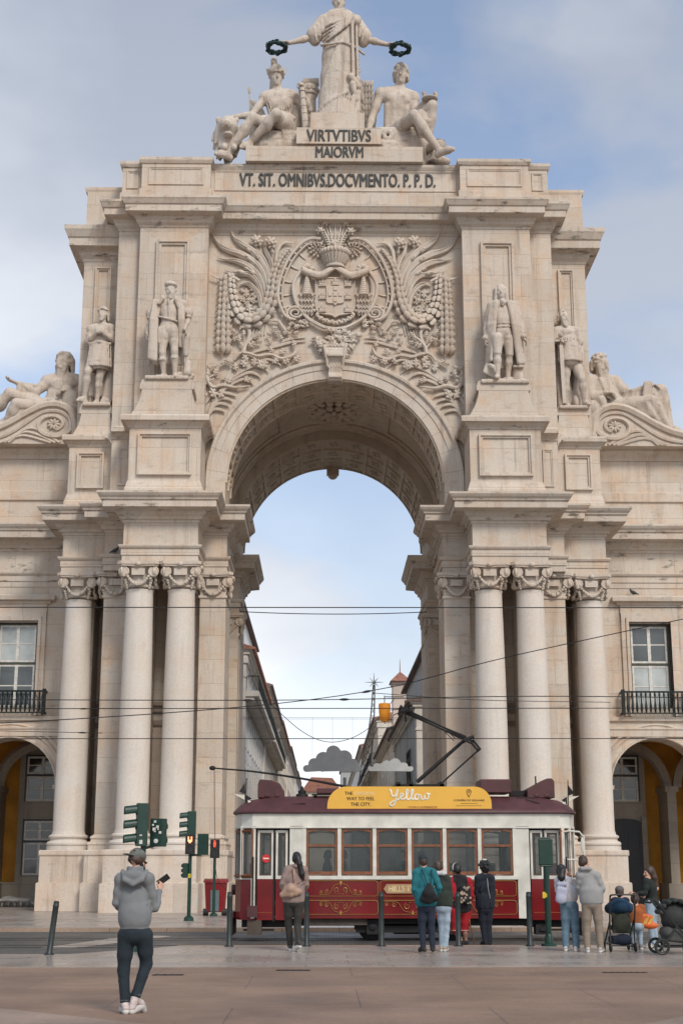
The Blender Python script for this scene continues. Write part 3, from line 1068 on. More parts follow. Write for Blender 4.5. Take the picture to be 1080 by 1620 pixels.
for s in (1, -1):
    rng = random.Random(11)
    m = MB()
    for pts, w in (([(300, 560), (330, 440), (430, 290), (540, 215), (610, 160), (650, 70)], [0.10, 0.14, 0.17, 0.16, 0.07, 0.01]),
                   ([(325, 600), (360, 460), (450, 360), (560, 300), (720, 240), (815, 110)], [0.09, 0.14, 0.18, 0.19, 0.11, 0.01]),
                   ([(340, 660), (380, 520), (470, 420), (580, 365), (680, 350), (765, 325)], [0.08, 0.13, 0.17, 0.15, 0.07, 0.01]),
                   ([(352, 720), (400, 560), (480, 480), (600, 475), (695, 435)], [0.08, 0.12, 0.15, 0.12, 0.01]),
                   ([(372, 780), (395, 660), (460, 580), (520, 560), (580, 580)], [0.09, 0.12, 0.13, 0.08, 0.01]),
                   ([(262, 480), (290, 360), (330, 280), (350, 190)], [0.08, 0.10, 0.09, 0.06]),
                   ([(285, 520), (320, 400), (380, 300), (470, 220)], [0.06, 0.08, 0.07, 0.04])):
        rtube(m, pts, dr, s, w, 0.10, 22, 0.9)
        hi = [(a - 6, b - 8) for a, b in pts]
        rtube(m, hi, dr, s, [x * 0.22 for x in w], 0.22, 22, 1.0, 4)
    for (cx, cy, r) in ((290, 205, 0.27), (415, 190, 0.27)):
        x, y, z = wall_pt(*dr(cx, cy), 0, s)
        bloom(m, x, z, 0.18, r, rng)
    for (cx, cy, a, L) in ((490, 265, 0.9, 0.36), (485, 345, 0.8, 0.40), (405, 340, 0.9, 0.26), (455, 470, 0.6, 0.36), (550, 470, 0.2, 0.42), (500, 440, 0.4, 0.28), (275, 285, 1.4, 0.26)):
        x, y, z = wall_pt(*dr(cx, cy), 0, s)
        a = a if s > 0 else PI - a
        m.ell((x, 57.8 - 0.2, z), (L / 2, 0.12, L * 0.26), roty(-a), 8, 6)
        m.ell((x + math.cos(a) * L * 0.2, 57.8 - 0.27, z + math.sin(a) * L * 0.2), (L / 4, 0.08, L * 0.14), roty(-a - 0.3), 7, 5)
    rtube(m, [(90, 200), (170, 200), (225, 260), (245, 380)], dr, s, [0.02, 0.07, 0.09, 0.07], 0.12)
    for k in range(5):
        rtube(m, [(285 + 18 * k, 800 + 8 * k), (320 + 22 * k, 900), (345 + 28 * k, 1010 + 4 * k)], dr, s, [0.05, 0.045, 0.03], 0.05)
    for (cx, cy, a, L) in ((505, 640, 1.5, 0.55), (450, 700, 2.7, 0.45), (540, 700, 0.1, 0.5), (480, 770, 1.4, 0.6), (440, 650, 2.4, 0.35), (545, 620, 0.8, 0.35), (470, 820, 1.2, 0.4), (430, 780, 2.2, 0.32), (530, 780, 0.7, 0.3), (415, 720, 2.9, 0.26), (500, 730, -0.5, 0.4)):
        x, y, z = wall_pt(*dr(cx, cy), 0, s)
        oak_leaf(m, (x, y, z), a, L * 0.8, 0.07, s, rng)
    for k in range(16):
        x, y, z = wall_pt(*dr(rng.uniform(410, 580), rng.uniform(600, 830)), 0, s)
        m.ell((x, 57.8 - 0.08, z), rng.uniform(0.04, 0.08), None, 6, 4)
    m.build('palm_relief', M['carved'], arch, smooth=50)

    m = MB()
    rgarland(m, [(130, 270), (210, 380), (260, 520), (275, 650), (310, 770), (370, 860), (460, 900), (550, 870), (610, 770), (640, 640), (645, 520), (655, 480)], dr, s, [0.12, 0.2, 0.25, 0.27, 0.31, 0.34, 0.34, 0.32, 0.28, 0.24, 0.2])
    m.build('garland', M['carved'], arch, smooth=50)
    m = MB()
    rgarland(m, [(690, 530), (698, 760), (705, 980), (706, 1180)], dr, s, [0.24, 0.27, 0.30, 0.33])
    rtube(m, [(560, 540), (610, 515), (680, 510), (750, 520), (825, 490)], dr, s, [0.05, 0.07, 0.07, 0.05, 0.02], 0.2)
    m.build('hanging_garland', M['carved'], arch, smooth=50)

    m = MB()
    for pts, w in (([(50, 1130), (80, 1185), (140, 1215), (200, 1225), (290, 1190), (400, 1205), (480, 1180), (560, 1180), (610, 1240)], [0.05, 0.08, 0.09, 0.09, 0.08, 0.09, 0.08, 0.07, 0.05]),
                   ([(530, 1180), (505, 1100), (430, 1030), (400, 1005)], [0.11, 0.09, 0.06, 0.03]),
                   ([(505, 1100), (475, 1020), (490, 960), (545, 950), (560, 970)], [0.08, 0.08, 0.07, 0.06, 0.03]),
                   ([(520, 1130), (560, 1080), (575, 1020), (615, 980)], [0.06, 0.05, 0.05, 0.02]),
                   ([(860, 1250), (840, 1330), (845, 1400), (800, 1475), (700, 1460), (600, 1480), (470, 1465)], [0.05, 0.08, 0.10, 0.09, 0.09, 0.07, 0.02]),
                   ([(845, 1400), (780, 1370), (720, 1365)], [0.06, 0.05, 0.02]),
                   ([(850, 1330), (880, 1280), (890, 1240)], [0.05, 0.04, 0.02]),
                   ([(220, 890), (170, 960), (120, 1010)], [0.07, 0.07, 0.05]), ([(220, 895), (270, 890), (290, 910)], [0.05, 0.05, 0.02])):
        rtube(m, pts, dr, s, w, 0.16, 26, 1.0)
    for (a0, b0) in ((0, 0), (0, 34)):
        rtube(m, [(-20, 1030 + b0), (100, 1040 + b0), (220, 1080 + b0 * 0.7), (330, 1120 + b0 * 0.4), (440, 1165)], dr, s, [0.02, 0.07, 0.09, 0.07, 0.04], 0.06, 20, 0.8)
    leaves = [(55, 1225, 2.6, .42), (150, 1250, 3.6, .40), (85, 1090, 1.2, .36), (180, 1160, 2.2, .40), (285, 1150, 1.0, .38), (345, 1275, 4.5, .5), (385, 1275, 5.0, .46), (432, 1255, 4.7, .44), (512, 1225, 5.3, .4), (525, 1272, 5.5, .46), (600, 1300, 4.9, .42),
              (245, 1245, 3.9, .38), (420, 1040, 2.6, .3), (450, 1100, 3.7, .42), (395, 1010, 2.2, .3), (525, 1000, 1.5, .3), (600, 1055, -.3, .34), (615, 985, .9, .3), (660, 1255, .4, .4), (700, 1265, -.4, .34), (720, 1535, 4.3, .5), (795, 1530, 5.2, .52), (650, 1420, 1.8, .34),
              (770, 1340, 1.9, .36), (840, 1300, .7, .36), (880, 1450, -.7, .4), (880, 1560, -1.2, .5), (505, 1405, 1.9, .32), (480, 1420, 2.7, .3), (300, 1075, 1.2, .3), (200, 1040, 1.0, .3), (130, 960, 2.2, .26), (255, 960, .2, .36), (230, 1000, -.5, .32), (160, 1000, 3.4, .3), (60, 1000, 2.9, .3),
              (840, 1370, .2, .3), (800, 1420, 2.8, .3), (560, 1060, 1.9, .28), (590, 1010, 2.6, .26), (390, 1080, 3.1, .3), (110, 920, 2.4, .28), (60, 950, 3.0, .28), (300, 1010, .2, .26), (780, 1300, 2.7, .3), (700, 1400, 2.2, .28)]
    for (cx, cy, a, L) in leaves:
        oak_leaf(m, wall_pt(*dr(cx, cy), 0, s), -a if a > 3.3 else a, L, 0.2, s, rng)
    m.build('oak_bough_relief', M['carved'], arch, smooth=50)
    m = MB()
    for k, (ex, ey, mx, my) in enumerate(((185, 1290, 330, 1235), (300, 1345, 420, 1290), (370, 1395, 470, 1350), (435, 1455, 520, 1410), (570, 1510, 650, 1480), (585, 1560, 670, 1530), (620, 1605, 690, 1575), (650, 1650, 720, 1620), (690, 1700, 750, 1670))):
        bx, by = 790 + k * 12, 1560 + k * 34
        rtube(m, [(ex, ey), ((ex + mx) / 2, my + 8), (mx + 30, my), (0.45 * mx + 0.55 * bx, 0.5 * (my + by) - 45), (bx, by)], dr, s, [0.015, 0.07, 0.08, 0.06, 0.04], 0.08, 20, 1.0)
    for k in range(8):
        t = k / 7
        rtube(m, [(455 + 160 * t, 1250 + 30 * t * t), (600 + 70 * t, 1370 - 10 * t), (760 + 40 * t, 1490 + 10 * t), (905, 1680 - 40 * t)], dr, s, [0.03, 0.04, 0.04, 0.03], 0.06, 14, 1.0)
    m.build('feather_relief', M['carved'], arch, smooth=50)

rng = random.Random(5)
m = MB()
oval = []
for s in (1, -1):
    spir = [(845 + 78 * (1 - 0.8 * t) * math.cos(PI * 0.5 - 4.2 * PI * t), 862 + 60 * (1 - 0.8 * t) * math.sin(PI * 0.5 - 4.2 * PI * t)) for t in np.linspace(0, 1, 22)]
    main = bez([(640, 262), (720, 258), (800, 300), (900, 420), (970, 590), (985, 740), (940, 870), (880, 918)], 30)
    for w, d, off in ((0.075, 0.22, 0),):
        c = [tuple(p) for p in main] + spir
        m.tube([wall_pt(*dm(a, b), d, s) for a, b in c], [w] * len(main) + list(np.linspace(w, 0.035, len(spir))), 6)
    inner = bez([(630, 290), (705, 285), (780, 325), (872, 435), (938, 590), (952, 735), (915, 850)], 30)
    m.tube([wall_pt(*dm(a, b), 0.14, s) for a, b in inner], 0.05, 5)
    for i in range(2, 30, 2):
        a, b = main[i], inner[i]
        m.ell(wall_pt(*dm((a[0] + b[0]) / 2, (a[1] + b[1]) / 2), 0.16, s), 0.07, None, 6, 4)
    for i in range(4, 30, 4):
        b = inner[i]
        q = (523 + (b[0] - 523) * 0.80, 640 + (b[1] - 640) * 0.80)
        rtube(m, [(b[0], b[1]), ((b[0] + q[0]) / 2, (b[1] + q[1]) / 2 + 5), q], dm, s, [0.05, 0.04, 0.01], 0.04, 6)
    rtube(m, [(523, 500), (575, 525), (640, 565), (720, 550), (790, 520)], dm, s, [0.09, 0.14, 0.18, 0.16, 0.16], 0.30, 16, 1.0, 8)
    rtube(m, [(523, 512), (590, 548), (650, 582), (720, 570)], dm, s, [0.03, 0.05, 0.05, 0.04], 0.40, 12, 1.0, 5)
    for k in range(9):
        a = rng.uniform(0, 6.28)
        m.ell(wall_pt(*dm(745 + 34 * math.cos(a), 512 + 24 * math.sin(a)), 0.30, s), (0.14, 0.1, 0.10), roty(a), 7, 5)
    for k in range(10):
        t = k / 9
        x, y, z = wall_pt(*dm(752, 560 + 150 * t), 0.26, s)
        m.ell((x, y, z), (0.06 + 0.20 * t, 0.05 + 0.10 * t, 0.09), None, 10, 5)
    for lv, (yy, hw) in enumerate(((715, 60), (765, 52), (815, 50), (850, 46))):
        pts = [(752 - hw + 2 * hw * i / 8, yy + (10 if i % 2 else -8) + 8 * lv * 0) for i in range(9)]
        m.tube([wall_pt(*dm(a, b), 0.24, s) for a, b in pts], 0.085, 6)
        m.tube([wall_pt(*dm(a, b + 16), 0.16, s) for a, b in pts], 0.075, 6)
    rtube(m, [(800, 530), (835, 620), (825, 740), (790, 850)], dm, s, [0.10, 0.14, 0.12, 0.05], 0.12, 14)
    rtube(m, [(800, 520), (852, 600), (862, 680), (832, 790), (760, 890), (690, 940), (610, 978), (523, 990)], dm, s, 0.085, 0.20, 28, 1.0)
    x, y, z = wall_pt(*dm(663, 332), 0, s)
    for lay, (k, rr, pr) in enumerate(((12, 0.36, 0.10), (9, 0.24, 0.09), (6, 0.12, 0.07))):
        for i in range(k):
            a = 2 * PI * i / k + lay * 0.2
            m.ell((x + rr * math.cos(a), 57.8 - 0.1 - 0.05 * lay, z + rr * math.sin(a)), (pr, 0.07, pr * 0.55), roty(-a), 6, 4)
    for k in range(16):
        m.ell(wall_pt(*dm(rng.uniform(745, 870), rng.uniform(915, 965)), 0.12, s), (rng.uniform(.08, .15), 0.09, 0.06), roty(rng.uniform(-1, 1)), 7, 5)
    for k in range(12):
        t = k / 11
        m.ell(wall_pt(*dm(523 + 150 * t, 935 - 55 * t * t + 8 * math.sin(k * 2.2)), 0.16, s), (0.11, 0.09, 0.07), roty(k * 1.3), 7, 5)
    for (a, b) in ((690, 770), (705, 800), (695, 840), (665, 865)):
        m.ell(wall_pt(*dm(a, b), 0.16, s), 0.09, None, 7, 5)
m.build('medallion', M['carved'], arch, smooth=50)

m = MB()
def sheet_poly(pts):
    return [(wall_pt(*dm(a, b))[0], wall_pt(*dm(a, b))[2]) for a, b in pts]
sh = [(365, 575), (365, 800), (372, 835), (395, 858), (440, 868), (490, 874), (523, 893), (556, 874), (606, 868), (651, 858), (674, 835), (681, 800), (681, 575)]
m.prism_y(sheet_poly(sh), 57.62, 57.82)
es = [(452, 645), (452, 775), (470, 784), (508, 786), (523, 802), (538, 786), (576, 784), (594, 775), (594, 645)]
m.prism_y(sheet_poly(es), 57.54, 57.63)
rim = [(365, 575), (365, 800), (372, 835), (395, 858), (440, 868), (490, 874), (523, 893), (556, 874), (606, 868), (651, 858), (674, 835), (681, 800), (681, 575), (365, 575)]
m.tube([wall_pt(*dm(a, b), 0.18) for a, b in rim], 0.045, 5)
for cx in range(376, 681, 13):
    if not 445 < cx < 600:
        m.tube([wall_pt(*dm(cx, 585), 0.18), wall_pt(*dm(cx, 845), 0.18)], 0.014, 4)
    else:
        m.tube([wall_pt(*dm(cx, 585), 0.18), wall_pt(*dm(cx, 640), 0.18)], 0.014, 4)
        m.tube([wall_pt(*dm(cx, 808), 0.18), wall_pt(*dm(cx, 855), 0.18)], 0.014, 4)
for (cx, cy) in ((419, 625), (523, 616), (627, 625), (419, 730), (627, 730), (419, 833), (627, 833)):
    x, y, z = wall_pt(*dm(cx, cy))
    m.box(x - 0.13, x + 0.13, 57.52, 57.63, z - 0.08, z + 0.03)
    for dx, hh in ((-0.10, 0.13), (0, 0.22), (0.10, 0.13)):
        m.box(x + dx - 0.035, x + dx + 0.035, 57.51, 57.63, z + 0.03, z + hh)
    m.box(x - 0.16, x + 0.16, 57.53, 57.63, z - 0.12, z - 0.08)
for (dx, dz) in ((0, 0), (0, 0.26), (0, -0.26), (-0.22, 0), (0.22, 0)):
    x, y, z = wall_pt(*dm(523, 712))
    m.box(x + dx - 0.075, x + dx + 0.075, 57.50, 57.55, z + dz - 0.09, z + dz + 0.10)
m.build('shield', M['carved'], arch)

m = MB()
x, y, z = wall_pt(*dm(523, 485))
m.lathe(x, 57.72, [(0.36, z - 0.05), (0.40, z), (0.40, z + 0.14), (0.43, z + 0.18), (0.55, z + 0.42), (0.62, z + 0.62), (0.55, z + 0.78), (0.2, z + 0.86)], 20)
for k in range(13):
    a = PI + PI * k / 12
    m.ell((x + 0.60 * math.cos(a), 57.72 + 0.60 * math.sin(a), z + 0.66), (0.09, 0.09, 0.14), None, 6, 4)
    m.tube([(x + 0.42 * math.cos(a), 57.72 + 0.42 * math.sin(a), z + 0.16), (x + 0.60 * math.cos(a), 57.72 + 0.60 * math.sin(a), z + 0.5)], 0.035, 5)
m.lathe(x, 57.72, [(0.43, z - 0.04), (0.45, z), (0.43, z + 0.05)], 20)
for k in range(11):
    t = (k - 5) / 5
    top = dm(523 + 128 * t, 128 + 82 * t * t)
    rtube(m, [(523 + 30 * t, 400), (523 + 62 * t, 280), (523 + 118 * t, 140 + 75 * t * t)], dm, 1, [0.06, 0.055, 0.045], 0.2 + 0.05 * (k % 2), 12, 1.0)
    for q in range(9):
        u = q / 8
        xx = 523 + (30 + 60 * u) * t
        m.ell(wall_pt(*dm(xx, 385 - 150 * u), 0.27), 0.045, None, 5, 4)
for (cx, cy) in ((523, 105), (440, 135), (606, 135), (402, 200), (646, 204)):
    px_, py_, pz_ = wall_pt(*dm(cx, cy))
    bloom(m, px_, pz_, 0.28, 0.19, rng, 6)
for k in range(9):
    m.ell(wall_pt(*dm(523 + rng.uniform(-25, 25), rng.uniform(290, 365)), 0.32), 0.09, None, 6, 4)
m.build('crown', M['carved'], arch, smooth=50)

m = MB()
for k in range(110):
    u, v = rng.uniform(-1, 1), rng.random()
    px_ = 530.5 + u * (16 + 28 * v)
    py_ = 556 - 33 * v + 10 * abs(u)
    x, y, z = wall_pt(px_, py_)
    if k % 4 == 0:
        bloom(m, x, z, 0.20 + 0.1 * (1 - abs(u)), 0.15, rng, 6)
    else:
        m.ell((x, 57.8 - rng.uniform(0.12, 0.34), z), (rng.uniform(.08, .16), 0.06, rng.uniform(.05, .08)), roty(rng.uniform(0, 3.1)), 6, 4)
x0, y_, z0 = wall_pt(530.5, 556)
z1 = 21.75
def console(m, zs):
    vs, fs = [], []
    for (w, yf, z) in zs:
        w, yf = w * .92, 57.72 - (57.72 - yf) * .62
        vs += [(-w, yf, z), (w, yf, z), (w, 57.85, z), (-w, 57.85, z)]
    for i in range(len(zs) - 1):
        for j in range(4):
            fs.append((4 * i + j, 4 * i + (j + 1) % 4, 4 * i + 4 + (j + 1) % 4, 4 * i + 4 + j))
    fs += [(3, 2, 1, 0), tuple(4 * (len(zs) - 1) + j for j in range(4))]
    m.add(vs, fs)
console(m, [(0.30, 57.15, 21.75), (0.34, 57.05, 21.85), (0.31, 57.1, 21.98), (0.30, 57.28, 22.2), (0.33, 57.3, 22.5), (0.36, 57.18, 22.7), (0.37, 56.98, 22.82), (0.39, 56.96, 22.95), (0.43, 57.04, 23.12), (0.5, 57.2, 23.35), (0.52, 57.3, 23.42)])
for k in range(7):
    xx = -0.22 + 0.44 * k / 6
    m.tube([(xx, 57.43, 22.05), (xx, 57.43, 22.6)], 0.035, 5)
    m.ell((xx, 57.29, 21.9), 0.07, None, 6, 4)
    m.ell((xx * 1.25, 57.23, 22.85), 0.08, None, 6, 4)
for s in (1, -1):
    m.tube([(s * 0.46, 57.4, 23.35), (s * 0.40, 57.31, 23.0), (s * 0.35, 57.33, 22.7), (s * 0.33, 57.43, 22.4)], [0.08, 0.08, 0.07, 0.05], 6)
m.box(-0.33, 0.33, 57.29, 57.32, 23.08, 23.13)
for k in range(9):
    m.ell((-.3 + .075 * k, 57.36, 23.3 + .05 * (k % 2)), (.06, .07, .08), None, 6, 4)
    m.ell((-.28 + .07 * k, 57.42, 22.4 + .06 * (k % 2)), (.04, .04, .1), None, 6, 4)
m.build('keystone', M['carved'], arch, smooth=40)

V3 = lambda *a: np.array(a, float)

class SD:
    """signed-distance modelling: blended tapered limbs, meshed as one continuous surface"""
    def __init__(s):
        s.p = []

    def cap(s, a, b, ra, rb=None, k=0.02, sub=False, sq=None):
        a, b = np.array(a, float), np.array(b, float)
        rb = ra if rb is None else rb
        r = max(ra, rb)
        s.p.append(('c', np.minimum(a, b) - r, np.maximum(a, b) + r, (a, b, ra, rb), k, sub))
        return s

    def chain(s, pts, rs, k=0.02, sub=False):
        for i in range(len(pts) - 1):
            s.cap(pts[i], pts[i + 1], rs[i], rs[i + 1], k, sub)
        return s

    def ell(s, c, r, rot=None, k=0.02, sub=False):
        c = np.array(c, float)
        r = np.array(r if hasattr(r, '__len__') else (r, r, r), float)
        m = r.max()
        s.p.append(('e', c - m, c + m, (c, r, None if rot is None else np.array(rot)), k, sub))
        return s

    def box(s, c, h, rot=None, rnd=0.01, k=0.01, sub=False):
        c, h = np.array(c, float), np.array(h, float)
        m = np.linalg.norm(h)
        s.p.append(('b', c - m, c + m, (c, h, None if rot is None else np.array(rot), rnd), k, sub))
        return s

    def mesh(s, vox):
        lo = np.min([q[1] for q in s.p if not q[5]], axis=0) - 4 * vox
        hi = np.max([q[2] for q in s.p if not q[5]], axis=0) + 4 * vox
        n = np.ceil((hi - lo) / vox).astype(int) + 1
        D = np.full(n, 0.6, np.float32)
        ax = [lo[i] + vox * np.arange(n[i]) for i in range(3)]
        for kind, b0, b1, a, k, sub in s.p:
            pad = k + 3 * vox
            i0 = np.clip(np.floor((b0 - pad - lo) / vox).astype(int), 0, n - 1)
            i1 = np.clip(np.ceil((b1 + pad - lo) / vox).astype(int) + 1, 1, n)
            if np.any(i1 <= i0):
                continue
            sl = tuple(slice(i0[i], i1[i]) for i in range(3))
            X = np.stack(np.meshgrid(*[ax[i][sl[i]] for i in range(3)], indexing='ij'), -1)
            if kind == 'c':
                p0, p1, ra, rb = a
                ba = p1 - p0
                L = max(1e-9, ba.dot(ba))
                t = np.clip(((X - p0) @ ba) / L, 0, 1)
                d = np.linalg.norm(X - p0 - t[..., None] * ba, axis=-1) - (ra + (rb - ra) * t)
            elif kind == 'e':
                c, r, rot = a
                q = X - c
                if rot is not None:
                    q = q @ rot
                k0 = np.linalg.norm(q / r, axis=-1)
                k1 = np.linalg.norm(q / (r * r), axis=-1)
                d = k0 * (k0 - 1) / np.maximum(k1, 1e-9)
            else:
                c, h, rot, rnd = a
                q = X - c
                if rot is not None:
                    q = q @ rot
                q = np.abs(q) - h + rnd
                d = np.linalg.norm(np.maximum(q, 0), axis=-1) + np.minimum(q.max(-1), 0) - rnd
            o = D[sl]
            if sub:
                d = -d
                hh = np.maximum(k - np.abs(o - d), 0) / max(k, 1e-9)
                D[sl] = np.maximum(o, d) + hh * hh * k * 0.25
            else:
                hh = np.maximum(k - np.abs(o - d), 0) / max(k, 1e-9)
                D[sl] = np.minimum(o, d) - hh * hh * k * 0.25
        return s.nets(D, lo, vox)

    @staticmethod
    def nets(D, lo, h):
        S_ = D < 0
        nx, ny, nz = D.shape
        offs = [(i, j, k) for i in (0, 1) for j in (0, 1) for k in (0, 1)]
        cnt = np.zeros((nx - 1, ny - 1, nz - 1), np.int8)
        for i, j, k in offs:
            cnt += S_[i:nx - 1 + i, j:ny - 1 + j, k:nz - 1 + k]
        cells = np.argwhere((cnt > 0) & (cnt < 8))
        idx = np.full(cnt.shape, -1, np.int64)
        idx[tuple(cells.T)] = np.arange(len(cells))
        acc = np.zeros((len(cells), 3))
        num = np.zeros(len(cells))
        for a in offs:
            for ax in range(3):
                if a[ax]:
                    continue
                b = list(a)
                b[ax] = 1
                va = D[cells[:, 0] + a[0], cells[:, 1] + a[1], cells[:, 2] + a[2]]
                vb = D[cells[:, 0] + b[0], cells[:, 1] + b[1], cells[:, 2] + b[2]]
                c = (va < 0) != (vb < 0)
                t = np.where(c, va / np.where(c, va - vb, 1), 0)
                p = np.array(a, float)[None] + t[:, None] * (np.array(b) - np.array(a))[None]
                acc += p * c[:, None]
                num += c
        P_ = lo + h * (cells + acc / num[:, None])
        faces = []
        for ax in range(3):
            o1, o2 = [(1, 2), (2, 0), (0, 1)][ax]
            A = [slice(None)] * 3
            B = [slice(None)] * 3
            A[ax], B[ax] = slice(0, -1), slice(1, None)
            e = np.argwhere(S_[tuple(A)] != S_[tuple(B)])
            e = e[(e[:, o1] > 0) & (e[:, o2] > 0) & (e[:, o1] < D.shape[o1] - 1) & (e[:, o2] < D.shape[o2] - 1)]
            ins = S_[tuple(e.T)]
            q = []
            for d1, d2 in ((-1, -1), (0, -1), (0, 0), (-1, 0)):
                c = e.copy()
                c[:, o1] += d1
                c[:, o2] += d2
                q.append(idx[tuple(c.T)])
            q = np.stack(q, 1)
            q[~ins] = q[~ins][:, ::-1]
            faces.append(q)
        return P_, np.concatenate(faces)

    def build(s, name, mat, parent=None, vox=0.012, scale=1.0, smooth_it=1):
        P_, F_ = s.mesh(vox)
        for _ in range(smooth_it):
            A = np.zeros_like(P_)
            n = np.zeros(len(P_))
            for i in range(4):
                for j in ((i + 1) % 4, (i + 3) % 4):
                    np.add.at(A, F_[:, i], P_[F_[:, j]])
                    np.add.at(n, F_[:, i], 1)
            P_ = P_ * 0.5 + 0.5 * A / np.maximum(n, 1)[:, None]
        me = bpy.data.meshes.new(name)
        me.from_pydata((P_ * np.array(scale, float)).tolist(), [], F_.tolist())
        me.polygons.foreach_set('use_smooth', [True] * len(me.polygons))
        me.update()
        return link_mesh(name, me, mat, parent)

STAND = dict(pel=(0, 0, .95), chest=(0, 0, 1.28), neck=(0, .01, 1.47), head=(0, -.015, 1.625),
             shL=(-.185, .01, 1.41), elL=(-.235, .03, 1.12), wrL=(-.25, -.03, .87),
             shR=(.185, .01, 1.41), elR=(.235, .03, 1.12), wrR=(.25, -.03, .87),
             hipL=(-.09, 0, .92), knL=(-.10, -.02, .50), anL=(-.105, .03, .085), toL=(-.125, -.13, .035),
             hipR=(.09, 0, .92), knR=(.10, -.02, .50), anR=(.105, .03, .085), toR=(.125, -.13, .035))

def pose(**kw):
    J = {k: np.array(v, float) for k, v in STAND.items()}
    for k, v in kw.items():
        J[k] = np.array(v, float)
    return J

def unit(v):
    return v / max(1e-9, np.linalg.norm(v))

def head_rot(yaw=0, pitch=0, roll=0):
    """yaw + turns the face to viewer's right, pitch + looks down"""
    return np.array(rotz(yaw) @ rotx(pitch) @ roty(roll))

def sd_head(sd, c, Rm, beard=0.0, s=1.0):
    f = lambda x, y, z: c + Rm @ (V3(x, y, z) * s)
    sd.ell(f(0, .02, .028), V3(.076, .094, .088) * s, Rm, .02)
    sd.ell(f(0, -.028, -.03), V3(.060, .062, .086) * s, Rm, .03)
    sd.ell(f(0, -.043, -.085), V3(.042, .040, .034) * s, Rm, .03)
    sd.ell(f(0, -.078, -.102), V3(.018, .014, .014) * s, Rm, .015)
    sd.cap(f(-.034, -.076, .028), f(.034, -.076, .028), .013 * s, None, .012)
    sd.cap(f(0, -.086, .018), f(0, -.110, -.034), .008 * s, .0145 * s, .010)
    for q in (-1, 1):
        sd.ell(f(q * .031, -.094, .004), V3(.019, .016, .012) * s, Rm, .008, True)
        sd.ell(f(q * .031, -.078, .003), V3(.013, .013, .012) * s, Rm, .003)
        sd.ell(f(q * .046, -.060, -.035), V3(.020, .018, .018) * s, Rm, .02)
        sd.ell(f(q * .077, .012, -.008), V3(.011, .020, .031) * s, Rm, .006)
    sd.cap(f(-.021, -.086, -.064), f(.021, -.086, -.064), .0085 * s, None, .005)
    sd.cap(f(-.019, -.095, -.0645), f(.019, -.095, -.0645), .003 * s, None, .003, True)
    if beard:
        sd_beard(sd, c, Rm, beard, s)

def sd_beard(sd, c, Rm, ln=0.1, s=1.0):
    f = lambda x, y, z: c + Rm @ (V3(x, y, z) * s)
    for k in range(7):
        a = (k - 3) / 3
        sd.cap(f(.055 * a, -.075 + .035 * abs(a), -.07 + .03 * abs(a)), f(.035 * a, -.085 + .02 * abs(a), -.10 - ln * (1 - .35 * abs(a))), .022 * s, .010 * s, .010)
    for q in (-1, 1):
        sd.cap(f(0, -.105, -.048), f(q * .038, -.088, -.075), .011 * s, .008 * s, .008)

def sd_curls(sd, c, Rm, long=0.0, s=1.0, seed=1, n=46, r=.024):
    rg = random.Random(seed)
    f = lambda x, y, z: c + Rm @ (V3(x, y, z) * s)
    for k in range(n):
        u = rg.uniform(0, 2 * PI)
        t = rg.uniform(-0.25, 1.0)
        x, y, z = math.cos(u) * math.sqrt(1 - min(1, abs(t)) ** 2 * .9) * .082, math.sin(u) * math.sqrt(1 - min(1, abs(t)) ** 2 * .9) * .098 + .02, .03 + t * .092
        if y < -.035 and z < .075:
            continue
        sd.ell(f(x, y, z), V3(r, r, r * .8) * s, None, .008)
    if long:
        for k in range(15):
            a = PI * (k + .5) / 15
            sd.cap(f(.082 * math.cos(a), .03 + .07 * math.sin(a), .02), f(.085 * math.cos(a), .035 + .075 * math.sin(a), -.03 - long), .026 * s, .018 * s, .012)

def sd_hand(sd, w, d, n, thumb=1, curl=0.5, r=.0095, s=1.0):
    """w wrist, d direction of the hand, n palm normal; thumb = +1/-1 side"""
    w, d = np.array(w, float), unit(np.array(d, float))
    n = np.array(n, float)
    n = unit(n - d * n.dot(d))
    t = np.cross(d, n) * thumb
    for i, (o, L, k0) in enumerate(((.030, .066, .088), (.010, .074, .092), (-.010, .069, .088), (-.029, .054, .080))):
        kn = w + (d * k0 + t * o) * s
        sd.cap(w + t * (o * .55) * s, kn, .015 * s, .0125 * s, .012)
        a = curl * (0.9 + 0.12 * i)
        d1 = d * math.cos(a) + n * math.sin(a)
        d2 = d * math.cos(a * 2.1) + n * math.sin(a * 2.1)
        m1 = kn + d1 * L * .52 * s
        sd.cap(kn, m1, r * s, r * .92 * s, .004)
        sd.cap(m1, m1 + d2 * L * .48 * s, r * .92 * s, r * .75 * s, .003)
    b = w + (d * .022 + t * .022) * s
    m1 = b + unit(d * .62 + t * .62 + n * .35) * .042 * s
    sd.cap(b, m1, .015 * s, .011 * s, .010)
    sd.cap(m1, m1 + unit(d * .9 + t * .15 + n * .45) * .033 * s, .0105 * s, .008 * s, .003)

def sd_arm(sd, sh, el, wr, t=1.0, k=.025):
    sh, el, wr = map(lambda q: np.array(q, float), (sh, el, wr))
    sd.cap(sh, sh * .45 + el * .55, .056 * t, .050 * t, k)
    sd.cap(sh * .45 + el * .55, el, .050 * t, .040 * t, k)
    sd.cap(el, el * .65 + wr * .35, .041 * t, .042 * t, k)
    sd.cap(el * .65 + wr * .35, wr, .042 * t, .027 * t, k)

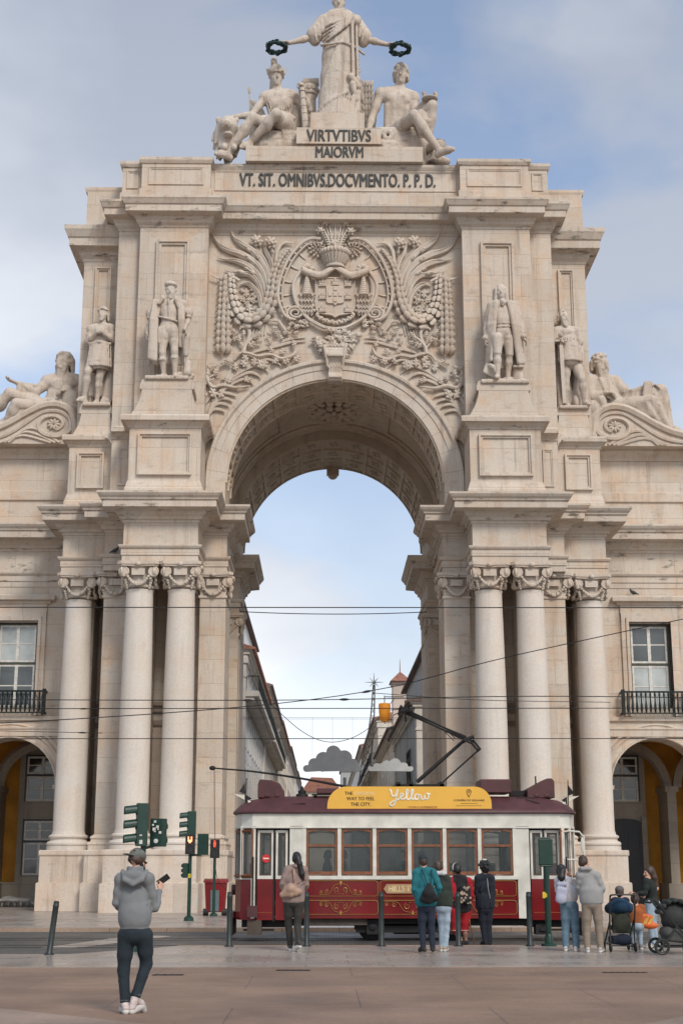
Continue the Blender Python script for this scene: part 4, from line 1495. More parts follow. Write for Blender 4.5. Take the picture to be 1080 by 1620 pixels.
def sd_leg(sd, hip, kn, an, to=None, t=1.0, k=.03):
    hip, kn, an = map(lambda q: np.array(q, float), (hip, kn, an))
    sd.cap(hip, hip * .5 + kn * .5, .090 * t, .076 * t, k)
    sd.cap(hip * .5 + kn * .5, kn, .076 * t, .057 * t, k)
    sd.cap(kn, kn * .68 + an * .32, .054 * t, .057 * t, k)
    sd.cap(kn * .68 + an * .32, an, .057 * t, .034 * t, k)
    back = V3(0, .028, 0)
    sd.ell(kn * .7 + an * .3 + back, V3(.046, .046, .085) * t, None, .04)
    if to is not None:
        to = np.array(to, float)
        dd = unit((to - an) * V3(1, 1, 0))
        heel = an - dd * .035
        heel[2] = to[2]
        sd.cap(heel, an, .034 * t, .034 * t, .02)
        sd.cap(an + V3(0, 0, -.01), an * .35 + to * .65 + V3(0, 0, .008), .034 * t, .034 * t, .02)
        sd.cap(an * .35 + to * .65, to, .036 * t, .024 * t, .02)
        sd.cap(heel, an * .35 + to * .65 - V3(0, 0, .006), .032 * t, .034 * t, .02)

def sd_torso(sd, J, t=1.0, fem=False, muscle=False):
    pel, ch, nk, hd = J['pel'], J['chest'], J['neck'], J['head']
    shm = (J['shL'] + J['shR']) / 2
    ax = unit(J['shR'] - J['shL'])
    up = unit(nk - pel)
    fw = np.cross(ax, up)
    Rm = np.stack([ax, -fw, np.cross(ax, -fw)], 1)
    wa = pel * .58 + ch * .42
    sd.ell(ch, V3(.155, .108, .165) * t, Rm, .05)
    sd.ell(wa, V3(.132 if not fem else .118, .098, .13) * t, Rm, .05)
    sd.ell(pel, V3(.150 if not fem else .162, .112, .125) * t, None, .05)
    sd.cap(J['shL'], J['shR'], .062 * t, None, .05)
    sd.cap(nk - up * .04, hd - up * .03, .058 * t, .052 * t, .03)
    for q in ('shL', 'shR'):
        sd.cap(nk - up * .01, nk * .35 + J[q] * .65 + up * .015, .040 * t, .05 * t, .04)
        sd.ell(J[q], V3(.064, .064, .064) * t, None, .04)
    if fem:
        for q in (-1, 1):
            sd.ell(ch + ax * q * .072 + fw * .085 - up * .01, V3(.062, .055, .062) * t, None, .03)
    if muscle:
        for q in (-1, 1):
            sd.ell(ch + ax * q * .072 + fw * .088 + up * .055, V3(.078, .030, .055) * t, Rm, .018)
            for i in range(3):
                sd.ell(wa + ax * q * .034 + fw * .086 + up * (.075 - .06 * i), V3(.034, .022, .030) * t, Rm, .014)
            sd.cap(ch + ax * q * .125 + fw * .05 - up * .05, pel + ax * q * .12 + fw * .04 + up * .08, .040 * t, .036 * t, .03)

def sd_body(sd, J, t=1.0, fem=False, muscle=False, hd=(0, 0, 0), curls=(.4, .4), arms=(1, 1), legs=True, feet=True, beard=0, palm=None, fr=.0095, hs=1.0):
    sd_torso(sd, J, t, fem, muscle)
    Rm = head_rot(*hd)
    sd_head(sd, J['head'], Rm, beard, hs)
    for i, q in enumerate('LR'):
        if arms[i]:
            sd_arm(sd, J['sh' + q], J['el' + q], J['wr' + q], t * (.88 if fem else 1))
            d = J.get('ha' + q)
            d = (J['wr' + q] - J['el' + q]) if d is None else d
            n = (palm or {}).get(q, V3(1 if q == 'L' else -1, 0, 0))
            sd_hand(sd, J['wr' + q], d, n, (1 if q == 'L' else -1), curls[i], fr)
        if legs:
            sd_leg(sd, J['hip' + q], J['kn' + q], J['an' + q], J['to' + q] if feet else None, t)
    return Rm

def folds(sd, pts_top, pts_bot, r0, r1, k=.012, sag=0.0):
    """row of drapery folds between two rails"""
    for a, b in zip(pts_top, pts_bot):
        a, b = np.array(a, float), np.array(b, float)
        m = (a + b) / 2 + V3(0, 0, -sag)
        sd.cap(a, m, r0, (r0 + r1) / 2, k)
        sd.cap(m, b, (r0 + r1) / 2, r1, k)

def mapper(cx0, cy0, u):
    return lambda cx, cy, y=0.0: V3((cx - cx0) * u, y, (cy0 - cy) * u)

def shell(x, hw, dp):
    return -dp * math.sqrt(max(0.0, 1 - min(1, abs(x) / hw) ** 2))

MS = M['statue']

st = empty('statue', (0.15, 57.9, 34.15), 0, 'tall robed woman carved in stone, standing highest with both arms stretched out sideways', 'statue')
g = mapper(500, 935, 0.00176)
J = pose(pel=g(505, 400), chest=g(500, 225), neck=g(500, 118), head=g(502, 22, -.02), shL=g(392, 172), elL=g(290, 300, -.04), wrL=g(130, 362, -.10),
         shR=g(618, 172), elR=g(712, 312, -.04), wrR=g(868, 370, -.10), haL=V3(-1, -.2, -.05), haR=V3(1, -.2, -.02))
sd = SD()
Rm = sd_body(sd, J, 1.12, True, hd=(0, .22, 0), curls=(.9, .9), legs=False, palm={'L': V3(0, -.2, -1), 'R': V3(0, -.2, -1)}, fr=.012)
sd_curls(sd, J['head'], Rm, 0, 1.0, 3, 60)
sd.ell(J['head'] + V3(0, .10, .03), (.06, .07, .06), None, .03)
sd.build('body', MS, st, .013, (3.46, 3.46, 3.80))
sd = SD()
DX, DY = .285, .215
for dx in (-.07, .0, .07):
    sd.chain([g(505, 150) + V3(dx * 1.1, 0, 0), g(505, 240) + V3(dx * 1.2, 0, 0), g(508, 330) + V3(dx, 0, 0), g(512, 440) + V3(dx * 1.2, 0, 0), g(508, 600) + V3(dx * 1.3, 0, 0), g(500, 760) + V3(dx * 1.35, 0, 0), g(492, 900) + V3(dx * 1.45, 0, 0)], [.130, .142, .145, .150, .155, .160, .170], .05)
sd.cap(g(495, 880), g(495, 925), .25, .265, .05)
for q, e, sx in (('shL', 'elL', -1), ('shR', 'elR', 1)):
    sd.cap(J[q], J[q] * .25 + J[e] * .75 + V3(0, 0, -.02), .105, .105, .03)
    sd.cap(J[q] * .5 + J[e] * .5 + V3(0, 0, -.04), J[q] * .3 + J[e] * .7 + V3(0, 0, -.10), .09, .07, .02)
    for k in range(4):
        a = J[q] * (1 - .25 * k) + J[e] * .25 * k
        sd.cap(a + V3(0, -.10, .02), a + V3(sx * -.03, -.09, -.13), .016, .012, .010)
for i in range(15):
    t = i / 14
    a, b = (590 + 70 * t, 215 + 330 * t), (345 + 235 * t, 880 - 120 * t)
    pts = []
    for u in np.linspace(0, 1, 9):
        x, y = a[0] + (b[0] - a[0]) * u - 34 * math.sin(PI * u), a[1] + (b[1] - a[1]) * u
        p = g(x, y)
        p[1] = shell(p[0], .27, .165 if y > 300 else .15) - .008
        pts.append(p)
    sd.chain(pts, [.012 + .010 * math.sin(PI * u) for u in np.linspace(0, 1, 9)], .006)
for i in range(5):
    pts = []
    for u in np.linspace(0, 1, 6):
        p = g(372 + 8 * i + (225 + 5 * i) * u, 375 - 32 * i - (165 - 12 * i) * u + 20 * math.sin(PI * u))
        p[1] = shell(p[0], .24, .185) - .012
        pts.append(p)
    sd.chain(pts, [.016] * 6, .010)
pts = [g(365 + 325 * u, 380 + 28 * u + 10 * math.sin(9 * u)) for u in np.linspace(0, 1, 9)]
for p in pts:
    p[1] = shell(p[0], .30, .20)
sd.chain(pts, [.016] * 9, .012)
pts = [g(340 + 225 * u, 885 - 125 * u) for u in np.linspace(0, 1, 8)]
for p in pts:
    p[1] = shell(p[0], .30, .225)
sd.chain(pts, [.022] * 8, .012)
for i in range(17):
    x = 345 + 300 * i / 16
    a, b = g(x + 6, 790 if x > 480 else 860), g(x - 4, 930)
    a[1], b[1] = shell(a[0], .30, .225), shell(b[0], .30, .26)
    sd.cap(a, b, .012, .020, .008)
for (a, b, r) in (((600, 230), (605, 660), .022), ((630, 240), (640, 640), .02), ((585, 645), (640, 700), .045), ((640, 650), (670, 760), .045), ((600, 700), (630, 800), .04), ((645, 740), (640, 880), .035), ((610, 790), (600, 900), .028), ((625, 210), (640, 190), .06)):
    pa, pb = g(*a), g(*b)
    pa[1], pb[1] = shell(pa[0], .30, .235), shell(pb[0], .30, .245)
    sd.cap(pa, pb, r, r * .85, .012)
sd.build('robe', MS, st, .0105, (3.46, 3.46, 3.80))
m = MB()
m.lathe(-1.35, 1.0, [(0.36, 0), (0.34, 0.2), (0.32, 1.9), (0.40, 1.95), (0.42, 2.05), (0.38, 2.12), (0.42, 2.3), (0.36, 2.42), (0.16, 2.5)], 18)
m.cyl((-1.65, 1.0, 2.62), (-0.9, 1.0, 2.66), 0.2, 0.2, 12)
for k in range(12):
    a = k * PI / 6
    m.ell((-1.35 + .4 * math.cos(a), 1.0 + .4 * math.sin(a), 2.2), (.1, .1, .14), None, 6, 4)
m.build('pillar', MS, st, smooth=40, local=True)

def wreath(loc, tilt, label):
    w = empty('laurel_wreath', loc, 0, label, 'wreath')
    m = MB()
    rg = random.Random(4)
    rot = rotx(tilt)
    m.tube([tuple(rot @ Vector((.40 * math.cos(2 * PI * i / 28), .40 * math.sin(2 * PI * i / 28), 0))) for i in range(29)], .085, 7)
    for i in range(64):
        a = 2 * PI * i / 64 + rg.uniform(-.05, .05)
        b = rg.uniform(0, 2 * PI)
        c = Vector(((.40 + .09 * math.cos(b)) * math.cos(a), (.40 + .09 * math.cos(b)) * math.sin(a), .09 * math.sin(b)))
        m.ell(rot @ c, (.13, .022, .055), rot @ rotz(a + PI / 2 + rg.uniform(-.6, .6)) @ rotx(b), 6, 4)
    m.build('leaf_ring', M['bronze'], w, smooth=50, local=True)

wreath((-2.66, 57.35, 37.62), R(-3), 'green bronze laurel wreath held out on the left, above the helmeted figure')
wreath((2.92, 57.35, 37.60), R(-3), 'green bronze laurel wreath held out on the right, above the winged figure')

SV = V3(3.48, 3.48, 4.0)

st = empty('statue', (-2.74, 58.3, 31.84), 0, 'seated stone figure in a crested helmet resting one arm on a lion', 'statue')
g = mapper(640, 1170, 0.00132)
J = pose(pel=g(715, 735, .02), chest=g(690, 530, .0), neck=g(665, 385, .0), head=g(648, 262, -.03), shL=g(540, 465, -.02), elL=g(420, 650, -.10), wrL=g(235, 705, -.18),
         shR=g(815, 440), elR=g(985, 575, -.02), wrR=g(915, 440, -.14), haL=V3(-.8, -.1, -.6), haR=V3(-.2, -.3, .8),
         hipL=g(630, 770, -.04), knL=g(440, 800, -.42), anL=g(205, 1105, -.36), toL=g(95, 1140, -.44),
         hipR=g(770, 760, -.04), knR=g(665, 775, -.46), anR=g(410, 985, -.30), toR=g(330, 1050, -.36))
sd = SD()
Rm = sd_body(sd, J, 1.08, True, hd=(.25, .12, 0), curls=(.5, 1.3), palm={'L': V3(0, -.2, -1), 'R': V3(-.4, -.8, 0)}, fr=.012)
for k in range(8):
    sd.cap(J['head'] + V3(-.06 + .012 * k, .06, -.02), J['head'] + V3(-.085 + .01 * k, .08, -.20), .024, .016, .012)
sd.build('body', MS, st, .013, SV)
sd = SD()
H_ = J['head']
sd.ell(H_ + V3(0, .02, .07), (.098, .112, .10), None, .01)
sd.box(H_ + V3(0, .02, .055), (.103, .115, .018), None, .01, .012)
sd.chain([H_ + V3(-.035, -.07, .155), H_ + V3(-.03, .0, .215), H_ + V3(-.03, .08, .215), H_ + V3(-.03, .14, .12)], [.028, .04, .042, .03], .012)
for q in (-1, 1):
    sd.cap(H_ + V3(q * .10, .03, .06), H_ + V3(q * .125, .05, .13), .022, .012, .01)
sd.ell(H_ + V3(0, -.085, .03), (.085, .03, .018), None, .01)
sd.build('helmet', MS, st, .012, SV)
sd = SD()
sd_torso(sd, J, 1.14, True)
sd.cap(J['hipL'] * .9 + J['pel'] * .1, J['hipL'] * .55 + J['knL'] * .45, .13, .11, .04)
sd.cap(J['hipR'] * .9 + J['pel'] * .1, J['hipR'] * .45 + J['knR'] * .55, .13, .11, .04)
for p in (J['neck'], J['head']):
    sd.ell(p + V3(0, 0, .06), (.1, .1, .14), None, .01, True)
for i in range(9):
    a, b = g(540 + 30 * i, 480 + 12 * i), g(610 + 24 * i, 690)
    a[1], b[1] = -.115, -.125
    sd.cap(a, b, .008, .012, .008)
pts = [g(570 + 260 * u, 720 - 70 * math.sin(PI * u * .8) + 20 * u, -.15 - .03 * math.sin(PI * u)) for u in np.linspace(0, 1, 8)]
sd.chain(pts, [.026] * 8, .012)
for i in range(10):
    a, b = g(700 + 14 * i, 690 + 5 * i, -.28 + .02 * i), g(735 + 13 * i, 930 - 8 * i, -.27 + .02 * i)
    sd.cap(a, b, .026, .020, .010)
for i in range(5):
    sd.cap(g(800 - 10 * i, 910 + 12 * i, -.25), g(760 + 20 * i, 950, -.28), .035, .02, .01)
sd.build('tunic', MS, st, .012, SV)
sd = SD()
c = g(190, 900, -.30)
f = lambda x, y, z: c + V3(x, y, z)
sd.ell(f(-.01, .06, -.02), (.165, .15, .22), None, .04)
sd.ell(f(.02, -.06, .06), (.12, .11, .12), None, .04)
sd.ell(f(.0, -.15, .03), (.075, .08, .055), None, .03)
sd.ell(f(.0, -.215, .045), (.03, .025, .02), None, .01)
sd.ell(f(.02, -.12, -.075), (.065, .075, .028), None, .02)
sd.ell(f(.01, -.19, -.03), (.05, .06, .028), None, .01, True)
for q in (-1, 1):
    sd.ell(f(q * .055, -.155, .095), (.018, .016, .014), None, .006, True)
    sd.ell(f(q * .055, -.142, .093), (.013, .01, .011), None, .003)
    sd.ell(f(q * .115, .0, .165), (.035, .03, .04), None, .02)
    for k in range(3):
        sd.ell(f(q * .018 * (k + 1), -.20, -.012), (.008, .008, .014), None, .003)
rg = random.Random(8)
for k in range(60):
    a, t = rg.uniform(0, 2 * PI), rg.uniform(-1, .8)
    p = f(.16 * math.cos(a) * math.sqrt(1 - t * t * .8), .07 + .13 * math.sin(a), .2 * t - .03)
    if p[1] < c[1] - .08:
        continue
    sd.cap(p, p + V3(-.02 + rg.uniform(-.03, .03), -.02, -.09), .030, .012, .010)
for q in (-1, 1):
    sd.cap(f(.02 + q * .05, .0, -.12), f(.04 + q * .06, -.10, -.22), .055, .04, .03)
sd.build('lion', MS, st, .012, SV)
m = MB()
for (x0, z0, x1, z1, yy) in ((372, 285, 400, 860, .30), (905, 220, 800, 800, .32), (1005, 370, 960, 860, .36)):
    a, b = g(x0, z0, yy) * SV, g(x1, z1, yy) * SV
    m.tube([a, b], [.03, .05], 6)
    m.ell(a + V3(0, 0, .12), (.07, .06, .22), None, 6, 5)
for (pts, w) in (((((385, 350), (470, 440), (490, 560), (520, 760)), .28)), ((((380, 350), (400, 500), (410, 700), (400, 860)), .16)), ((((890, 270), (850, 380), (860, 560), (880, 820)), .24)), ((((1000, 400), (965, 470), (960, 640), (950, 860)), .22))):
    m.tube([g(a, b, .32) * SV for a, b in bez(pts, 12)], [w * (.25 + .75 * min(1, i / 7)) for i in range(13)], 9, flat=(YAX, .55))
m.build('flag', MS, st, smooth=50, local=True)
m = MB()
a, b = g(905, 385, -.15) * SV, g(955, 885, -.22) * SV
m.tube([a, a * .98 + b * .02, a * .9 + b * .1, b], [.06, .13, .12, .16], 8)
for k in range(6):
    t = .12 + .15 * k
    m.tube([a * (1 - t) + b * t, a * (.985 - t) + b * (t + .015)], [.165, .165], 8)
m.ell(a, (.13, .13, .13), None, 8, 6)
m.build('sword', MS, st, smooth=40, local=True)
sd = SD()
sd.box(g(700, 960, -.02), (.27, .26, .145), None, .04, .03)
sd.box(g(560, 1000, -.05), (.16, .2, .08), None, .03, .03)
for k in range(12):
    sd.ell(g(rg.uniform(520, 860), rg.uniform(880, 1010), -.24 + rg.uniform(-.03, .03)), (.07, .05, .05), None, .03)
sd.build('rock_seat', MS, st, .014, SV)

st = empty('statue', (2.84, 58.3, 31.80), 0, 'seated nude winged youth carved in stone with curly hair and one leg stretched out', 'statue')
g = mapper(430, 1270, 0.00124)
J = pose(pel=g(400, 850, .05), chest=g(425, 570, .0), neck=g(450, 400, .0), head=g(465, 262, -.03), shL=g(250, 450, .0), elL=g(160, 690, .0), wrL=g(115, 865, -.10),
         shR=g(600, 490, .0), elR=g(590, 690, -.08), wrR=g(690, 640, -.26), haL=V3(-.05, -.4, -.6), haR=V3(.8, -.3, .2),
         hipL=g(340, 880, .0), knL=g(575, 850, -.46), anL=g(835, 1175, -.40), toL=g(965, 1200, -.52),
         hipR=g(480, 850, .0), knR=g(770, 700, -.34), anR=g(730, 1040, -.20), toR=g(780, 1090, -.32))
sd = SD()
Rm = sd_body(sd, J, 1.13, False, True, hd=(-.10, .10, 0), curls=(.8, .4), palm={'L': V3(0, .2, -1), 'R': V3(0, 0, 1)}, fr=.0125, hs=1.06)
sd_curls(sd, J['head'], Rm, .02, 1.06, 6, 70, .026)
sd.build('body', MS, st, .0125, SV)
m = MB()
for (c0, tip, n_, hw, yy) in (((120, 540), (110, 205), 10, .40, .30), ((600, 500), (590, 330), 7, .26, .30)):
    big = bez([g(c0[0], c0[1] + 330, yy) * SV, g(c0[0] - 10, c0[1], yy) * SV, g(*tip, yy) * SV], 10)
    m.tube([Vector(p) for p in big], [hw * v for v in (.25, .5, .75, .95, 1.1, 1.2, 1.2, 1.12, .95, .7, .3)], 12, flat=(YAX, .35))
    for k in range(n_ * 4):
        q, r_ = divmod(k, 4)
        z = c0[1] + 300 - (c0[1] + 300 - tip[1]) * (q + .5) / n_
        x = c0[0] - 70 * hw * 1.6 + 75 * hw * r_
        m.ell(g(x, z, yy) * SV + V3(0, -hw * .42, 0), (.07, .05, .20), roty(.15 * (r_ - 1.5)), 7, 5)
m.build('wing', MS, st, smooth=50, local=True)
sd = SD()
for i in range(7):
    sd.chain([g(640 + 22 * i, 745 - 8 * i, -.30), g(630 + 20 * i, 850, -.33), g(640 + 16 * i, 985, -.26)], [.026, .03, .02], .012)
for i in range(9):
    sd.chain([g(190 + 20 * i, 925 + 6 * i, -.16), g(255 + 18 * i, 1080, -.33), g(330 + 16 * i, 1245 - 12 * i, -.36)], [.022, .03, .018], .012)
for k in range(8):
    a = k * PI / 4
    sd.ell(g(310 + 40 * math.cos(a), 985 + 40 * math.sin(a), -.31), (.035, .03, .03), None, .01)
for i in range(5):
    sd.cap(g(420 + 12 * i, 1250 - 10 * i, -.35), g(500 + 8 * i, 1170 + 8 * i, -.35), .018, .012, .01)
sd.build('drapery', MS, st, .012, SV)
sd = SD()
sd.box(g(440, 1070, .0), (.33, .27, .24), None, .04, .03)
sd.box(g(760, 1150, .04), (.18, .16, .15), None, .04, .03)
for k in range(14):
    sd.ell(g(rg.uniform(330, 900), rg.uniform(960, 1220), -.22 + rg.uniform(-.02, .04)), (.08, .05, .05), None, .03)
sd.build('rock_seat', MS, st, .014, SV)
m = MB()
c = g(745, 640, -.34) * SV
m.lathe(c[0], c[1], [(.10, c[2] - .04), (.36, c[2]), (.36, c[2] + .03), (.06, c[2] + .04)], 16)
for dx in (-.24, .27):
    m.lathe(c[0] + dx, c[1], [(.05, c[2] + .02), (.05, c[2] + .14), (.11, c[2] + .3), (.11, c[2] + .33), (.02, c[2] + .31)], 10)
m.build('dish', MS, st, smooth=40, local=True)
m = MB()
c = g(840, 1060, -.14) * SV
m.lathe(c[0], c[1], [(.22, c[2] - .1), (.34, c[2] + .05), (.36, c[2] + .25), (.30, c[2] + .3), (.33, c[2] + .36), (.05, c[2] + .38)], 14)
m.build('basket', MS, st, smooth=40, local=True)

st = empty('statue', (-6.95, 56.05, 21.17), 0, 'bearded stone man in a flat cap and long open cloak', 'statue')
g = mapper(430, 1520, 0.00125)
J = pose(pel=g(420, 800), chest=g(425, 560), neck=g(432, 400), head=g(434, 268, -.02), shL=g(262, 450), elL=g(165, 660, .03), wrL=g(140, 870, -.05), haL=V3(-.05, -.1, -1),
         shR=g(600, 450), elR=g(680, 640, .04), wrR=g(640, 840, -.12), haR=V3(.4, -.4, -.6),
         hipL=g(350, 850), knL=g(350, 1130, -.04), anL=g(378, 1425, .02), toL=g(355, 1480, -.14), hipR=g(495, 850), knR=g(515, 1120, -.08), anR=g(528, 1435, -.04), toR=g(545, 1490, -.20))
sd = SD()
Rm = sd_body(sd, J, 1.05, hd=(0, .10, 0), curls=(.6, .5), beard=.06, fr=.012)
sd_curls(sd, J['head'], Rm, 0, 1, 2, 20)
sd.ell(J['head'] + V3(0, .01, .09), (.11, .12, .045), None, .012)
sd.ell(J['head'] + V3(-.01, .01, .125), (.095, .10, .035), None, .02)
sd.ell(g(345, 880), (.115, .12, .17), None, .03)
sd.ell(g(500, 870), (.115, .12, .17), None, .03)
for x in (300, 330, 360, 470, 500, 530):
    sd.cap(g(x, 800, -.10), g(x, 1000, -.09), .014, .014, .008)
sd.chain([g(270, 640, -.08), g(420, 690, -.125), g(570, 720, -.08)], [.018, .02, .018], .008)
sd.cap(g(415, 420, -.11), g(440, 680, -.12), .02, .02, .01)
for q, x in (('knL', 350), ('knR', 520)):
    for d in (0, .02):
        sd.ell(J[q] + V3(0, 0, -.11 - d), (.068, .068, .016), None, .01)
sd.build('body', MS, st, .0115, (2.5, 2.5, 2.6))
sd = SD()
for i in range(5):
    sd.chain([g(225 + 16 * i, 430, -.07 + .02 * i), g(200 + 14 * i, 700, -.11 + .01 * i), g(185 + 20 * i, 1210 + 6 * i, -.08)], [.035, .04, .036], .016)
for i in range(4):
    sd.chain([g(555 + 18 * i, 430, -.07 + .02 * i), g(575 + 14 * i, 700, -.10), g(585 + 10 * i, 1050, -.06)], [.032, .032, .02], .016)
sd.box(g(395, 860, .13), (.28, .05, .46), None, .04, .04)
for i in range(8):
    sd.cap(g(190 + 55 * i, 480, .09), g(170 + 60 * i, 1240, .09), .028, .04, .015)
sd.chain([g(330, 350, -.02), g(340, 400, -.10), g(290, 470, -.10)], [.03, .035, .03], .012)
sd.chain([g(505, 370, -.02), g(520, 420, -.10), g(555, 520, -.10)], [.03, .035, .03], .012)
for q in ('elL', 'elR'):
    sd.ell(J[q] + V3(0, -.01, .10), (.075, .075, .09), None, .02)
    sd.ell(J[q] + V3(0, -.02, .02), (.06, .06, .035), None, .01)
sd.build('cloak', MS, st, .012, (2.5, 2.5, 2.6))
sd = SD()
sd.cap(g(660, 930, -.08), g(665, 1160, -.06), .075, .045, .01)
for k in range(16):
    sd.ell(g(rg.uniform(180, 720), 1500 - rg.uniform(0, 140) * (1 if k % 2 else .4), .04), (rg.uniform(.05, .1), .08, rg.uniform(.04, .09)), None, .02)
sd.box(g(430, 1500, .0), (.36, .20, .035), None, .02, .02)
sd.cap(g(690, 1260, .0), g(690, 1400, -.04), .06, .07, .01)
sd.build('support', MS, st, .013, (2.5, 2.5, 2.6))

st = empty('statue', (7.0, 56.05, 21.17), 0, 'stone man with a long wig, knee breeches and open tail coat', 'statue')
g = mapper(375, 1450, 0.00132)
J = pose(pel=g(385, 790), chest=g(385, 540), neck=g(375, 395), head=g(370, 262, -.02), shL=g(245, 440), elL=g(185, 680, .03), wrL=g(155, 895, -.02), haL=V3(0, -.1, -1),
         shR=g(535, 430), elR=g(615, 670, .03), wrR=g(635, 880, -.06), haR=V3(.5, -.2, -.8),
         hipL=g(320, 850), knL=g(290, 1085, -.12), anL=g(290, 1380, -.10), toL=g(255, 1435, -.28), hipR=g(455, 850), knR=g(455, 1080, -.02), anR=g(428, 1390, .05), toR=g(430, 1440, -.10))
sd = SD()
Rm = sd_body(sd, J, 1.08, hd=(-.08, .06, 0), curls=(1.0, .5), fr=.012)
sd.ell(J['head'] + V3(0, .03, .045), (.095, .11, .10), None, .02)
for q in (-1, 1):
    for k in range(5):
        sd.cap(J['head'] + V3(q * (.085 + .006 * k), -.02 + .025 * k, .05), J['head'] + V3(q * (.095 + .005 * k), -.01 + .02 * k, -.15), .026, .030, .010)
sd.chain([g(375, 380, -.06), g(385, 430, -.11), g(375, 470, -.12)], [.03, .04, .02], .01)
sd.ell(g(385, 640, -.02), (.14, .12, .16), None, .04)
for z in (690, 735):
    sd.chain([g(300, z, -.09), g(385, z + 8, -.135), g(480, z - 4, -.09)], [.012] * 3, .006)
for a in (-1, 1):
    sd.cap(g(385 - a * 10, 780, -.12), g(385 + a * 120, 880, -.07), .012, .012, .006)
    kq = J['knL' if a < 0 else 'knR']
    sd.ell(kq + V3(0, 0, -.02), (.075, .078, .02), None, .01)
    sd.cap(kq + V3(0, 0, .25), kq + V3(0, 0, .03), .095, .074, .03)
sd.build('body', MS, st, .0115, (2.5, 2.5, 2.6))
sd = SD()
for q in 'LR':
    sd_arm(sd, J['sh' + q], J['el' + q], J['wr' + q] * .95 + J['el' + q] * .05, 1.38)
    sd.ell(J['wr' + q] + V3(0, 0, .03), (.062, .062, .05), None, .01)
for i in range(6):
    sd.chain([g(300 - 12 * i, 420, -.09 + .012 * i), g(265 - 14 * i, 720, -.13 + .012 * i), g(215 - 8 * i, 1170, -.10 + .03 * i)], [.035, .036, .030], .016)
    sd.chain([g(455 + 16 * i, 420, -.10 + .014 * i), g(510 + 14 * i, 720, -.12 + .012 * i), g(560 + 16 * i, 1200 - 8 * i, -.09 + .03 * i)], [.038, .04, .036], .016)
sd.box(g(385, 800, .12), (.24, .05, .50), None, .04, .05)
for i in range(9):
    sd.cap(g(230 + 42 * i, 800, .09), g(190 + 52 * i, 1215, .10), .026, .036, .014)
sd.box(g(560, 1240, .02), (.09, .10, .02), None, .01, .01)
sd.build('coat', MS, st, .012, (2.5, 2.5, 2.6))
sd = SD()
sd.box(g(375, 1462, .0), (.40, .20, .035), None, .02, .02)
for k in range(6):
    sd.cap(g(180 + 10 * k, 1200 + 14 * k, .02 - .03 * k), g(130 + 34 * k, 1310 + 16 * k, -.04), .045, .03, .012)
for k in range(12):
    sd.ell(g(rg.uniform(110, 620), 1450 - rg.uniform(0, 90), .07), (rg.uniform(.06, .1), .06, rg.uniform(.04, .07)), None, .02)
sd.cap(g(560, 1270, .06), g(580, 1430, .06), .08, .1, .02)
sd.build('support', MS, st, .013, (2.5, 2.5, 2.6))

st = empty('statue', (-10.12, 57.98, 20.78), 0, 'bare legged stone warrior with folded arms and a short pleated tunic', 'statue')
g = mapper(330, 1450, 0.0013)
J = pose(pel=g(325, 790), chest=g(330, 540), neck=g(345, 370), head=g(352, 230, -.02), shL=g(195, 430), elL=g(165, 610, -.03), wrL=g(300, 520, -.18), haL=V3(1, 0, .3),
         shR=g(475, 420), elR=g(510, 590, -.03), wrR=g(360, 520, -.20), haR=V3(-1, 0, .3),
         hipL=g(255, 840), knL=g(190, 1030, -.12), anL=g(150, 1350, -.02), toL=g(70, 1410, -.12), hipR=g(385, 850), knR=g(338, 1090, -.03), anR=g(308, 1390, .05), toR=g(300, 1440, -.08))
sd = SD()
Rm = sd_body(sd, J, 1.10, hd=(-.35, -.05, 0), curls=(.5, .5), beard=.05, palm={'L': V3(0, 1, 0), 'R': V3(0, 1, 0)}, fr=.012)
sd_curls(sd, J['head'], Rm, .08, 1.0, 4, 50)
sd.chain([J['head'] + V3(-.09, -.03, .06), J['head'] + V3(0, -.10, .07), J['head'] + V3(.09, -.03, .06)], [.016] * 3, .008)
sd.build('body', MS, st, .0115, (2.46, 2.46, 2.62))
sd = SD()
for cy, r in ((470, .14), (560, .15), (640, .155), (720, .165), (800, .175)):
    sd.ell(g(330, cy), (r, r * .78, .10), None, .05)
sd.cap(g(332, 820), g(335, 930), .165, .18, .03)
sd.cap(g(335, 1010), g(335, 1090), .15, .17, .01, True)
for i in range(13):
    x = 205 + 265 * i / 12
    a, b = g(x, 660), g(330 + (x - 330) * 1.18, 955)
    a[1], b[1] = shell(a[0], .19, .14), shell(b[0], .24, .19)
    sd.cap(a, b, .014, .022, .010)
sd.chain([g(185, 640, -.06), g(330, 640, -.155), g(470, 640, -.06)], [.024] * 3, .01)
for i in range(6):
    sd.chain([g(440 + 12 * i, 420, .05), g(480 + 8 * i, 800, .12), g(400 + 26 * i, 1330, .12)], [.04, .05, .05], .02)
sd.box(g(330, 1100, .17), (.20, .04, .26), None, .03, .04)
sd.box(g(430, 1400, .08), (.09, .09, .07), np.array(roty(.4)), .01, .01)
sd.box(g(330, 1465, .0), (.24, .18, .035), None, .02, .02)
sd.build('tunic', MS, st, .012, (2.46, 2.46, 2.62))

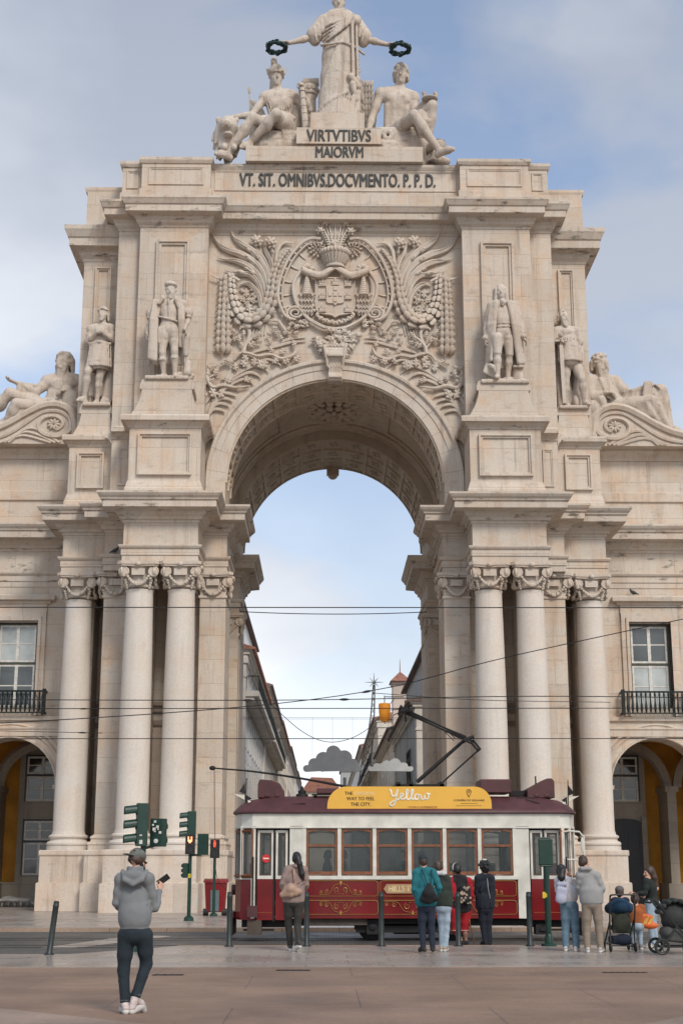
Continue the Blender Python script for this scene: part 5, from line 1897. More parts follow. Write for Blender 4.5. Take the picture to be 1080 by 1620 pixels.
st = empty('statue', (10.15, 57.98, 20.72), 0, 'bearded stone knight in a tunic resting one hand on a tall sword', 'statue')
g = mapper(330, 1480, 0.0013)
J = pose(pel=g(320, 820), chest=g(300, 560), neck=g(280, 395), head=g(262, 255, -.02), shL=g(165, 440), elL=g(115, 590, .0), wrL=g(165, 590, -.16), haL=V3(.5, -.5, -.3),
         shR=g(425, 440), elR=g(480, 660, .03), wrR=g(500, 880, -.03), haR=V3(.1, -.1, -1),
         hipL=g(265, 880), knL=g(262, 1130, .0), anL=g(270, 1420, .04), toL=g(275, 1470, -.10), hipR=g(400, 880), knR=g(460, 1120, -.14), anR=g(495, 1420, -.06), toR=g(540, 1465, -.20))
sd = SD()
Rm = sd_body(sd, J, 1.10, hd=(.42, .02, 0), curls=(1.0, .8), beard=.09, palm={'L': V3(0, -.2, -1), 'R': V3(-1, 0, 0)}, fr=.012)
sd_curls(sd, J['head'], Rm, .03, 1.0, 9, 50, .022)
sd.build('body', MS, st, .0115, (2.46, 2.46, 2.62))
sd = SD()
for cy, r in ((470, .155), (560, .165), (660, .17), (760, .175)):
    sd.ell(g(305 + (cy - 470) * .04, cy), (r, r * .8, .10), None, .05)
sd.cap(g(318, 760), g(325, 830), .17, .18, .03)
for q in 'LR':
    sd.cap(J['sh' + q], J['sh' + q] * .35 + J['el' + q] * .65, .085, .085, .03)
for i in range(13):
    x = 175 + 275 * i / 12
    a, b = g(x, 560), g(322 + (x - 310) * 1.12, 865)
    a[1], b[1] = shell(a[0], .20, .145), shell(b[0], .23, .19)
    sd.cap(a, b, .012, .022, .010)
for i in range(6):
    sd.chain([g(150 + 12 * i, 440, .08), g(150 + 20 * i, 800, .14), g(200 + 30 * i, 1400, .14)], [.04, .05, .06], .02)
    sd.chain([g(420 + 8 * i, 440, .08), g(430 + 14 * i, 900, .14), g(400 + 28 * i, 1400, .14)], [.04, .05, .06], .02)
sd.ell(g(390, 1380, .02), (.06, .08, .12), None, .03)
sd.box(g(340, 1490, .0), (.26, .18, .03), None, .02, .02)
sd.build('tunic', MS, st, .012, (2.46, 2.46, 2.62))
m = MB()
a, b = g(188, 570, -.20) * V3(2.46, 2.46, 2.62), g(210, 1470, -.18) * V3(2.46, 2.46, 2.62)
m.obox((a + b) / 2 - V3(0, 0, .15), (.16, .07, (a[2] - b[2]) * .86), roty(-.02))
m.obox(a - V3(0, 0, .18), (.52, .08, .09))
m.ell(a + V3(0, 0, .08), .11, None, 8, 6)
m.build('sword', MS, st, local=True)

st = empty('statue', (-12.27, 60.9, 20.5), 0, 'reclining bearded river god in stone on the left scroll, leaning on an urn', 'statue')
g = mapper(300, 800, 0.00234)
J = pose(pel=g(285, 690, .0), chest=g(310, 585, .0), neck=g(308, 510, .0), head=g(306, 452, -.02), shL=g(232, 545, -.02), elL=g(185, 612, -.10), wrL=g(105, 580, -.20), haL=V3(-1, -.3, .3),
         shR=g(382, 540, .0), elR=g(398, 640, -.02), wrR=g(335, 612, -.18), haR=V3(-.7, -.4, -.3),
         hipL=g(255, 690, -.02), knL=g(70, 632, -.20), anL=g(-70, 780, -.14), toL=g(-130, 800, -.16), hipR=g(280, 700, -.08), knR=g(115, 700, -.30), anR=g(60, 795, -.24), toR=g(20, 805, -.26))
sd = SD()
Rm = sd_body(sd, J, 1.12, False, True, hd=(-.45, .05, 0), curls=(.3, .9), beard=.11, palm={'L': V3(0, 0, 1), 'R': V3(0, 0, -1)}, fr=.0125, hs=1.08)
sd_curls(sd, J['head'], Rm, .05, 1.08, 5, 60, .026)
sd.build('body', MS, st, .013, 3.92)
sd = SD()
for i in range(6):
    sd.cap(g(112 + 14 * i, 585 - i, -.20 + .02 * i), g(108 + 15 * i, 640, -.19 + .02 * i), .030, .026, .012)
for i in range(7):
    sd.chain([g(330 - 6 * i, 668 + 4 * i, -.14), g(240, 690 + 3 * i, -.20), g(150 - 10 * i, 700 + 12 * i, -.26), g(90 - 12 * i, 770 + 8 * i, -.22)], [.030, .04, .045, .03], .014)
sd.cap(g(290, 700, .02), g(140, 720, -.08), .13, .12, .04)
sd.cap(g(140, 720, -.08), g(20, 790, -.08), .12, .07, .04)
sd.chain([g(250, 655, -.14), g(290, 662, -.165), g(345, 655, -.12)], [.022] * 3, .01)
sd.build('drapery', MS, st, .013, 3.92)
sd = SD()
sd.ell(g(362, 660, -.10), (.125, .12, .14), None, .02)
sd.cap(g(362, 700, -.10), g(368, 760, -.08), .13, .10, .03)
sd.cap(g(335, 612, -.12), g(345, 630, -.12), .085, .075, .02)
sd.build('urn', MS, st, .014, 3.92)

st = empty('statue', (12.1, 60.9, 20.52), 0, 'reclining robed river god in stone on the right scroll, hand on his knee', 'statue')
g = mapper(710, 760, 0.00247)
J = pose(pel=g(745, 645, .0), chest=g(715, 560, .0), neck=g(706, 485, .0), head=g(705, 425, -.02), shL=g(650, 510, .0), elL=g(650, 605, -.06), wrL=g(712, 585, -.18), haL=V3(.8, -.3, -.2),
         shR=g(768, 512, .0), elR=g(830, 590, -.06), wrR=g(900, 552, -.20), haR=V3(.9, -.2, -.05),
         hipL=g(760, 655, -.10), knL=g(905, 640, -.28), anL=g(985, 760, -.24), toL=g(1030, 780, -.27), hipR=g(770, 645, .0), knR=g(965, 570, -.16), anR=g(990, 740, -.10), toR=g(1050, 765, -.14))
sd = SD()
Rm = sd_body(sd, J, 1.12, False, False, hd=(.42, .05, 0), curls=(.9, .5), beard=.15, palm={'L': V3(0, 0, -1), 'R': V3(0, 0, -1)}, fr=.0125, hs=1.08)
sd_curls(sd, J['head'], Rm, .03, 1.08, 7, 50, .022)
sd.build('body', MS, st, .013, 3.92)
sd = SD()
sd_torso(sd, J, 1.16)
for q in 'LR':
    sd_arm(sd, J['sh' + q], J['el' + q], J['wr' + q] * .75 + J['el' + q] * .25, 1.5)
sd.ell(J['neck'] + V3(0, -.07, .04), (.06, .09, .12), None, .01, True)
sd.ell(J['head'], (.11, .13, .16), None, .01, True)
sd_leg(sd, J['hipL'], J['knL'], J['anL'], None, 1.3)
sd_leg(sd, J['hipR'], J['knR'], J['anR'], None, 1.3)
for i in range(5):
    sd.chain([g(690 + 14 * i, 500, -.10), g(720 + 12 * i, 600, -.16), g(790 + 10 * i, 660, -.20)], [.014, .02, .016], .01)
for i in range(8):
    sd.chain([g(780, 620 + 10 * i, -.18), g(880 + 4 * i, 650 + 9 * i, -.32), g(985 - 4 * i, 745 + 2 * i, -.24)], [.018, .03, .022], .012)
for i in range(6):
    sd.cap(g(930 + 14 * i, 570 + 3 * i, -.22 + .02 * i), g(950 + 12 * i, 745, -.22 + .02 * i), .022, .026, .012)
for i in range(4):
    sd.cap(g(890 + 8 * i, 545, -.24), g(880 + 12 * i, 600, -.24), .025, .02, .01)
sd.build('robe', MS, st, .013, 3.92)
sd = SD()
sd.ell(g(662, 650, -.06), (.12, .11, .13), None, .02)
sd.cap(g(690, 615, -.14), g(700, 640, -.14), .06, .05, .02)
sd.cap(g(660, 700, -.06), g(672, 760, -.05), .10, .09, .02)
sd.build('urn', MS, st, .014, 3.92)

M['ochre'] = simple('ochre_plaster', (0.52, 0.235, 0.03), 0.9, 0, 0.28, 1.2, 0.1, 20)
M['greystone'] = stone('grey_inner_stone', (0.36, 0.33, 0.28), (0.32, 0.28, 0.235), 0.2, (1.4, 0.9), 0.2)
M['white_frame'] = simple('white_window_paint', (0.62, 0.60, 0.55), 0.6, 0, 0.25, 8)
M['green_frame'] = simple('dark_green_frame', (0.055, 0.06, 0.042), 0.6, 0, 0.3, 8)
M['dark_door'] = simple('black_door_paint', (0.010, 0.013, 0.018), 0.45)
M['blind'] = simple('pale_blind', (0.42, 0.44, 0.42), 0.8)
M['ironwork'] = simple('black_green_ironwork', (0.012, 0.018, 0.016), 0.5, 0.5)

def glass_mat(name, col, rough=0.06, spec=0.8):
    t = NT(name)
    co = t.n('ShaderNodeTexCoord').outputs['Object']
    c = t.mix(t.ramp(t.noise(co, 0.8, 3), 0.35, 0.65), tuple(x * 0.6 for x in col), tuple(x * 1.3 for x in col))
    t.l(c, t.b.inputs['Base Color'])
    t.b.inputs['Roughness'].default_value = rough
    t.b.inputs['Specular IOR Level'].default_value = spec
    t.bump(t.noise(co, 1.5, 2), 0.06, 0.05)
    return t.m

M['pane'] = glass_mat('window_glass', (0.055, 0.065, 0.068))
M['pane_blind'] = glass_mat('window_glass_with_blind', (0.34, 0.37, 0.36))
M['pane_dark'] = glass_mat('dark_window_glass', (0.018, 0.02, 0.022))

def sash_window(parent, x0, x1, y, z0, z1, frame, transom, pane_top, pane_low, outer=None, arch=0.0):
    """two-leaf casement under a fixed light; one part with its panes as sub-part"""
    m = MB()
    w = 0.085
    zt = z0 + (z1 - z0) * transom
    xm = (x0 + x1) / 2
    for a, b in ((z0, zt - 0.05), (zt + 0.05, z1)):
        m.box(x0, x0 + w, y, y + .07, a, b)
        m.box(x1 - w, x1, y, y + .07, a, b)
        m.box(xm - w * .8, xm + w * .8, y - .01, y + .07, a, b)
        m.box(x0 + w, x1 - w, y + .004, y + .066, a, a + w)
        m.box(x0 + w, x1 - w, y + .004, y + .066, b - w, b)
        mid = (a + b) / 2
        m.box(x0 + w, xm - w * .8, y + .015, y + .055, mid - .025, mid + .025)
        m.box(xm + w * .8, x1 - w, y + .015, y + .055, mid - .025, mid + .025)
    o = m.build('window', frame, parent)
    m = MB()
    m.cur = 0
    m.box(x0 + .02, x1 - .02, y + .03, y + .04, zt + .05, z1 - .02)
    m.cur = 1
    m.box(x0 + .02, x1 - .02, y + .03, y + .04, z0 + .02, zt - .05)
    m.build('pane', [pane_top, pane_low], o)
    m = MB()
    d = 0.07
    m.box(x0 - d, x0, y - .03, y + .1, z0, z1 + d)
    m.box(x1, x1 + d, y - .03, y + .1, z0, z1 + d)
    m.box(x0, x1, y - .03, y + .1, z1, z1 + d)
    m.box(x0, x1, y - .025, y + .09, zt - .05, zt + .05)
    m.build('casing', outer or M['green_frame'], o)
    return o

for s, lab in ((-1, 'stone arcade building with ochre gallery joined to the left side of the arch'), (1, 'stone arcade building with ochre gallery and dark door right of the arch')):
    wing = empty('arcade_building', (s * 22, 61, 0), 0, lab, 'building')
    YW = 60.5
    bays = [13.6 + 4.9 * k for k in range(4)]
    xe = bays[-1] + 2.45
    m = MB()
    for bx in bays:
        angs = sorted([PI * i / 28 for i in range(29)] + [math.atan2(1.97, 2.45), PI - math.atan2(1.97, 2.45)])
        ri, zs = 1.95, 4.98
        inn = [(ri * math.cos(a), zs + ri * math.sin(a)) for a in angs]
        outp = []
        for a in angs:
            c, q = math.cos(a), math.sin(a)
            t = min(2.45 / abs(c) if abs(c) > 1e-9 else 1e9, 2.0 / q if q > 1e-9 else 1e9)
            outp.append((t * c, zs + t * q))
        n = len(angs)
        for y, fl in ((YW, 0), (YW + 1.3, 1)):
            vs = [(s * bx + x, y, z) for x, z in inn] + [(s * bx + x, y, z) for x, z in outp]
            fs = [(i, n + i, n + i + 1, i + 1) for i in range(n - 1)]
            m.add(vs, fs if not fl else [f[::-1] for f in fs])
        vs = [(s * bx + x, y, z) for y in (YW, YW + 1.3) for x, z in inn]
        m.add(vs, [(i, i + 1, n + i + 1, n + i) for i in range(n - 1)])
        for q in (-1, 1):
            a, b = sorted((s * bx + q * 1.95, s * bx + q * 2.45))
            m.box(a, b, YW, YW + 1.3, 0, zs)
    m.build('arcade_wall', M['ashlar'], wing)
    m = MB()
    for bx in bays:
        for r, rad in ((2.0, .05), (2.33, .05), (2.52, .075)):
            pts = [(s * bx + r * math.cos(PI * i / 28), YW - .03, 4.98 + r * math.sin(PI * i / 28)) for i in range(29)]
            if r > 2.4:
                pts = pts[3:-3]
            m.tube([Vector(p) for p in pts], rad, 5)
        for q in (-1, 1):
            a, b = sorted((s * bx + q * 1.9, s * bx + q * 2.45))
            m.box(a - .02, b + .02, YW - .06, YW + 1.3, 4.82, 4.98)
            m.box(a - .02, b + .02, YW - .08, YW + 1.35, 0, .95)
    m.build('arch_moulding', M['ashlar'], wing)
    x0, x1 = SX(s, 11.1, xe)
    m = MB()
    segs = [11.1]
    for bx in bays:
        segs += [bx - 0.9, bx + 0.9]
    segs.append(xe)
    for i in range(0, len(segs), 2):
        a, b = SX(s, segs[i], segs[i + 1])
        m.box(a, b, YW, YW + .6, 6.98, 13.4)
    for bx in bays:
        a, b = SX(s, bx - 0.9, bx + 0.9)
        m.box(a, b, YW + .001, YW + .6, 6.98, 8.2)
        m.box(a, b, YW + .001, YW + .6, 11.85, 13.4)
        m.box(a, b, YW + .5, YW + .6, 8.2, 11.85)
    m.box(x0, x1, YW + .3, YW + 11, 13.4, 16.0)
    m.box(x0, x1, YW + .35, YW + 11, 16.0, 19.6)
    m.build('upper_wall', M['ashlar'], wing)
    m = MB()
    pth = S([(11.1, YW), (xe, YW)], s)
    m.sweep(pth, [(-.05, 7.0), (.10, 7.0), (.10, 7.28), (.14, 7.3), (.14, 7.36), (.06, 7.38), (.06, 7.62), (.18, 7.66), (.20, 7.82), (-.05, 7.86)])
    m.build('string_course', M['ashlar'], wing)
    m = MB()
    m.sweep(pth, [(-.5, 13.385), (.03, 13.385), (.03, 13.62), (.07, 13.63), (.07, 13.88), (.13, 13.91), (.17, 13.98), (.17, 14.03), (0, 14.05), (0, 14.93), (.05, 14.95), (.06, 15.04), (.16, 15.08), (.17, 15.18), (.30, 15.28), (.33, 15.38), (.74, 15.42),
                  (.76, 15.70), (.82, 15.72), (.84, 15.78), (.92, 15.86), (.98, 15.95), (.98, 16.03), (-.5, 16.06)])
    m.build('cornice', M['cornice'], wing)
    m = MB()
    m.sweep(pth, [(-.5, 16.06), (.05, 16.06), (.05, 17.2), (.14, 17.24), (.14, 17.62), (.02, 17.68), (0, 19.1), (.08, 19.12), (.10, 19.28), (.24, 19.42), (.30, 19.5), (.30, 19.8), (-.5, 19.86)])
    m.build('parapet', M['ashlar_big'], wing)
    for k, bx in enumerate(bays):
        cx = s * (bx - 0.05)
        m = MB()
        for (hw, pr, zt) in ((1.22, .10, 12.28), (1.02, .16, 12.08)):
            m.box(cx - hw, cx - .9, YW - pr, YW + .05, 7.86, zt)
            m.box(cx + .9, cx + hw, YW - pr, YW + .05, 7.86, zt)
            m.box(cx - hw, cx + hw, YW - pr - .004, YW + .05, 11.9, zt)
        m.box(cx - 1.24, cx + 1.24, YW - .08, YW + .05, 12.28, 12.62)
        m.sweep([(cx - 1.3, YW + .02), (cx - 1.3, YW - .06), (cx + 1.3, YW - .06), (cx + 1.3, YW + .02)], [(0, 12.62), (.05, 12.64), (.1, 12.74), (.28, 12.78), (.30, 12.95), (.22, 13.02), (0, 13.06)])
        m.build('window_surround', M['ashlar'], wing)
        sash_window(wing, cx - .78, cx + .78, YW + .22, 8.25, 11.75, M['white_frame'], .53, M['pane_blind'] if s < 0 else M['pane'], M['pane'] if s < 0 else M['pane_blind'])
        m = MB()
        bx0, bx1 = cx - 1.42, cx + 1.42
        m.box(bx0, bx1, YW - .42, YW - .34, 8.82, 8.89)
        m.box(bx0, bx1, YW - .41, YW - .35, 7.93, 7.98)
        for i in range(15):
            px_ = bx0 + .07 + (bx1 - bx0 - .14) * i / 14
            if i in (0, 14):
                m.box(px_ - .07, px_ + .07, YW - .45, YW - .31, 7.88, 8.95)
            else:
                m.lathe(px_, YW - .38, [(.022, 7.95), (.05, 8.1), (.058, 8.22), (.03, 8.45), (.026, 8.6), (.045, 8.74), (.03, 8.84)], 6)
        for q in (bx0 + .03, bx1 - .03):
            m.box(q - .03, q + .03, YW - .35, YW, 8.82, 8.89)
            m.box(q - .03, q + .03, YW - .35, YW, 7.93, 7.98)
        m.build('balcony', M['ironwork'], wing)
    m = MB()
    m.box(x0, x1, YW + 1.3, 68.5, 7.25, 7.6)
    for bx in bays:
        a, b = SX(s, bx + .7, bx + 3.2)
        m.box(a, b, 67.0, 67.35, 0.0, 7.3)
    m.build('gallery_plaster', M['ochre'], wing)
    m = MB()
    for bx in bays:
        a, b = SX(s, bx - 2.2, bx + .78)
        m.box(a, b, 66.6, 67.3, 0, 7.26)
        a, b = SX(s, bx + 1.45, bx + 1.85)
        m.box(a, b, 65.2, 67.2, 0, 5.0)
        a, b = SX(s, bx + 1.35, bx + 1.95)
        m.box(a, b, 65.1, 67.25, 4.95, 5.2)
        m.box(a - .05, b + .05, 65.1, 67.3, 0, .95)
        pts = [(s * (bx - .55 + 2.2 * math.cos(PI * i / 20)), 66.2, 5.2 + 2.02 * math.sin(PI * i / 20)) for i in range(21)]
        m.tube([Vector(p) for p in pts], .26, 4)
        if s < 0:
            m.box(s * bx - 2.2, s * bx + 2.2, 66.5, 66.65, 0, 1.0)
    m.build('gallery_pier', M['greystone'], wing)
    for k, bx in enumerate(bays[:2]):
        cx = s * (bx - .28)
        sash_window(wing, cx - .72, cx + .72, 66.5, 4.58, 6.6, M['white_frame'], .58, M['pane_dark'], M['pane_dark'], M['dark_door'])
        if s < 0:
            sash_window(wing, cx - .72, cx + .72, 66.5, 1.3, 3.7, M['white_frame'], .62, M['pane_dark'], M['pane'], M['dark_door'])
        else:
            m = MB()
            pts = [(cx - .8, 0.0), (cx + .8, 0.0), (cx + .8, 3.62)] + [(cx + .8 * math.cos(a), 3.62 + .18 * math.sin(a)) for a in np.linspace(.2, PI - .2, 9)] + [(cx - .8, 3.62)]
            m.prism_y(pts, 66.5, 66.7)
            m.box(cx - .02, cx + .02, 66.48, 66.5, .1, 3.6)
            for q in (-1, 1):
                frame(m, cx + q * .42 - .28, cx + q * .42 + .28, .5, 1.6, 66.5, .05, .03)
                frame(m, cx + q * .42 - .28, cx + q * .42 + .28, 1.8, 3.2, 66.5, .05, .03)
            m.build('door', M['dark_door'], wing)
            m = MB()
            m.box(cx + .8, cx + 1.05, 66.46, 66.65, 0, 3.9)
            m.build('door_jamb', M['greystone'], wing)
    m = MB()
    cr = lambda a, b: (s * (12.27 + (300 - a) * 0.00926), 20.16 + (800 - b) * 0.0086)
    outl = bez([(394, 866), (398, 770), (372, 690), (310, 656), (240, 664), (165, 705), (90, 755), (20, 790), (-70, 815), (-160, 840)], 40)
    poly = [cr(a, b) for a, b in outl] + [cr(-160, 866)]
    m.prism_y(poly if s < 0 else poly[::-1], 59.7, 61.2)
    m.tube([Vector((cr(a, b)[0], 59.70, cr(a, b)[1])) for a, b in outl], .17, 6)
    inn_ = bez([(380, 790), (372, 735), (335, 700), (290, 690), (240, 700), (180, 745), (110, 800), (40, 835), (-60, 850)], 30)
    m.tube([Vector((cr(a, b)[0], 59.68, cr(a, b)[1])) for a, b in inn_], .08, 5)
    sp = [(296 + 92 * (1 - .62 * t) * math.cos(-.3 - 7.2 * t), 765 - 72 * (1 - .62 * t) * math.sin(-.3 - 7.2 * t)) for t in np.linspace(0, 1, 34)]
    m.tube([Vector((cr(a, b)[0], 59.67, cr(a, b)[1])) for a, b in sp], [.13 - .05 * t for t in np.linspace(0, 1, 34)], 6)
    for k in range(9):
        a = k * 2 * PI / 9
        m.ell(Vector((cr(298, 765)[0] + .17 * math.cos(a), 59.66, cr(298, 765)[1] + .15 * math.sin(a))), (.14, .1, .07), roty(-a), 7, 5)
    for k in range(3):
        pts = bez([(330 - 20 * k, 862), (240 - 30 * k, 800 + 14 * k), (170 - 20 * k, 790 + 20 * k), (90 - 20 * k, 862)], 16)
        m.tube([Vector((cr(a, b)[0], 59.68, cr(a, b)[1])) for a, b in pts], .08, 5)
    m.build('scroll', M['carved'], wing, smooth=45)
    m = MB()
    m.prism_x([(61.6, 19.6), (71.4, 19.6), (66.5, 22.0)], x0, x1)
    m.build('roof', simple('old_roof_tiles', (.30, .15, .10), .9), wing)

M['tile'] = simple('terracotta_tiles', (0.28, 0.125, 0.085), 0.9, 0, 0.4, 3, .4, 9)
M['tile_old'] = simple('weathered_tiles', (0.17, 0.125, 0.105), 0.9, 0, 0.4, 3, .4, 9)
WALLS = [simple('white_render', (0.80, 0.79, 0.76), .9, 0, .14, .5), simple('cream_render', (0.66, 0.58, 0.46), .9, 0, .2, .4), simple('beige_render', (0.64, 0.56, 0.45), .9, 0, .2, .4),
         simple('grey_render', (0.36, 0.37, 0.36), .9, 0, .16, .4), simple('rose_render', (0.60, 0.50, 0.43), .9, 0, .2, .4)]
M['streetstone'] = simple('street_limestone', (0.62, 0.57, 0.50), .85, 0, .2, .8)
M['shutter'] = simple('grey_green_joinery', (0.10, 0.115, 0.105), .5)

def house(label, side, y0, y1, zt, wall, roof, floors, face=5.6, attic=None, balcony=None, depth=11.0, skirt='tile'):
    h = empty('townhouse', (side * (face + depth / 2), (y0 + y1) / 2, 0), 0, label, 'house')
    X = lambda d: side * (face + d)
    bx = lambda m, d0, d1, a, b, c, e: m.box(*sorted((X(d0), X(d1))), a, b, c, e)
    m = MB()
    bx(m, 0, depth, y0, y1, 0, zt)
    if attic:
        bx(m, .9, depth - 1, y0 + .4, y1 - .4, zt, attic)
    m.build('wall', wall, h)
    m = MB()
    for a, b in ((y0 - .12, y0 + 1.1), (y1 - 1.1, y1 + .12)):
        bx(m, -.14, 1.0, a, b, 0, zt - .9)
        bx(m, -.26, 1.1, a - .1, b + .1, zt - 1.0, zt - .6)
        bx(m, -.2, 1.05, a - .05, b + .05, zt - 1.9, zt - 1.75)
    for c, p in ((zt - .6, .2), (zt - .42, .36), (zt - .22, .52)):
        bx(m, -p, .5, y0 - p * .6, y1 + p * .6, c, c + .19)
    bx(m, -.12, .4, y0, y1, 4.3, 4.6)
    m.build('cornice', M['streetstone'], h)
    m = MB()
    zr = attic or zt
    d0 = .5 if attic else -.65
    a, b = y0 - .4, y1 + .4
    vs = [(X(d0), a, zr + .02), (X(d0), b, zr + .02), (X(depth + .3), b, zr + .02), (X(depth + .3), a, zr + .02), (X(depth * .5), a + 3, zr + 2.1), (X(depth * .5), b - 3, zr + 2.1)]
    vs += [(v[0], v[1], v[2] - .16) for v in vs[:4]]
    m.add(vs, [(0, 1, 5, 4), (2, 3, 4, 5), (1, 2, 5), (3, 0, 4), (0, 6, 7, 1), (1, 7, 8, 2), (2, 8, 9, 3), (3, 9, 6, 0), (6, 9, 8, 7)])
    sk = MB()
    if attic:
        vs = [(X(-.65), a, zt - .02), (X(-.65), b, zt - .02), (X(.9), b, zt + .55), (X(.9), a, zt + .55), (X(.9), a, zt - .1), (X(.9), b, zt - .1), (X(-.65), a, zt - .14), (X(-.65), b, zt - .14)]
        sk.add(vs, [(0, 1, 2, 3), (0, 3, 4, 6), (1, 7, 5, 2), (0, 6, 7, 1), (6, 4, 5, 7)])
    k = y0
    while k < min(y1, y0 + 40):
        zz = zt if attic else zr
        (sk if attic else m).cyl((X(-.72), k, zz - .05), (X(-.2), k, zz + .12), .09, .09, 6)
        k += .36
    r_ = m.build('roof', roof, h)
    if attic:
        sk.build('eave_roof', M[skirt], h)
    m = MB()
    for q in (.3, .7):
        yy = y0 + (y1 - y0) * q
        m.box(*sorted((X(3.2), X(4.2))), yy - .6, yy + .6, zr + .4, zr + 2.7)
        m.box(*sorted((X(3.1), X(4.3))), yy - .7, yy + .7, zr + 2.7, zr + 2.85)
    m.build('chimney', WALLS[4], r_)
    n = max(2, int((y1 - y0 - 3) / 3.1))
    proto = {}
    for (z0, z1) in floors:
        for i in range(n):
            yy = y0 + 1.6 + (y1 - y0 - 3.2) * (i + .5) / n
            if z1 - z0 not in proto:
                hh = z1 - z0
                m = MB()
                for (e0, e1, f0, f1) in ((-.8, -.58, 0, hh), (.58, .8, 0, hh), (-.8, .8, hh, hh + .25), (-.85, .85, -.12, 0)):
                    m.box(*sorted((side * -.03, side * .05)), e0, e1, f0, f1)
                w = m.build('window', M['streetstone'], None, local=True)
                m = MB()
                m.box(*sorted((side * -.035, side * .03)), -.58, .58, 0, hh)
                p = m.build('pane', M['pane_dark'], w, local=True)
                m = MB()
                for e in (-.54, 0, .54):
                    m.box(*sorted((side * -.042, side * .0)), e - .04, e + .04, 0, hh)
                for f in (.35, .68):
                    m.box(*sorted((side * -.040, side * .0)), -.5, .5, hh * f - .03, hh * f + .03)
                m.build('window_bars', M['white_frame'], w, local=True)
                proto[z1 - z0] = w
                w.parent = h
            else:
                w = copy_tree(proto[z1 - z0], h)
            w.location = Vector((X(0), yy, z0)) - h.location
    if balcony:
        zb = balcony
        m = MB()
        bx(m, -1.0, .2, y0 - .1, y1 + .1, zb - .35, zb)
        bx(m, -.7, .2, y0, y1, zb - .6, zb - .35)
        m.build('balcony_slab', M['streetstone'], h)
        m = MB()
        bx(m, -1.0, -.94, y0 - .1, y1 + .1, zb + .92, zb + .98)
        bx(m, -1.0, .2, y0 - .1, y0 - .04, zb + .92, zb + .98)
        k = y0
        while k < y1:
            bx(m, -.985, -.955, k - .015, k + .015, zb, zb + .95)
            k += .22
        for d in np.arange(-.9, .2, .13):
            bx(m, d, d + .03, y0 - .09, y0 - .06, zb, zb + .95)
        m.build('balcony_railing', M['ironwork'], h)
    return h

house('white townhouse with a long iron balcony and red tile eave, left of the street', -1, 92, 124.5, 15.5, WALLS[0], M['tile_old'], [(1.0, 3.6), (5.4, 8.3), (9.4, 12.3), (13.5, 14.7)], attic=20.2, balcony=12.7)
house('beige townhouse beyond the white one with the balcony', -1, 125, 160, 17.2, WALLS[2], M['tile_old'], [(1.0, 3.6), (5.4, 8.0), (9.2, 11.6), (12.8, 15.0)], balcony=12.6)
house('cream townhouse with red roof in the middle of the left row', -1, 160.5, 205, 17.6, WALLS[1], M['tile'], [(1.0, 3.6), (5.4, 8.0), (9.2, 11.6), (12.8, 15.0)])
house('rose townhouse towards the far end of the left row', -1, 205.5, 262, 18.4, WALLS[4], M['tile_old'], [(1.0, 3.6), (5.4, 8.0), (9.2, 11.6), (12.8, 15.4)])
house('white townhouse farthest away on the left of the street', -1, 262.5, 330, 18.6, WALLS[0], M['tile'], [(1.0, 3.6), (5.4, 8.0), (9.2, 11.6), (12.8, 15.4)])
hr = house('grey townhouse with white corner pilaster and dark metal letters, first on the right', 1, 91, 120, 12.0, WALLS[3], M['tile_old'], [(1.0, 3.4)], attic=16.0, skirt='tile_old')
house('cream townhouse with a rooftop turret, second on the right', 1, 120.5, 154, 13.0, WALLS[1], M['tile_old'], [(1.0, 3.4), (5.2, 7.6), (8.8, 10.9)])
house('ochre townhouse beyond the turret on the right of the street', 1, 154.5, 212, 17.3, WALLS[2], M['tile'], [(1.0, 3.6), (5.4, 8.0), (9.2, 11.6), (12.8, 15.0)], balcony=12.6)
house('pale townhouse farthest away on the right of the street', 1, 212.5, 320, 19.2, WALLS[0], M['tile_old'], [(1.0, 3.6), (5.4, 8.0), (9.2, 11.6), (12.8, 15.4)])
m = MB()
for k in range(3):
    yy = 98.5 + 1.6 * k
    m.box(5.42, 5.5, yy, yy + .22, 7.3, 9.5)
    m.box(5.42, 5.5, yy + .22, yy + .8, 8.7, 8.95)
    m.box(5.42, 5.5, yy - .5, yy, 7.3, 7.55)
    m.box(5.42, 5.5, yy - .5, yy - .3, 7.55, 8.1)
    m.box(5.42, 5.5, yy - .3, yy + .5, 9.3, 9.5)
m.build('sign_letters', M['ironwork'], hr)
m = MB()
m.box(5.75, 7.15, 126.8, 129.2, 12.8, 17.5)
m.box(5.65, 7.25, 126.7, 129.3, 17.5, 17.75)
m.build('turret', WALLS[4], hr)
m = MB()
m.add([(5.5, 126.4, 17.75), (7.4, 126.4, 17.75), (7.4, 129.6, 17.75), (5.5, 129.6, 17.75), (6.45, 128, 18.8)], [(0, 1, 4), (1, 2, 4), (2, 3, 4), (3, 0, 4), (3, 2, 1, 0)])
m.cyl((6.45, 128, 18.7), (6.45, 128, 19.9), .05, .02, 5)
m.build('turret_roof', M['tile'], hr)
o = empty('townhouse', (-1.0, 345, 0), 0, 'far house with red gabled roof closing the street', 'house')
m = MB()
m.box(-5.0, 3.5, 340, 352, 0, 18.8)
m.build('wall', WALLS[1], o)
m = MB()
m.prism_y([(-5.6, 18.8), (4.1, 18.8), (1.8, 22.0), (-3.2, 22.2)], 339.4, 352.6)
m.build('roof', M['tile'], o)
m = MB()
for i in range(3):
    m.box(-4.2 + 2.6 * i, -2.9 + 2.6 * i, 339.9, 340.1, 14.6, 17.2)
m.build('window', M['pane_dark'], o)
o = empty('townhouse', (8, 345, 0), 0, 'far pale grey block beside the red gabled house', 'house')
m = MB()
m.box(3.8, 12, 339, 352, 0, 23.6)
m.build('wall', WALLS[3], o)
m = MB()
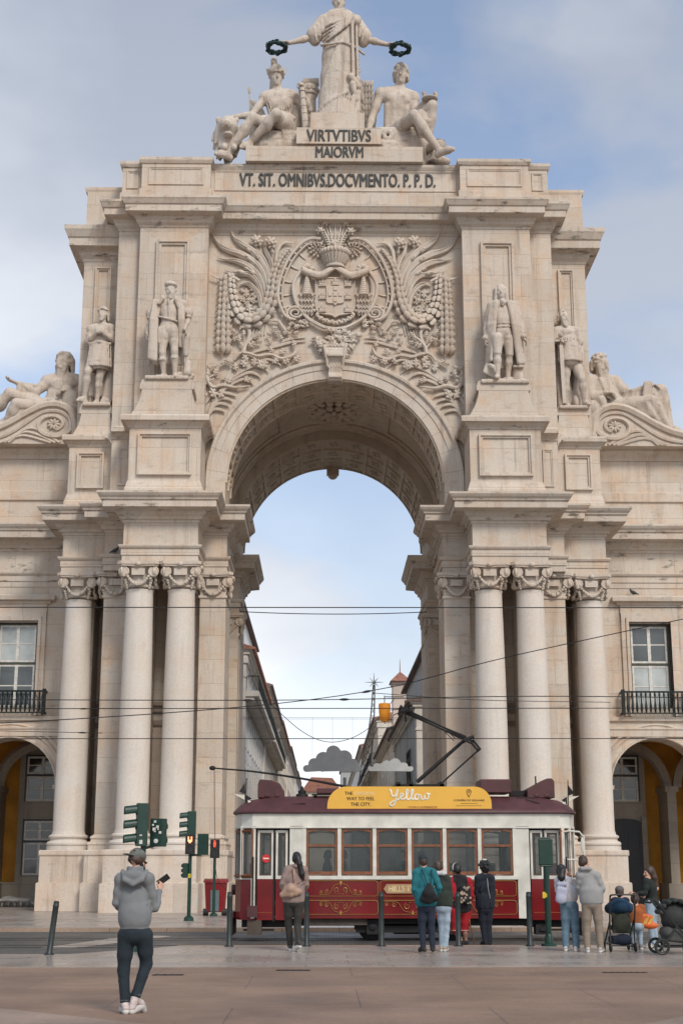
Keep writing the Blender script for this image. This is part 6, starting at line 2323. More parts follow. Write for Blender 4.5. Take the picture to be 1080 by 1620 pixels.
for i in range(5):
    for j in range(3):
        m.box(4.3 + 1.5 * i, 5.0 + 1.5 * i, 338.9, 339.1, 12.5 + 3.6 * j, 14.9 + 3.6 * j)
m.build('window', M['pane_dark'], o)
m = MB()
m.box(3.5, 12.3, 338.6, 352.4, 23.6, 24.1)
m.build('roof', M['tile_old'], o)

M['gauze'] = simple('grey_gauze_board', (0.60, 0.61, 0.59), .95, 0, .12, 2)
M['steel'] = simple('dull_steel', (0.16, 0.165, 0.16), .5, .7)

def cloud_board(cx, y, z0, lobes, label):
    o = empty('cloud_decoration', (cx, y, z0), 0, label, 'decoration', 'cloud boards hung over the street')
    pts = []
    for (lx, lz, r, a0, a1) in lobes:
        for i in range(9):
            a = a0 + (a1 - a0) * i / 8
            pts.append((lx + r * math.cos(a), lz + r * math.sin(a)))
    m = MB()
    m.prism_y([(cx + a, z0 + b) for a, b in pts][::-1], y - .05, y + .05)
    m.build('board', M['gauze'], o)
    m = MB()
    for k in (-1.2, 0, 1.2):
        m.cyl((cx + k, y, z0 + .9), (cx + k, y, z0 + 3.2), .006, .006, 4)
    m.cyl((-5.6, y, z0 + 3.2), (5.6, y, z0 + 3.2), .009, .009, 4)
    m.build('wire', M['ironwork'], o)

cloud_board(.1, 86, 7.18, [(1.55, .18, .19, -1.6, 1.2), (1.2, .42, .34, -.2, 1.7), (.7, .78, .48, .1, 1.9), (.05, 1.08, .46, .4, 2.5), (-.55, .70, .46, 1.2, 2.9), (-1.1, .45, .34, 1.3, 3.3), (-1.55, .18, .20, 1.5, 4.7), (-.6, .15, .16, 4.0, 5.2), (.5, .15, .16, 4.0, 5.2)], 'large grey cloud shaped board hanging over the street')
cloud_board(3.6, 90, 7.5, [(1.4, .12, .16, -1.6, 1.2), (1.0, .26, .24, -.1, 1.8), (.45, .42, .34, .2, 2.2), (-.1, .34, .30, .9, 2.8), (-.7, .22, .24, 1.1, 3.2), (-1.1, .12, .15, 1.5, 4.7)], 'small grey cloud shaped board on the right of the street')

o = empty('light_mast', (3.0, 112, 0), 0, 'tall tapering lattice mast with a star on top', 'mast')
m = MB()
legs = []
for q, r in ((-1, 1), (1, 1), (-1, -1), (1, -1)):
    pts = [(2.3 + q * .62, 112 + r * .5, 0.0), (2.45 + q * .52, 112 + r * .45, 5.0), (2.9 + q * .34, 112 + r * .3, 9.5), (3.35 + q * .16, 112 + r * .15, 12.6), (3.53 + q * .06, 112 + r * .06, 15.6)]
    c = bez(pts, 26)
    legs.append(c)
    m.tube([Vector(p) for p in c], .05, 5)
for i in range(0, 26, 1):
    for a, b in ((0, 1), (1, 3), (3, 2), (2, 0)):
        m.cyl(legs[a][i], legs[b][i + 1], .022, .022, 4)
m.build('lattice', M['steel'], o)
m = MB()
for k in range(8):
    a = k * PI / 4
    m.cyl((3.53, 112, 15.8), (3.53 + (.5 if k % 2 else .75) * math.cos(a), 112, 15.8 + (.5 if k % 2 else .75) * math.sin(a)), .05, .01, 5)
m.build('star', M['steel'], o)

o = empty('lantern', (4.25, 109, 12.4), 0, 'orange barrel shaped lantern hanging high by the right row of houses', 'lantern')
m = MB()
m.lathe(4.22, 109, [(.25, 12.42), (.34, 12.52), (.43, 13.0), (.46, 13.6), (.44, 13.78), (.38, 13.8)], 16)
m.build('shade', simple('orange_fabric', (.62, .23, .02), .7, 0, .2, 3, emit=((1, .36, .03), .12)), o, smooth=40)
m = MB()
for (a, b) in (((4.22, 109, 13.8), (4.22, 109, 14.4)), ((4.22, 109, 14.3), (5.7, 109, 14.3)), ((4.7, 109, 13.3), (5.7, 109, 13.4)), ((4.9, 109, 12.9), (5.7, 109, 13.3)), ((4.22, 109, 12.42), (4.22, 109, 12.25))):
    m.cyl(a, b, .035, .035, 5)
m.build('bracket', M['ironwork'], o)

M['tram_red'] = simple('tram_crimson_enamel', (0.150, 0.005, 0.007), 0.17, 0, 0.30, 1.2, spec=.5)
M['tram_white'] = simple('tram_ivory_enamel', (0.62, 0.60, 0.53), 0.3, 0, 0.22, 2.4)
M['tram_roof'] = simple('tram_maroon_roof', (0.075, 0.022, 0.024), 0.55, 0, 0.35, 2.2, .2, 12)
M['tram_wood'] = simple('varnished_teak', (0.20, 0.075, 0.032), 0.4, 0, 0.35, 14)
M['tram_black'] = simple('under_frame_black', (0.012, 0.011, 0.011), 0.7, 0.2, 0.3, 6)
M['tram_brown'] = simple('dusty_frame_brown', (0.075, 0.055, 0.042), 0.8, 0, 0.4, 5)
M['gold'] = simple('gold_leaf_line', (0.42, 0.20, 0.055), 0.4, 0.35, 0.1, 8)
M['yellow'] = simple('yellow_banner', (0.72, 0.40, 0.055), 0.6, 0, 0.06, 2)
M['banner_white'] = simple('white_print', (0.72, 0.68, 0.56), 0.6)
M['banner_dark'] = simple('dark_print', (0.06, 0.035, 0.012), 0.6)
M['cream_sign'] = simple('cream_sign_board', (0.42, 0.26, 0.12), 0.5)
M['signal_red'] = simple('red_enamel_plate', (0.55, 0.02, 0.02), 0.4)
M['seat_dark'] = simple('dark_upholstery', (0.03, 0.028, 0.026), 0.8)

def clear_glass(name, tint, alpha):
    t = NT(name)
    t.b.inputs['Base Color'].default_value = (*tint, 1)
    t.b.inputs['Roughness'].default_value = 0.05
    t.b.inputs['Specular IOR Level'].default_value = 0.45
    t.b.inputs['Alpha'].default_value = alpha
    return t.m

M['tram_glass'] = clear_glass('tram_window_glass', (0.075, 0.092, 0.092), 0.40)

tram = empty('tram', (1.6, 37.2, -0.09), 0, 'vintage crimson and ivory tram with yellow banner on its maroon roof', 'tram')
TX0, TX1, TY0, TY1 = -2.66, 5.86, 36.0, 38.4
TC, TYC = (TX0 + TX1) / 2, (TY0 + TY1) / 2

def tram_plan(off=0.0, xoff=None):
    """rounded-end plan, clockwise seen from above starting at near left"""
    xo = off if xoff is None else xoff
    pts = [(-2.20, 36.0), (5.40, 36.0), (5.68, 36.25), (5.84, 36.7), (5.86, 37.2), (5.84, 37.7), (5.68, 38.15), (5.40, 38.4), (-2.20, 38.4), (-2.48, 38.15), (-2.64, 37.7), (-2.66, 37.2), (-2.64, 36.7), (-2.48, 36.25)]
    hx, hy = (TX1 - TX0) / 2, (TY1 - TY0) / 2
    return [(TC + (x - TC) * (hx + xo) / hx, TYC + (y - TYC) * (hy + off) / hy) for x, y in pts]

def loft(m, rings):
    """stack of (plan, z) rings with the same vertex count, capped"""
    n = len(rings[0][0])
    vs = [(x, y, z) for pl, z in rings for x, y in pl]
    fs = []
    for k in range(len(rings) - 1):
        for i in range(n):
            j = (i + 1) % n
            fs.append((k * n + i, k * n + j, (k + 1) * n + j, (k + 1) * n + i))
    fs.append(tuple(range(n - 1, -1, -1)))
    fs.append(tuple((len(rings) - 1) * n + i for i in range(n)))
    m.add(vs, fs)

m = MB()
m.box(-0.95, 4.32, 36.0, 38.4, .44, 1.36)
m.box(-0.95, 4.32, 35.985, 38.415, .44, .50)
m.box(-0.95, 4.32, 35.985, 38.415, .895, .935)
end = [(-2.20, 36.0), (-2.48, 36.25), (-2.64, 36.7), (-2.66, 37.2), (-2.64, 37.7), (-2.48, 38.15), (-2.20, 38.4)]
for mir in (0, 1):
    e = [(2 * TC - x, y) if mir else (x, y) for x, y in end]
    p = e + [(x + (.09 if not mir else -.09), y + (0.09 if y < 37.19 else -.09 if y > 37.21 else 0)) for x, y in reversed(e)]
    m.prism(p if not mir else p[::-1], .40, 1.36)
m.build('body', M['tram_red'], tram)
m = MB()
m.box(-0.97, 4.34, 35.96, 36.06, 1.36, 1.45)
m.box(-0.97, 4.34, 38.34, 38.44, 1.36, 1.45)
xs_w = [(-0.90, -0.12), (-0.03, 0.82), (0.84 + .0, 1.68), (1.71, 2.55), (2.58, 3.42), (3.45, 4.22)]
wins = []
wl_, wr_ = -0.92, 4.26
step = (wr_ - wl_) / 6
for i in range(7):
    x = wl_ + step * i
    for y in (35.985, 38.355):
        m.box(x - .045, x + .045, y, y + .06, 1.45, 2.64)
m.box(-1.28, -.96, 36.0, 36.06, .44, 2.64)
m.box(4.30, 4.62, 36.0, 36.06, .44, 2.64)
m.box(-1.28, -.96, 38.34, 38.4, .44, 2.64)
m.box(4.30, 4.62, 38.34, 38.4, .44, 2.64)
for x0, x1 in ((-2.22, -2.12), (5.42, 5.5)):
    m.box(x0, x1, 36.0, 36.07, .44, 2.64)
    m.box(x0, x1, 38.33, 38.4, .44, 2.64)
for mir in (0, 1):
    for (x, y) in ((-2.46, 36.25), (-2.63, 36.72), (-2.63, 37.68), (-2.46, 38.15)):
        xx = 2 * TC - x if mir else x
        m.box(xx - .04, xx + .04, y - .04, y + .04, 1.36, 2.64)
n_ = tram_plan()
i_ = tram_plan(-.08)
for k in range(14):
    j = (k + 1) % 14
    for z0, z1 in ((2.60, 2.94), (1.36, 1.42)):
        if z0 < 2 and k in (0, 7):
            continue
        q = [n_[k], n_[j], i_[j], i_[k]]
        m.prism(q, z0, z1)
m.build('ivory_frame', M['tram_white'], tram)
m = MB()
m.sweep(tram_plan(), [(0.002, 2.58), (.03, 2.59), (.03, 2.62), (.002, 2.63)], closed=True)
m.build('drip_rail', M['tram_white'], tram)
m = MB()
m.box(-2.2, 5.4, 36.1, 38.3, .75, .85)
m.build('floor', M['tram_black'], tram)
m = MB()
loft(m, [(tram_plan(.05), 2.94), (tram_plan(.085), 2.965), (tram_plan(.08), 3.0), (tram_plan(.0, .02), 3.06), (tram_plan(-.16, -.10), 3.18), (tram_plan(-.42, -.34), 3.30), (tram_plan(-.75, -.75), 3.38), (tram_plan(-1.05, -1.2), 3.41)])
m.build('roof', M['tram_roof'], tram, smooth=50)

for i in range(6):
    for side, y in ((0, 36.02), (1, 38.35)):
        x0, x1 = wl_ + step * i + .05, wl_ + step * (i + 1) - .05
        m = MB()
        w = .055
        m.box(x0, x0 + w, y, y + .04, 1.47, 2.56)
        m.box(x1 - w, x1, y, y + .04, 1.47, 2.56)
        m.box(x0 + w, x1 - w, y + .002, y + .04, 1.47, 1.55)
        m.box(x0 + w, x1 - w, y + .002, y + .04, 2.14, 2.20)
        top = [(x0 + w, 2.49)] + [(x0 + w + (x1 - x0 - 2 * w) * t, 2.49 + .045 * math.sin(PI * t)) for t in np.linspace(.1, .9, 8)] + [(x1 - w, 2.49), (x1 - w, 2.57), (x0 + w, 2.57)]
        m.prism_y(top, y + .002, y + .04)
        o = m.build('window', M['tram_wood'], tram)
        m = MB()
        m.box(x0 + .02, x1 - .02, y + .018, y + .024, 1.5, 2.54)
        m.build('pane', M['tram_glass'], o)
for mir in (0, 1):
    for (a, b) in (((-2.20, 36.0), (-2.46, 36.23)), ((-2.48, 36.27), (-2.63, 36.70)), ((-2.645, 36.74), (-2.645, 37.66)), ((-2.63, 37.70), (-2.48, 38.13)), ((-2.46, 38.17), (-2.20, 38.4))):
        A, B = Vector((a[0], a[1], 0)), Vector((b[0], b[1], 0))
        if mir:
            A.x, B.x = 2 * TC - A.x, 2 * TC - B.x
        m = MB()
        for (z, h_) in ((1.44, .1), (2.52, .08)):
            m.tube([A + Vector((0, 0, z)), B + Vector((0, 0, z))], h_ / 2, 4)
        for P_ in (A, B):
            m.tube([P_ + Vector((0, 0, 1.4)), P_ + Vector((0, 0, 2.56))], .03, 4)
        o = m.build('end_window', M['tram_wood'], tram)
        m = MB()
        m.add([A + Vector((0, 0, 1.45)), B + Vector((0, 0, 1.45)), B + Vector((0, 0, 2.54)), A + Vector((0, 0, 2.54))], [(0, 1, 2, 3)])
        m.build('pane', M['tram_glass'], o)
for lx, leaves in ((-2.11, ((-2.07, -1.68), (-1.62, -1.33))), (4.62, ((4.66, 4.97), (5.02, 5.38)))):
    for y in (36.09, 38.28):
        m = MB()
        rx = lx + .8
        m.box(lx - .02, rx + .02, y - .02 if y < 37 else y + .0, y + .03, 2.58, 2.64)
        for xx in (lx - .01, (leaves[0][1] + leaves[1][0]) / 2 - .02, rx):
            m.box(xx - .012, xx + .03, y - .015, y + .03, .36, 2.6)
        m.build('door_well', M['tram_black'], tram)
        for (a, b) in leaves:
            m = MB()
            m.box(a, b, y, y + .04, .40, 1.37)
            o = m.build('door', M['tram_red'], tram)
            m = MB()
            for c in ((a, a + .05, 1.37, 2.54), (b - .05, b, 1.37, 2.54), (a + .05, b - .05, 1.37, 1.45), (a + .05, b - .05, 2.48, 2.54)):
                m.box(c[0], c[1], y - .004, y + .044, c[2], c[3])
            m.build('door_frame', M['tram_white'], o)
            m = MB()
            for c in ((a + .05, a + .085, 1.45, 2.48), (b - .085, b - .05, 1.45, 2.48), (a + .085, b - .085, 1.45, 1.5), (a + .085, b - .085, 2.44, 2.48)):
                m.box(c[0], c[1], y + .006, y + .04, c[2], c[3])
            m.build('sash', M['tram_brown'], o)
            m = MB()
            m.box(a + .05, b - .05, y + .018, y + .024, 1.45, 2.48)
            m.build('pane', M['tram_glass'], o)
m = MB()
m.disc_y(-1.86, 1.86, .10, 36.075, 36.085, 20)
m.build('no_entry_plate', M['signal_red'], tram)
m = MB()
m.box(-1.93, -1.79, 36.07, 36.074, 1.845, 1.875)
m.build('plate_bar', M['banner_white'], tram)
m = MB()
m.disc_y(5.12, 1.93, .085, 36.075, 36.085, 20)
m.build('round_sticker', M['banner_white'], tram)
for x in (-2.17, 5.52):
    m = MB()
    m.cyl((x, 35.95, .62), (x, 35.95, 1.9), .018, .018, 8)
    for z in (.66, 1.86):
        m.cyl((x, 35.95, z), (x, 36.03, z), .014, .014, 6)
    m.build('hand_rail', M['tram_black'], tram)
m = MB()
fr = [(5.50, 36.0, 2.5), (5.60, 35.95, 2.52), (5.86, 35.95, 2.50), (5.97, 35.95, 2.38), (5.97, 35.95, 1.92), (5.86, 35.95, 1.84), (5.60, 35.95, 1.83), (5.50, 36.0, 1.85)]
m.tube([Vector(p) for p in fr], .022, 6)
m.ell((5.93, 35.94, 2.18), (.05, .02, .19), None, 10, 8)
m.build('mirror', M['tram_white'], tram, smooth=50)

m = MB()
Y_ = 35.982

def gline(pts, r=.0085):
    m.tube([Vector((x, Y_, z)) for x, z in pts], r, 4)

def gpanel(x0, x1, z0, z1):
    c = .06
    gline([(x0 + c, z0), (x1 - c, z0), (x1 - c * .4, z0 + c * .25), (x1 - c * .25, z0 + c * .4), (x1, z0 + c), (x1, z1 - c), (x1 - c * .25, z1 - c * .4), (x1 - c * .4, z1 - c * .25), (x1 - c, z1), (x0 + c, z1), (x0 + c * .4, z1 - c * .25), (x0 + c * .25, z1 - c * .4), (x0, z1 - c), (x0, z0 + c), (x0 + c * .25, z0 + c * .4), (x0 + c * .4, z0 + c * .25), (x0 + c, z0)])

def gscroll(cx, z, up, w=1.0):
    for q in (-1, 1):
        f = lambda a, b: (cx + q * a * w, z + up * b)
        gline(bez([f(.72, .02), f(.45, .02), f(.34, .08), f(.24, .22), f(.12, .26), f(0, .27)], 18))
        for (ox, oz, r) in ((.14, .12, .085), (.47, .085, .06), (.66, .07, .045)):
            gline([f(ox + r * (1 - .75 * t) * math.cos(-1.2 + 7.5 * t), oz + r * (1 - .75 * t) * math.sin(-1.2 + 7.5 * t)) for t in np.linspace(0, 1, 18)], .0075)
        gline([f(.02, .03), f(.10, .04)], .007)
    m.ell((cx, Y_, z + up * .30), (.035, .01, .035), roty(PI / 4), 4, 3)
    m.ell((cx, Y_, z + up * .27), (.02, .01, .05), None, 6, 4)

for (a, b) in ((-.93, .88), (.94, 2.52), (2.58, 4.27)):
    gpanel(a, b, .965, 1.325)
    gpanel(a, b, .535, .865)
    c = (a + b) / 2
    if a != .94:
        gscroll(c, .985, 1, .72)
    gscroll(c, .85, -1, .72 if a != .94 else .95)
for (a, b) in ((-2.05, -1.70), (4.68, 5.36)):
    gline([(a, .58), (b, .58)], .006)
m.build('gold_lining', M['gold'], tram)
m = MB()
m.prism_y([(1.02, 1.135), (1.10, 1.03), (2.38, 1.03), (2.46, 1.135), (2.38, 1.25), (1.10, 1.25)], 35.968, 35.99)
o = m.build('name_board', M['cream_sign'], tram)
lettering('name_lettering', 'HILLS TRAMCAR', simple('old_gold_letters', (.70, .56, .34), .5), o, (1.74, 35.966, 1.07), .14, 1.18, .004, .008)

m = MB()
bz0, bz1, ba, bb = 3.03, 3.60, -.36, 3.72
pts = [(ba, bz0), (bb, bz0)] + [(bb - .42 + .42 * math.cos(a), bz1 - .42 + .42 * math.sin(a)) for a in np.linspace(0, PI / 2, 9)] + [(ba + .48 + .48 * math.cos(a), bz1 - .48 + .48 * math.sin(a)) for a in np.linspace(PI / 2, PI, 9)]
m.prism_y(pts, 36.0, 36.04)
for k in (.3, 1.6, 2.9):
    m.box(k, k + .05, 36.04, 36.5, 3.2, 3.24)
bn = m.build('roof_banner', M['yellow'], tram)
YB_ = 35.998
lettering('banner_text', 'THE', M['banner_dark'], bn, (.07, YB_, 3.395), .078, .20, .003, .006, align='LEFT')
lettering('banner_text', 'ORIGINAL', simple('pale_print', (.74, .58, .30), .6), bn, (.32, YB_, 3.395), .078, .50, .003, .006, align='LEFT')
lettering('banner_text', 'WAY TO FEEL', M['banner_dark'], bn, (.12, YB_, 3.262), .085, .69, .003, .006, align='LEFT')
lettering('banner_text', 'THE CITY.', M['banner_dark'], bn, (.22, YB_, 3.125), .085, .50, .003, .006, align='LEFT')
lettering('banner_text', 'TOURS & EXPERIENCES', simple('brown_print', (.30, .11, .03), .6), bn, (2.0, YB_, 3.075), .045, .72, .003, .003)
lettering('banner_text', 'COMÉRCIO SQUARE', M['banner_dark'], bn, (3.16, YB_, 3.235), .062, .76, .003, .004)
m = MB()
f = lambda pts, r: m.tube([Vector((x, YB_ - .006, z)) for x, z in bez(pts, max(10, 7 * len(pts)))], r, 5, flat=(YAX, .4))
u = lambda a, b: (1.16 + a * .01, 3.12 + b * .01)
W = .021
f([u(2, 40), u(6, 38), u(9, 26), u(17, 26), u(22, 38), u(24, 41)], W)
f([u(24, 41), u(20, 24), u(15, 6), u(9, 0), u(3, 4), u(8, 10), u(20, 15), u(28, 18)], W)
f([u(27, 20), u(34, 24), u(37, 29), u(32, 31), u(29, 24), u(33, 17), u(42, 20), u(49, 36), u(47, 41), u(44, 34), u(46, 18), u(54, 19), u(61, 35), u(60, 41), u(56, 34), u(58, 18), u(65, 18)], W)
f([u(72, 28), u(66, 27), u(66, 18), u(73, 17), u(75, 24), u(71, 29), u(80, 26)], W)
f([u(81, 27), u(82, 17), u(88, 18), u(90, 27), u(91, 18), u(98, 19), u(99, 28), u(95, 31), u(104, 29)], W)
m.build('script_word', M['banner_white'], bn, smooth=60)
m = MB()
rr = [(3.16 + .055 * math.cos(a), 3.475 + .055 * math.sin(a)) for a in np.linspace(-.5, PI + .5, 16)]
m.tube([Vector((x, YB_ - .003, z)) for x, z in [(3.16, 3.345)] + rr + [(3.16, 3.345)]], .009, 4)
m.tube([Vector((3.16 + .02 * math.cos(a), YB_ - .003, 3.475 + .02 * math.sin(a))) for a in np.linspace(0, 2 * PI, 12)], .006, 4)
m.box(2.95, 3.37, YB_ - .004, YB_, 3.185, 3.192)
m.box(2.84, 3.47, YB_ - .004, YB_, 3.13, 3.137)
m.build('map_pin', M['banner_dark'], bn)

for q, (x0, x1) in ((0, (-2.12, -1.46)), (1, (4.72, 5.42))):
    m = MB()
    if not q:
        prof = [(x0, 3.36), (x1, 3.36), (x1, 3.55), (x1 - .1, 3.72), (x1 - .3, 3.80), (x0 + .05, 3.82), (x0, 3.7)]
    else:
        prof = [(x0, 3.36), (x1, 3.36), (x1, 3.78), (x1 - .06, 3.85), (x1 - .18, 3.85), (x0, 3.58)]
    m.prism_y(prof, 36.75, 37.65)
    for k in (.18, .44):
        m.box(x0 + k, x0 + k + .12, 36.73, 36.76, 3.38, 3.46)
    m.build('route_box', M['tram_roof'], tram, bevel=.02)
for b_ in ((3.52, 4.30, 36.6, 37.8, 3.48, 3.82), (-.62, .42, 36.7, 37.7, 3.46, 3.60), (2.02, 2.46, 36.7, 37.7, 3.42, 3.62)):
    MB().box(*b_).build('resistor_box', M['tram_roof'], tram, bevel=.02)
m = MB()
m.box(-.75, 3.6, 36.62, 36.68, 3.41, 3.45)
m.box(-.75, 3.6, 37.7, 37.76, 3.41, 3.45)
for k in range(9):
    m.box(-.7 + .5 * k, -.62 + .5 * k, 36.6, 37.8, 3.40, 3.43)
m.lathe(-1.0, 37.1, [(.16, 3.4), (.15, 3.46), (.10, 3.48), (.10, 3.55), (.04, 3.58), (.03, 3.66)], 12)
for k in range(4):
    m.box(4.38 + .02 * k, 4.98 - .03 * k, 36.32 + .09 * k, 36.40 + .09 * k, 3.17 + .055 * k, 3.2 + .055 * k)
m.box(4.32, 4.72, 37.0, 37.3, 3.42, 3.55)
m.tube([Vector(p) for p in bez([(-.9, 36.15, 3.2), (-1.6, 36.2, 3.14), (-2.2, 36.4, 3.05), (-2.5, 36.9, 3.02)], 14)], .014, 5)
m.tube([Vector(p) for p in bez([(4.6, 36.3, 3.3), (5.0, 36.2, 3.18), (5.4, 36.4, 3.08), (5.8, 36.9, 3.04)], 14)], .014, 5)
m.cyl((4.98, 37.0, 3.6), (4.98, 37.0, 3.92), .02, .02, 5)
m.build('roof_gear', M['tram_black'], tram)

m = MB()
m.box(1.35, 2.62, 36.72, 36.8, 3.62, 3.70)
m.box(1.35, 2.62, 37.6, 37.68, 3.62, 3.70)
for x in (1.4, 1.72, 2.5):
    m.box(x, x + .1, 36.72, 37.68, 3.6, 3.76)
    for y in (36.8, 37.6):
        m.lathe(x + .05, y, [(.05, 3.42), (.09, 3.48), (.05, 3.52), (.09, 3.56), (.05, 3.62)], 10)
m.tube([Vector(p) for p in bez([(1.36, 37.0, 3.66), (1.26, 37.0, 3.56), (1.30, 37.0, 3.42)], 8)], .03, 6)
pb = m.build('pantograph', M['tram_black'], tram)
m = MB()
m.cyl((1.95, 37.2, 3.78), (3.16, 37.2, 4.82), .055, .045, 8)
for y in (36.95, 37.45):
    m.cyl((3.42, y, 4.78), (1.66, y, 5.62), .026, .022, 6)
    m.cyl((3.22, y, 4.92), (1.70, y, 5.55), .018, .016, 6)
    m.cyl((2.95, y, 4.85), (2.72, y, 5.08), .012, .012, 5)
m.cyl((3.20, 36.9, 4.84), (3.20, 37.5, 4.84), .05, .05, 8)
m.cyl((3.20, 37.2, 4.86), (3.44, 37.2, 4.94), .05, .045, 8)
m.cyl((3.38, 36.93, 4.84), (3.58, 36.93, 4.58), .03, .03, 6)
m.cyl((3.38, 37.47, 4.84), (3.58, 37.47, 4.58), .03, .03, 6)
m.cyl((3.56, 37.2, 4.60), (2.55, 37.2, 3.72), .022, .022, 6)
m.cyl((3.56, 36.9, 4.60), (3.56, 37.5, 4.60), .035, .035, 6)
for dx, dz in ((-.12, .02), (.12, .06)):
    m.tube([Vector((1.66 + dx, y, 5.62 + dz + .05 - (.28 * max(0, abs(y - 37.2) - .5)))) for y in np.linspace(36.35, 38.05, 13)], .03, 5)
m.box(1.5, 1.84, 36.9, 37.5, 5.56, 5.62)
m.cyl((1.66, 36.95, 5.3), (1.66, 36.95, 5.85), .03, .02, 6)
m.build('contact_arm', M['tram_black'], pb, smooth=50)
m = MB()
pp = bez([(.35, 37.2, 3.62), (-1.0, 37.15, 3.86), (-2.2, 37.1, 4.03), (-3.28, 37.05, 4.12)], 16)
m.tube([Vector(p) for p in pp], [.035 - .001 * i for i in range(17)], 6)
m.ell((-3.3, 37.05, 4.12), (.085, .04, .06), None, 8, 6)
m.lathe(.35, 37.2, [(.14, 3.4), (.12, 3.5), (.05, 3.55), (.05, 3.64)], 10)
m.tube([Vector(p) for p in bez([(-3.25, 37.05, 4.08), (-3.2, 36.95, 2.6), (-3.12, 36.8, 1.45), (-2.85, 36.6, 1.1)], 18)], .009, 4)
m.build('trolley_pole', M['tram_black'], tram, smooth=50)

m = MB()
m.box(-1.35, 4.7, 36.25, 38.15, .26, .42)
m.box(-2.45, -1.3, 36.35, 38.05, .22, .40)
m.box(4.6, 5.65, 36.35, 38.05, .22, .40)
m.box(.35, 3.1, 36.25, 36.4, .10, .30)
m.box(.35, 3.1, 38.0, 38.15, .10, .30)
m.box(1.3, 2.2, 36.5, 37.9, .05, .26)
for x in (.75, 2.75):
    m.box(x - .14, x + .14, 36.16, 36.3, .06, .40)
    m.ell((x, 36.18, .24), (.12, .06, .12), None, 10, 6)
    for z in (.30, .33, .36):
        m.box(x - .38, x + .38, 36.2, 36.3, z, z + .02)
for x in (-2.05, 5.2):
    m.box(x - .35, x + .4, 36.15, 36.3, .14, .19)
m.box(4.75, 5.05, 36.2, 36.6, .05, .30)
m.build('under_frame', M['tram_black'], tram)
MB().box(-.9, .62, 36.10, 36.2, .28, .43).build('side_skirt', M['tram_brown'], tram)
MB().box(-2.3, -1.95, 36.05, 36.4, .05, .40).build('sand_box', M['tram_brown'], tram)
for x in (-2.78, 5.88):
    MB().prism_x([(36.2, .02), (36.25, .45), (38.15, .45), (38.2, .02)], x, x + .1).build('life_guard', M['tram_brown'], tram)
for x in (.75, 2.75):
    for y in (36.52, 37.88):
        m = MB()
        prof = [(.34, 0), (.335, .05), (.30, .06), (.28, .1)]
        n = 24
        for r0, r1, d0, d1 in ((.33, .33, -.05, .05), (.36, .36, .05, .075)):
            pts = [(x + r0 * math.cos(2 * PI * i / n), .25 + r0 * math.sin(2 * PI * i / n)) for i in range(n)]
            m.prism_y(pts, y + d0 if y < 37 else y - d1, y + d1 if y < 37 else y - d0)
        m.ell((x, y - .06 if y < 37 else y + .06, .25), (.09, .05, .09), None, 10, 6)
        m.build('wheel', M['tram_black'], tram)
for x, q in ((-2.66, -1), (5.86, 1)):
    m = MB()
    m.box(min(x, x + q * .16), max(x, x + q * .16), 36.7, 37.7, .42, .58)
    m.cyl((x, 37.2, 1.1), (x + q * .1, 37.2, 1.1), .13, .13, 14)
    m.build('bumper', M['tram_roof'], tram, bevel=.02)
m = MB()
m.box(-2.3, -2.05, 35.93, 36.02, .48, .74)
m.build('step_box', M['tram_roof'], tram)
for i in range(5):
    x = -.45 + i * .95
    for y0 in (36.3, 37.45):
        m = MB()
        m.box(x, x + .42, y0, y0 + .65, 1.15, 1.25)
        m.box(x + .40, x + .46, y0, y0 + .65, 1.2, 1.75)
        m.build('bench', M['seat_dark'], tram)
for x in (-.95, 4.30):
    m = MB()
    m.box(x - .03, x + .03, 36.08, 36.75, .85, 2.94)
    m.box(x - .03, x + .03, 37.65, 38.32, .85, 2.94)
    m.box(x - .03, x + .03, 36.75, 37.65, 2.55, 2.94)
    m.build('bulkhead', M['tram_wood'], tram)
for b_ in ((-2.3, -2.1, 37.0, 37.4, .85, 1.75), (5.3, 5.5, 37.0, 37.4, .85, 1.75)):
    MB().box(*b_).build('control_stand', M['tram_wood'], tram)
for x, q, z in ((-2.42, -1, 3.44), (5.72, 1, 3.40)):
    m = MB()
    m.add([(x, 36.6, z), (x + q * .16, 36.55, z + .06), (x + q * .02, 36.6, z + .28), (x, 36.64, z)], [(0, 1, 2), (1, 3, 2)])
    m.cyl((x + .0, 36.6, z - .36), (x + .02, 36.6, z + .40), .016, .012, 5)
    m.add([(x - q * .02, 36.6, z - .02), (x - q * .16, 36.6, z - .10), (x - q * .02, 36.6, z - .22), (x - q * .1, 36.65, z - .1)], [(0, 1, 2), (1, 3, 2)])
    m.cur = 1
    m.add([(x + q * .03, 36.56, z - .02), (x + q * .28, 36.53, z - .0), (x + q * .02, 36.58, z - .14)], [(0, 1, 2)])
    m.add([(x - q * .06, 36.58, z - .14), (x - q * .2, 36.58, z - .2), (x - q * .1, 36.58, z - .3)], [(0, 1, 2)])
    m.build('pennant', [M['tram_black'], M['banner_white']], tram)

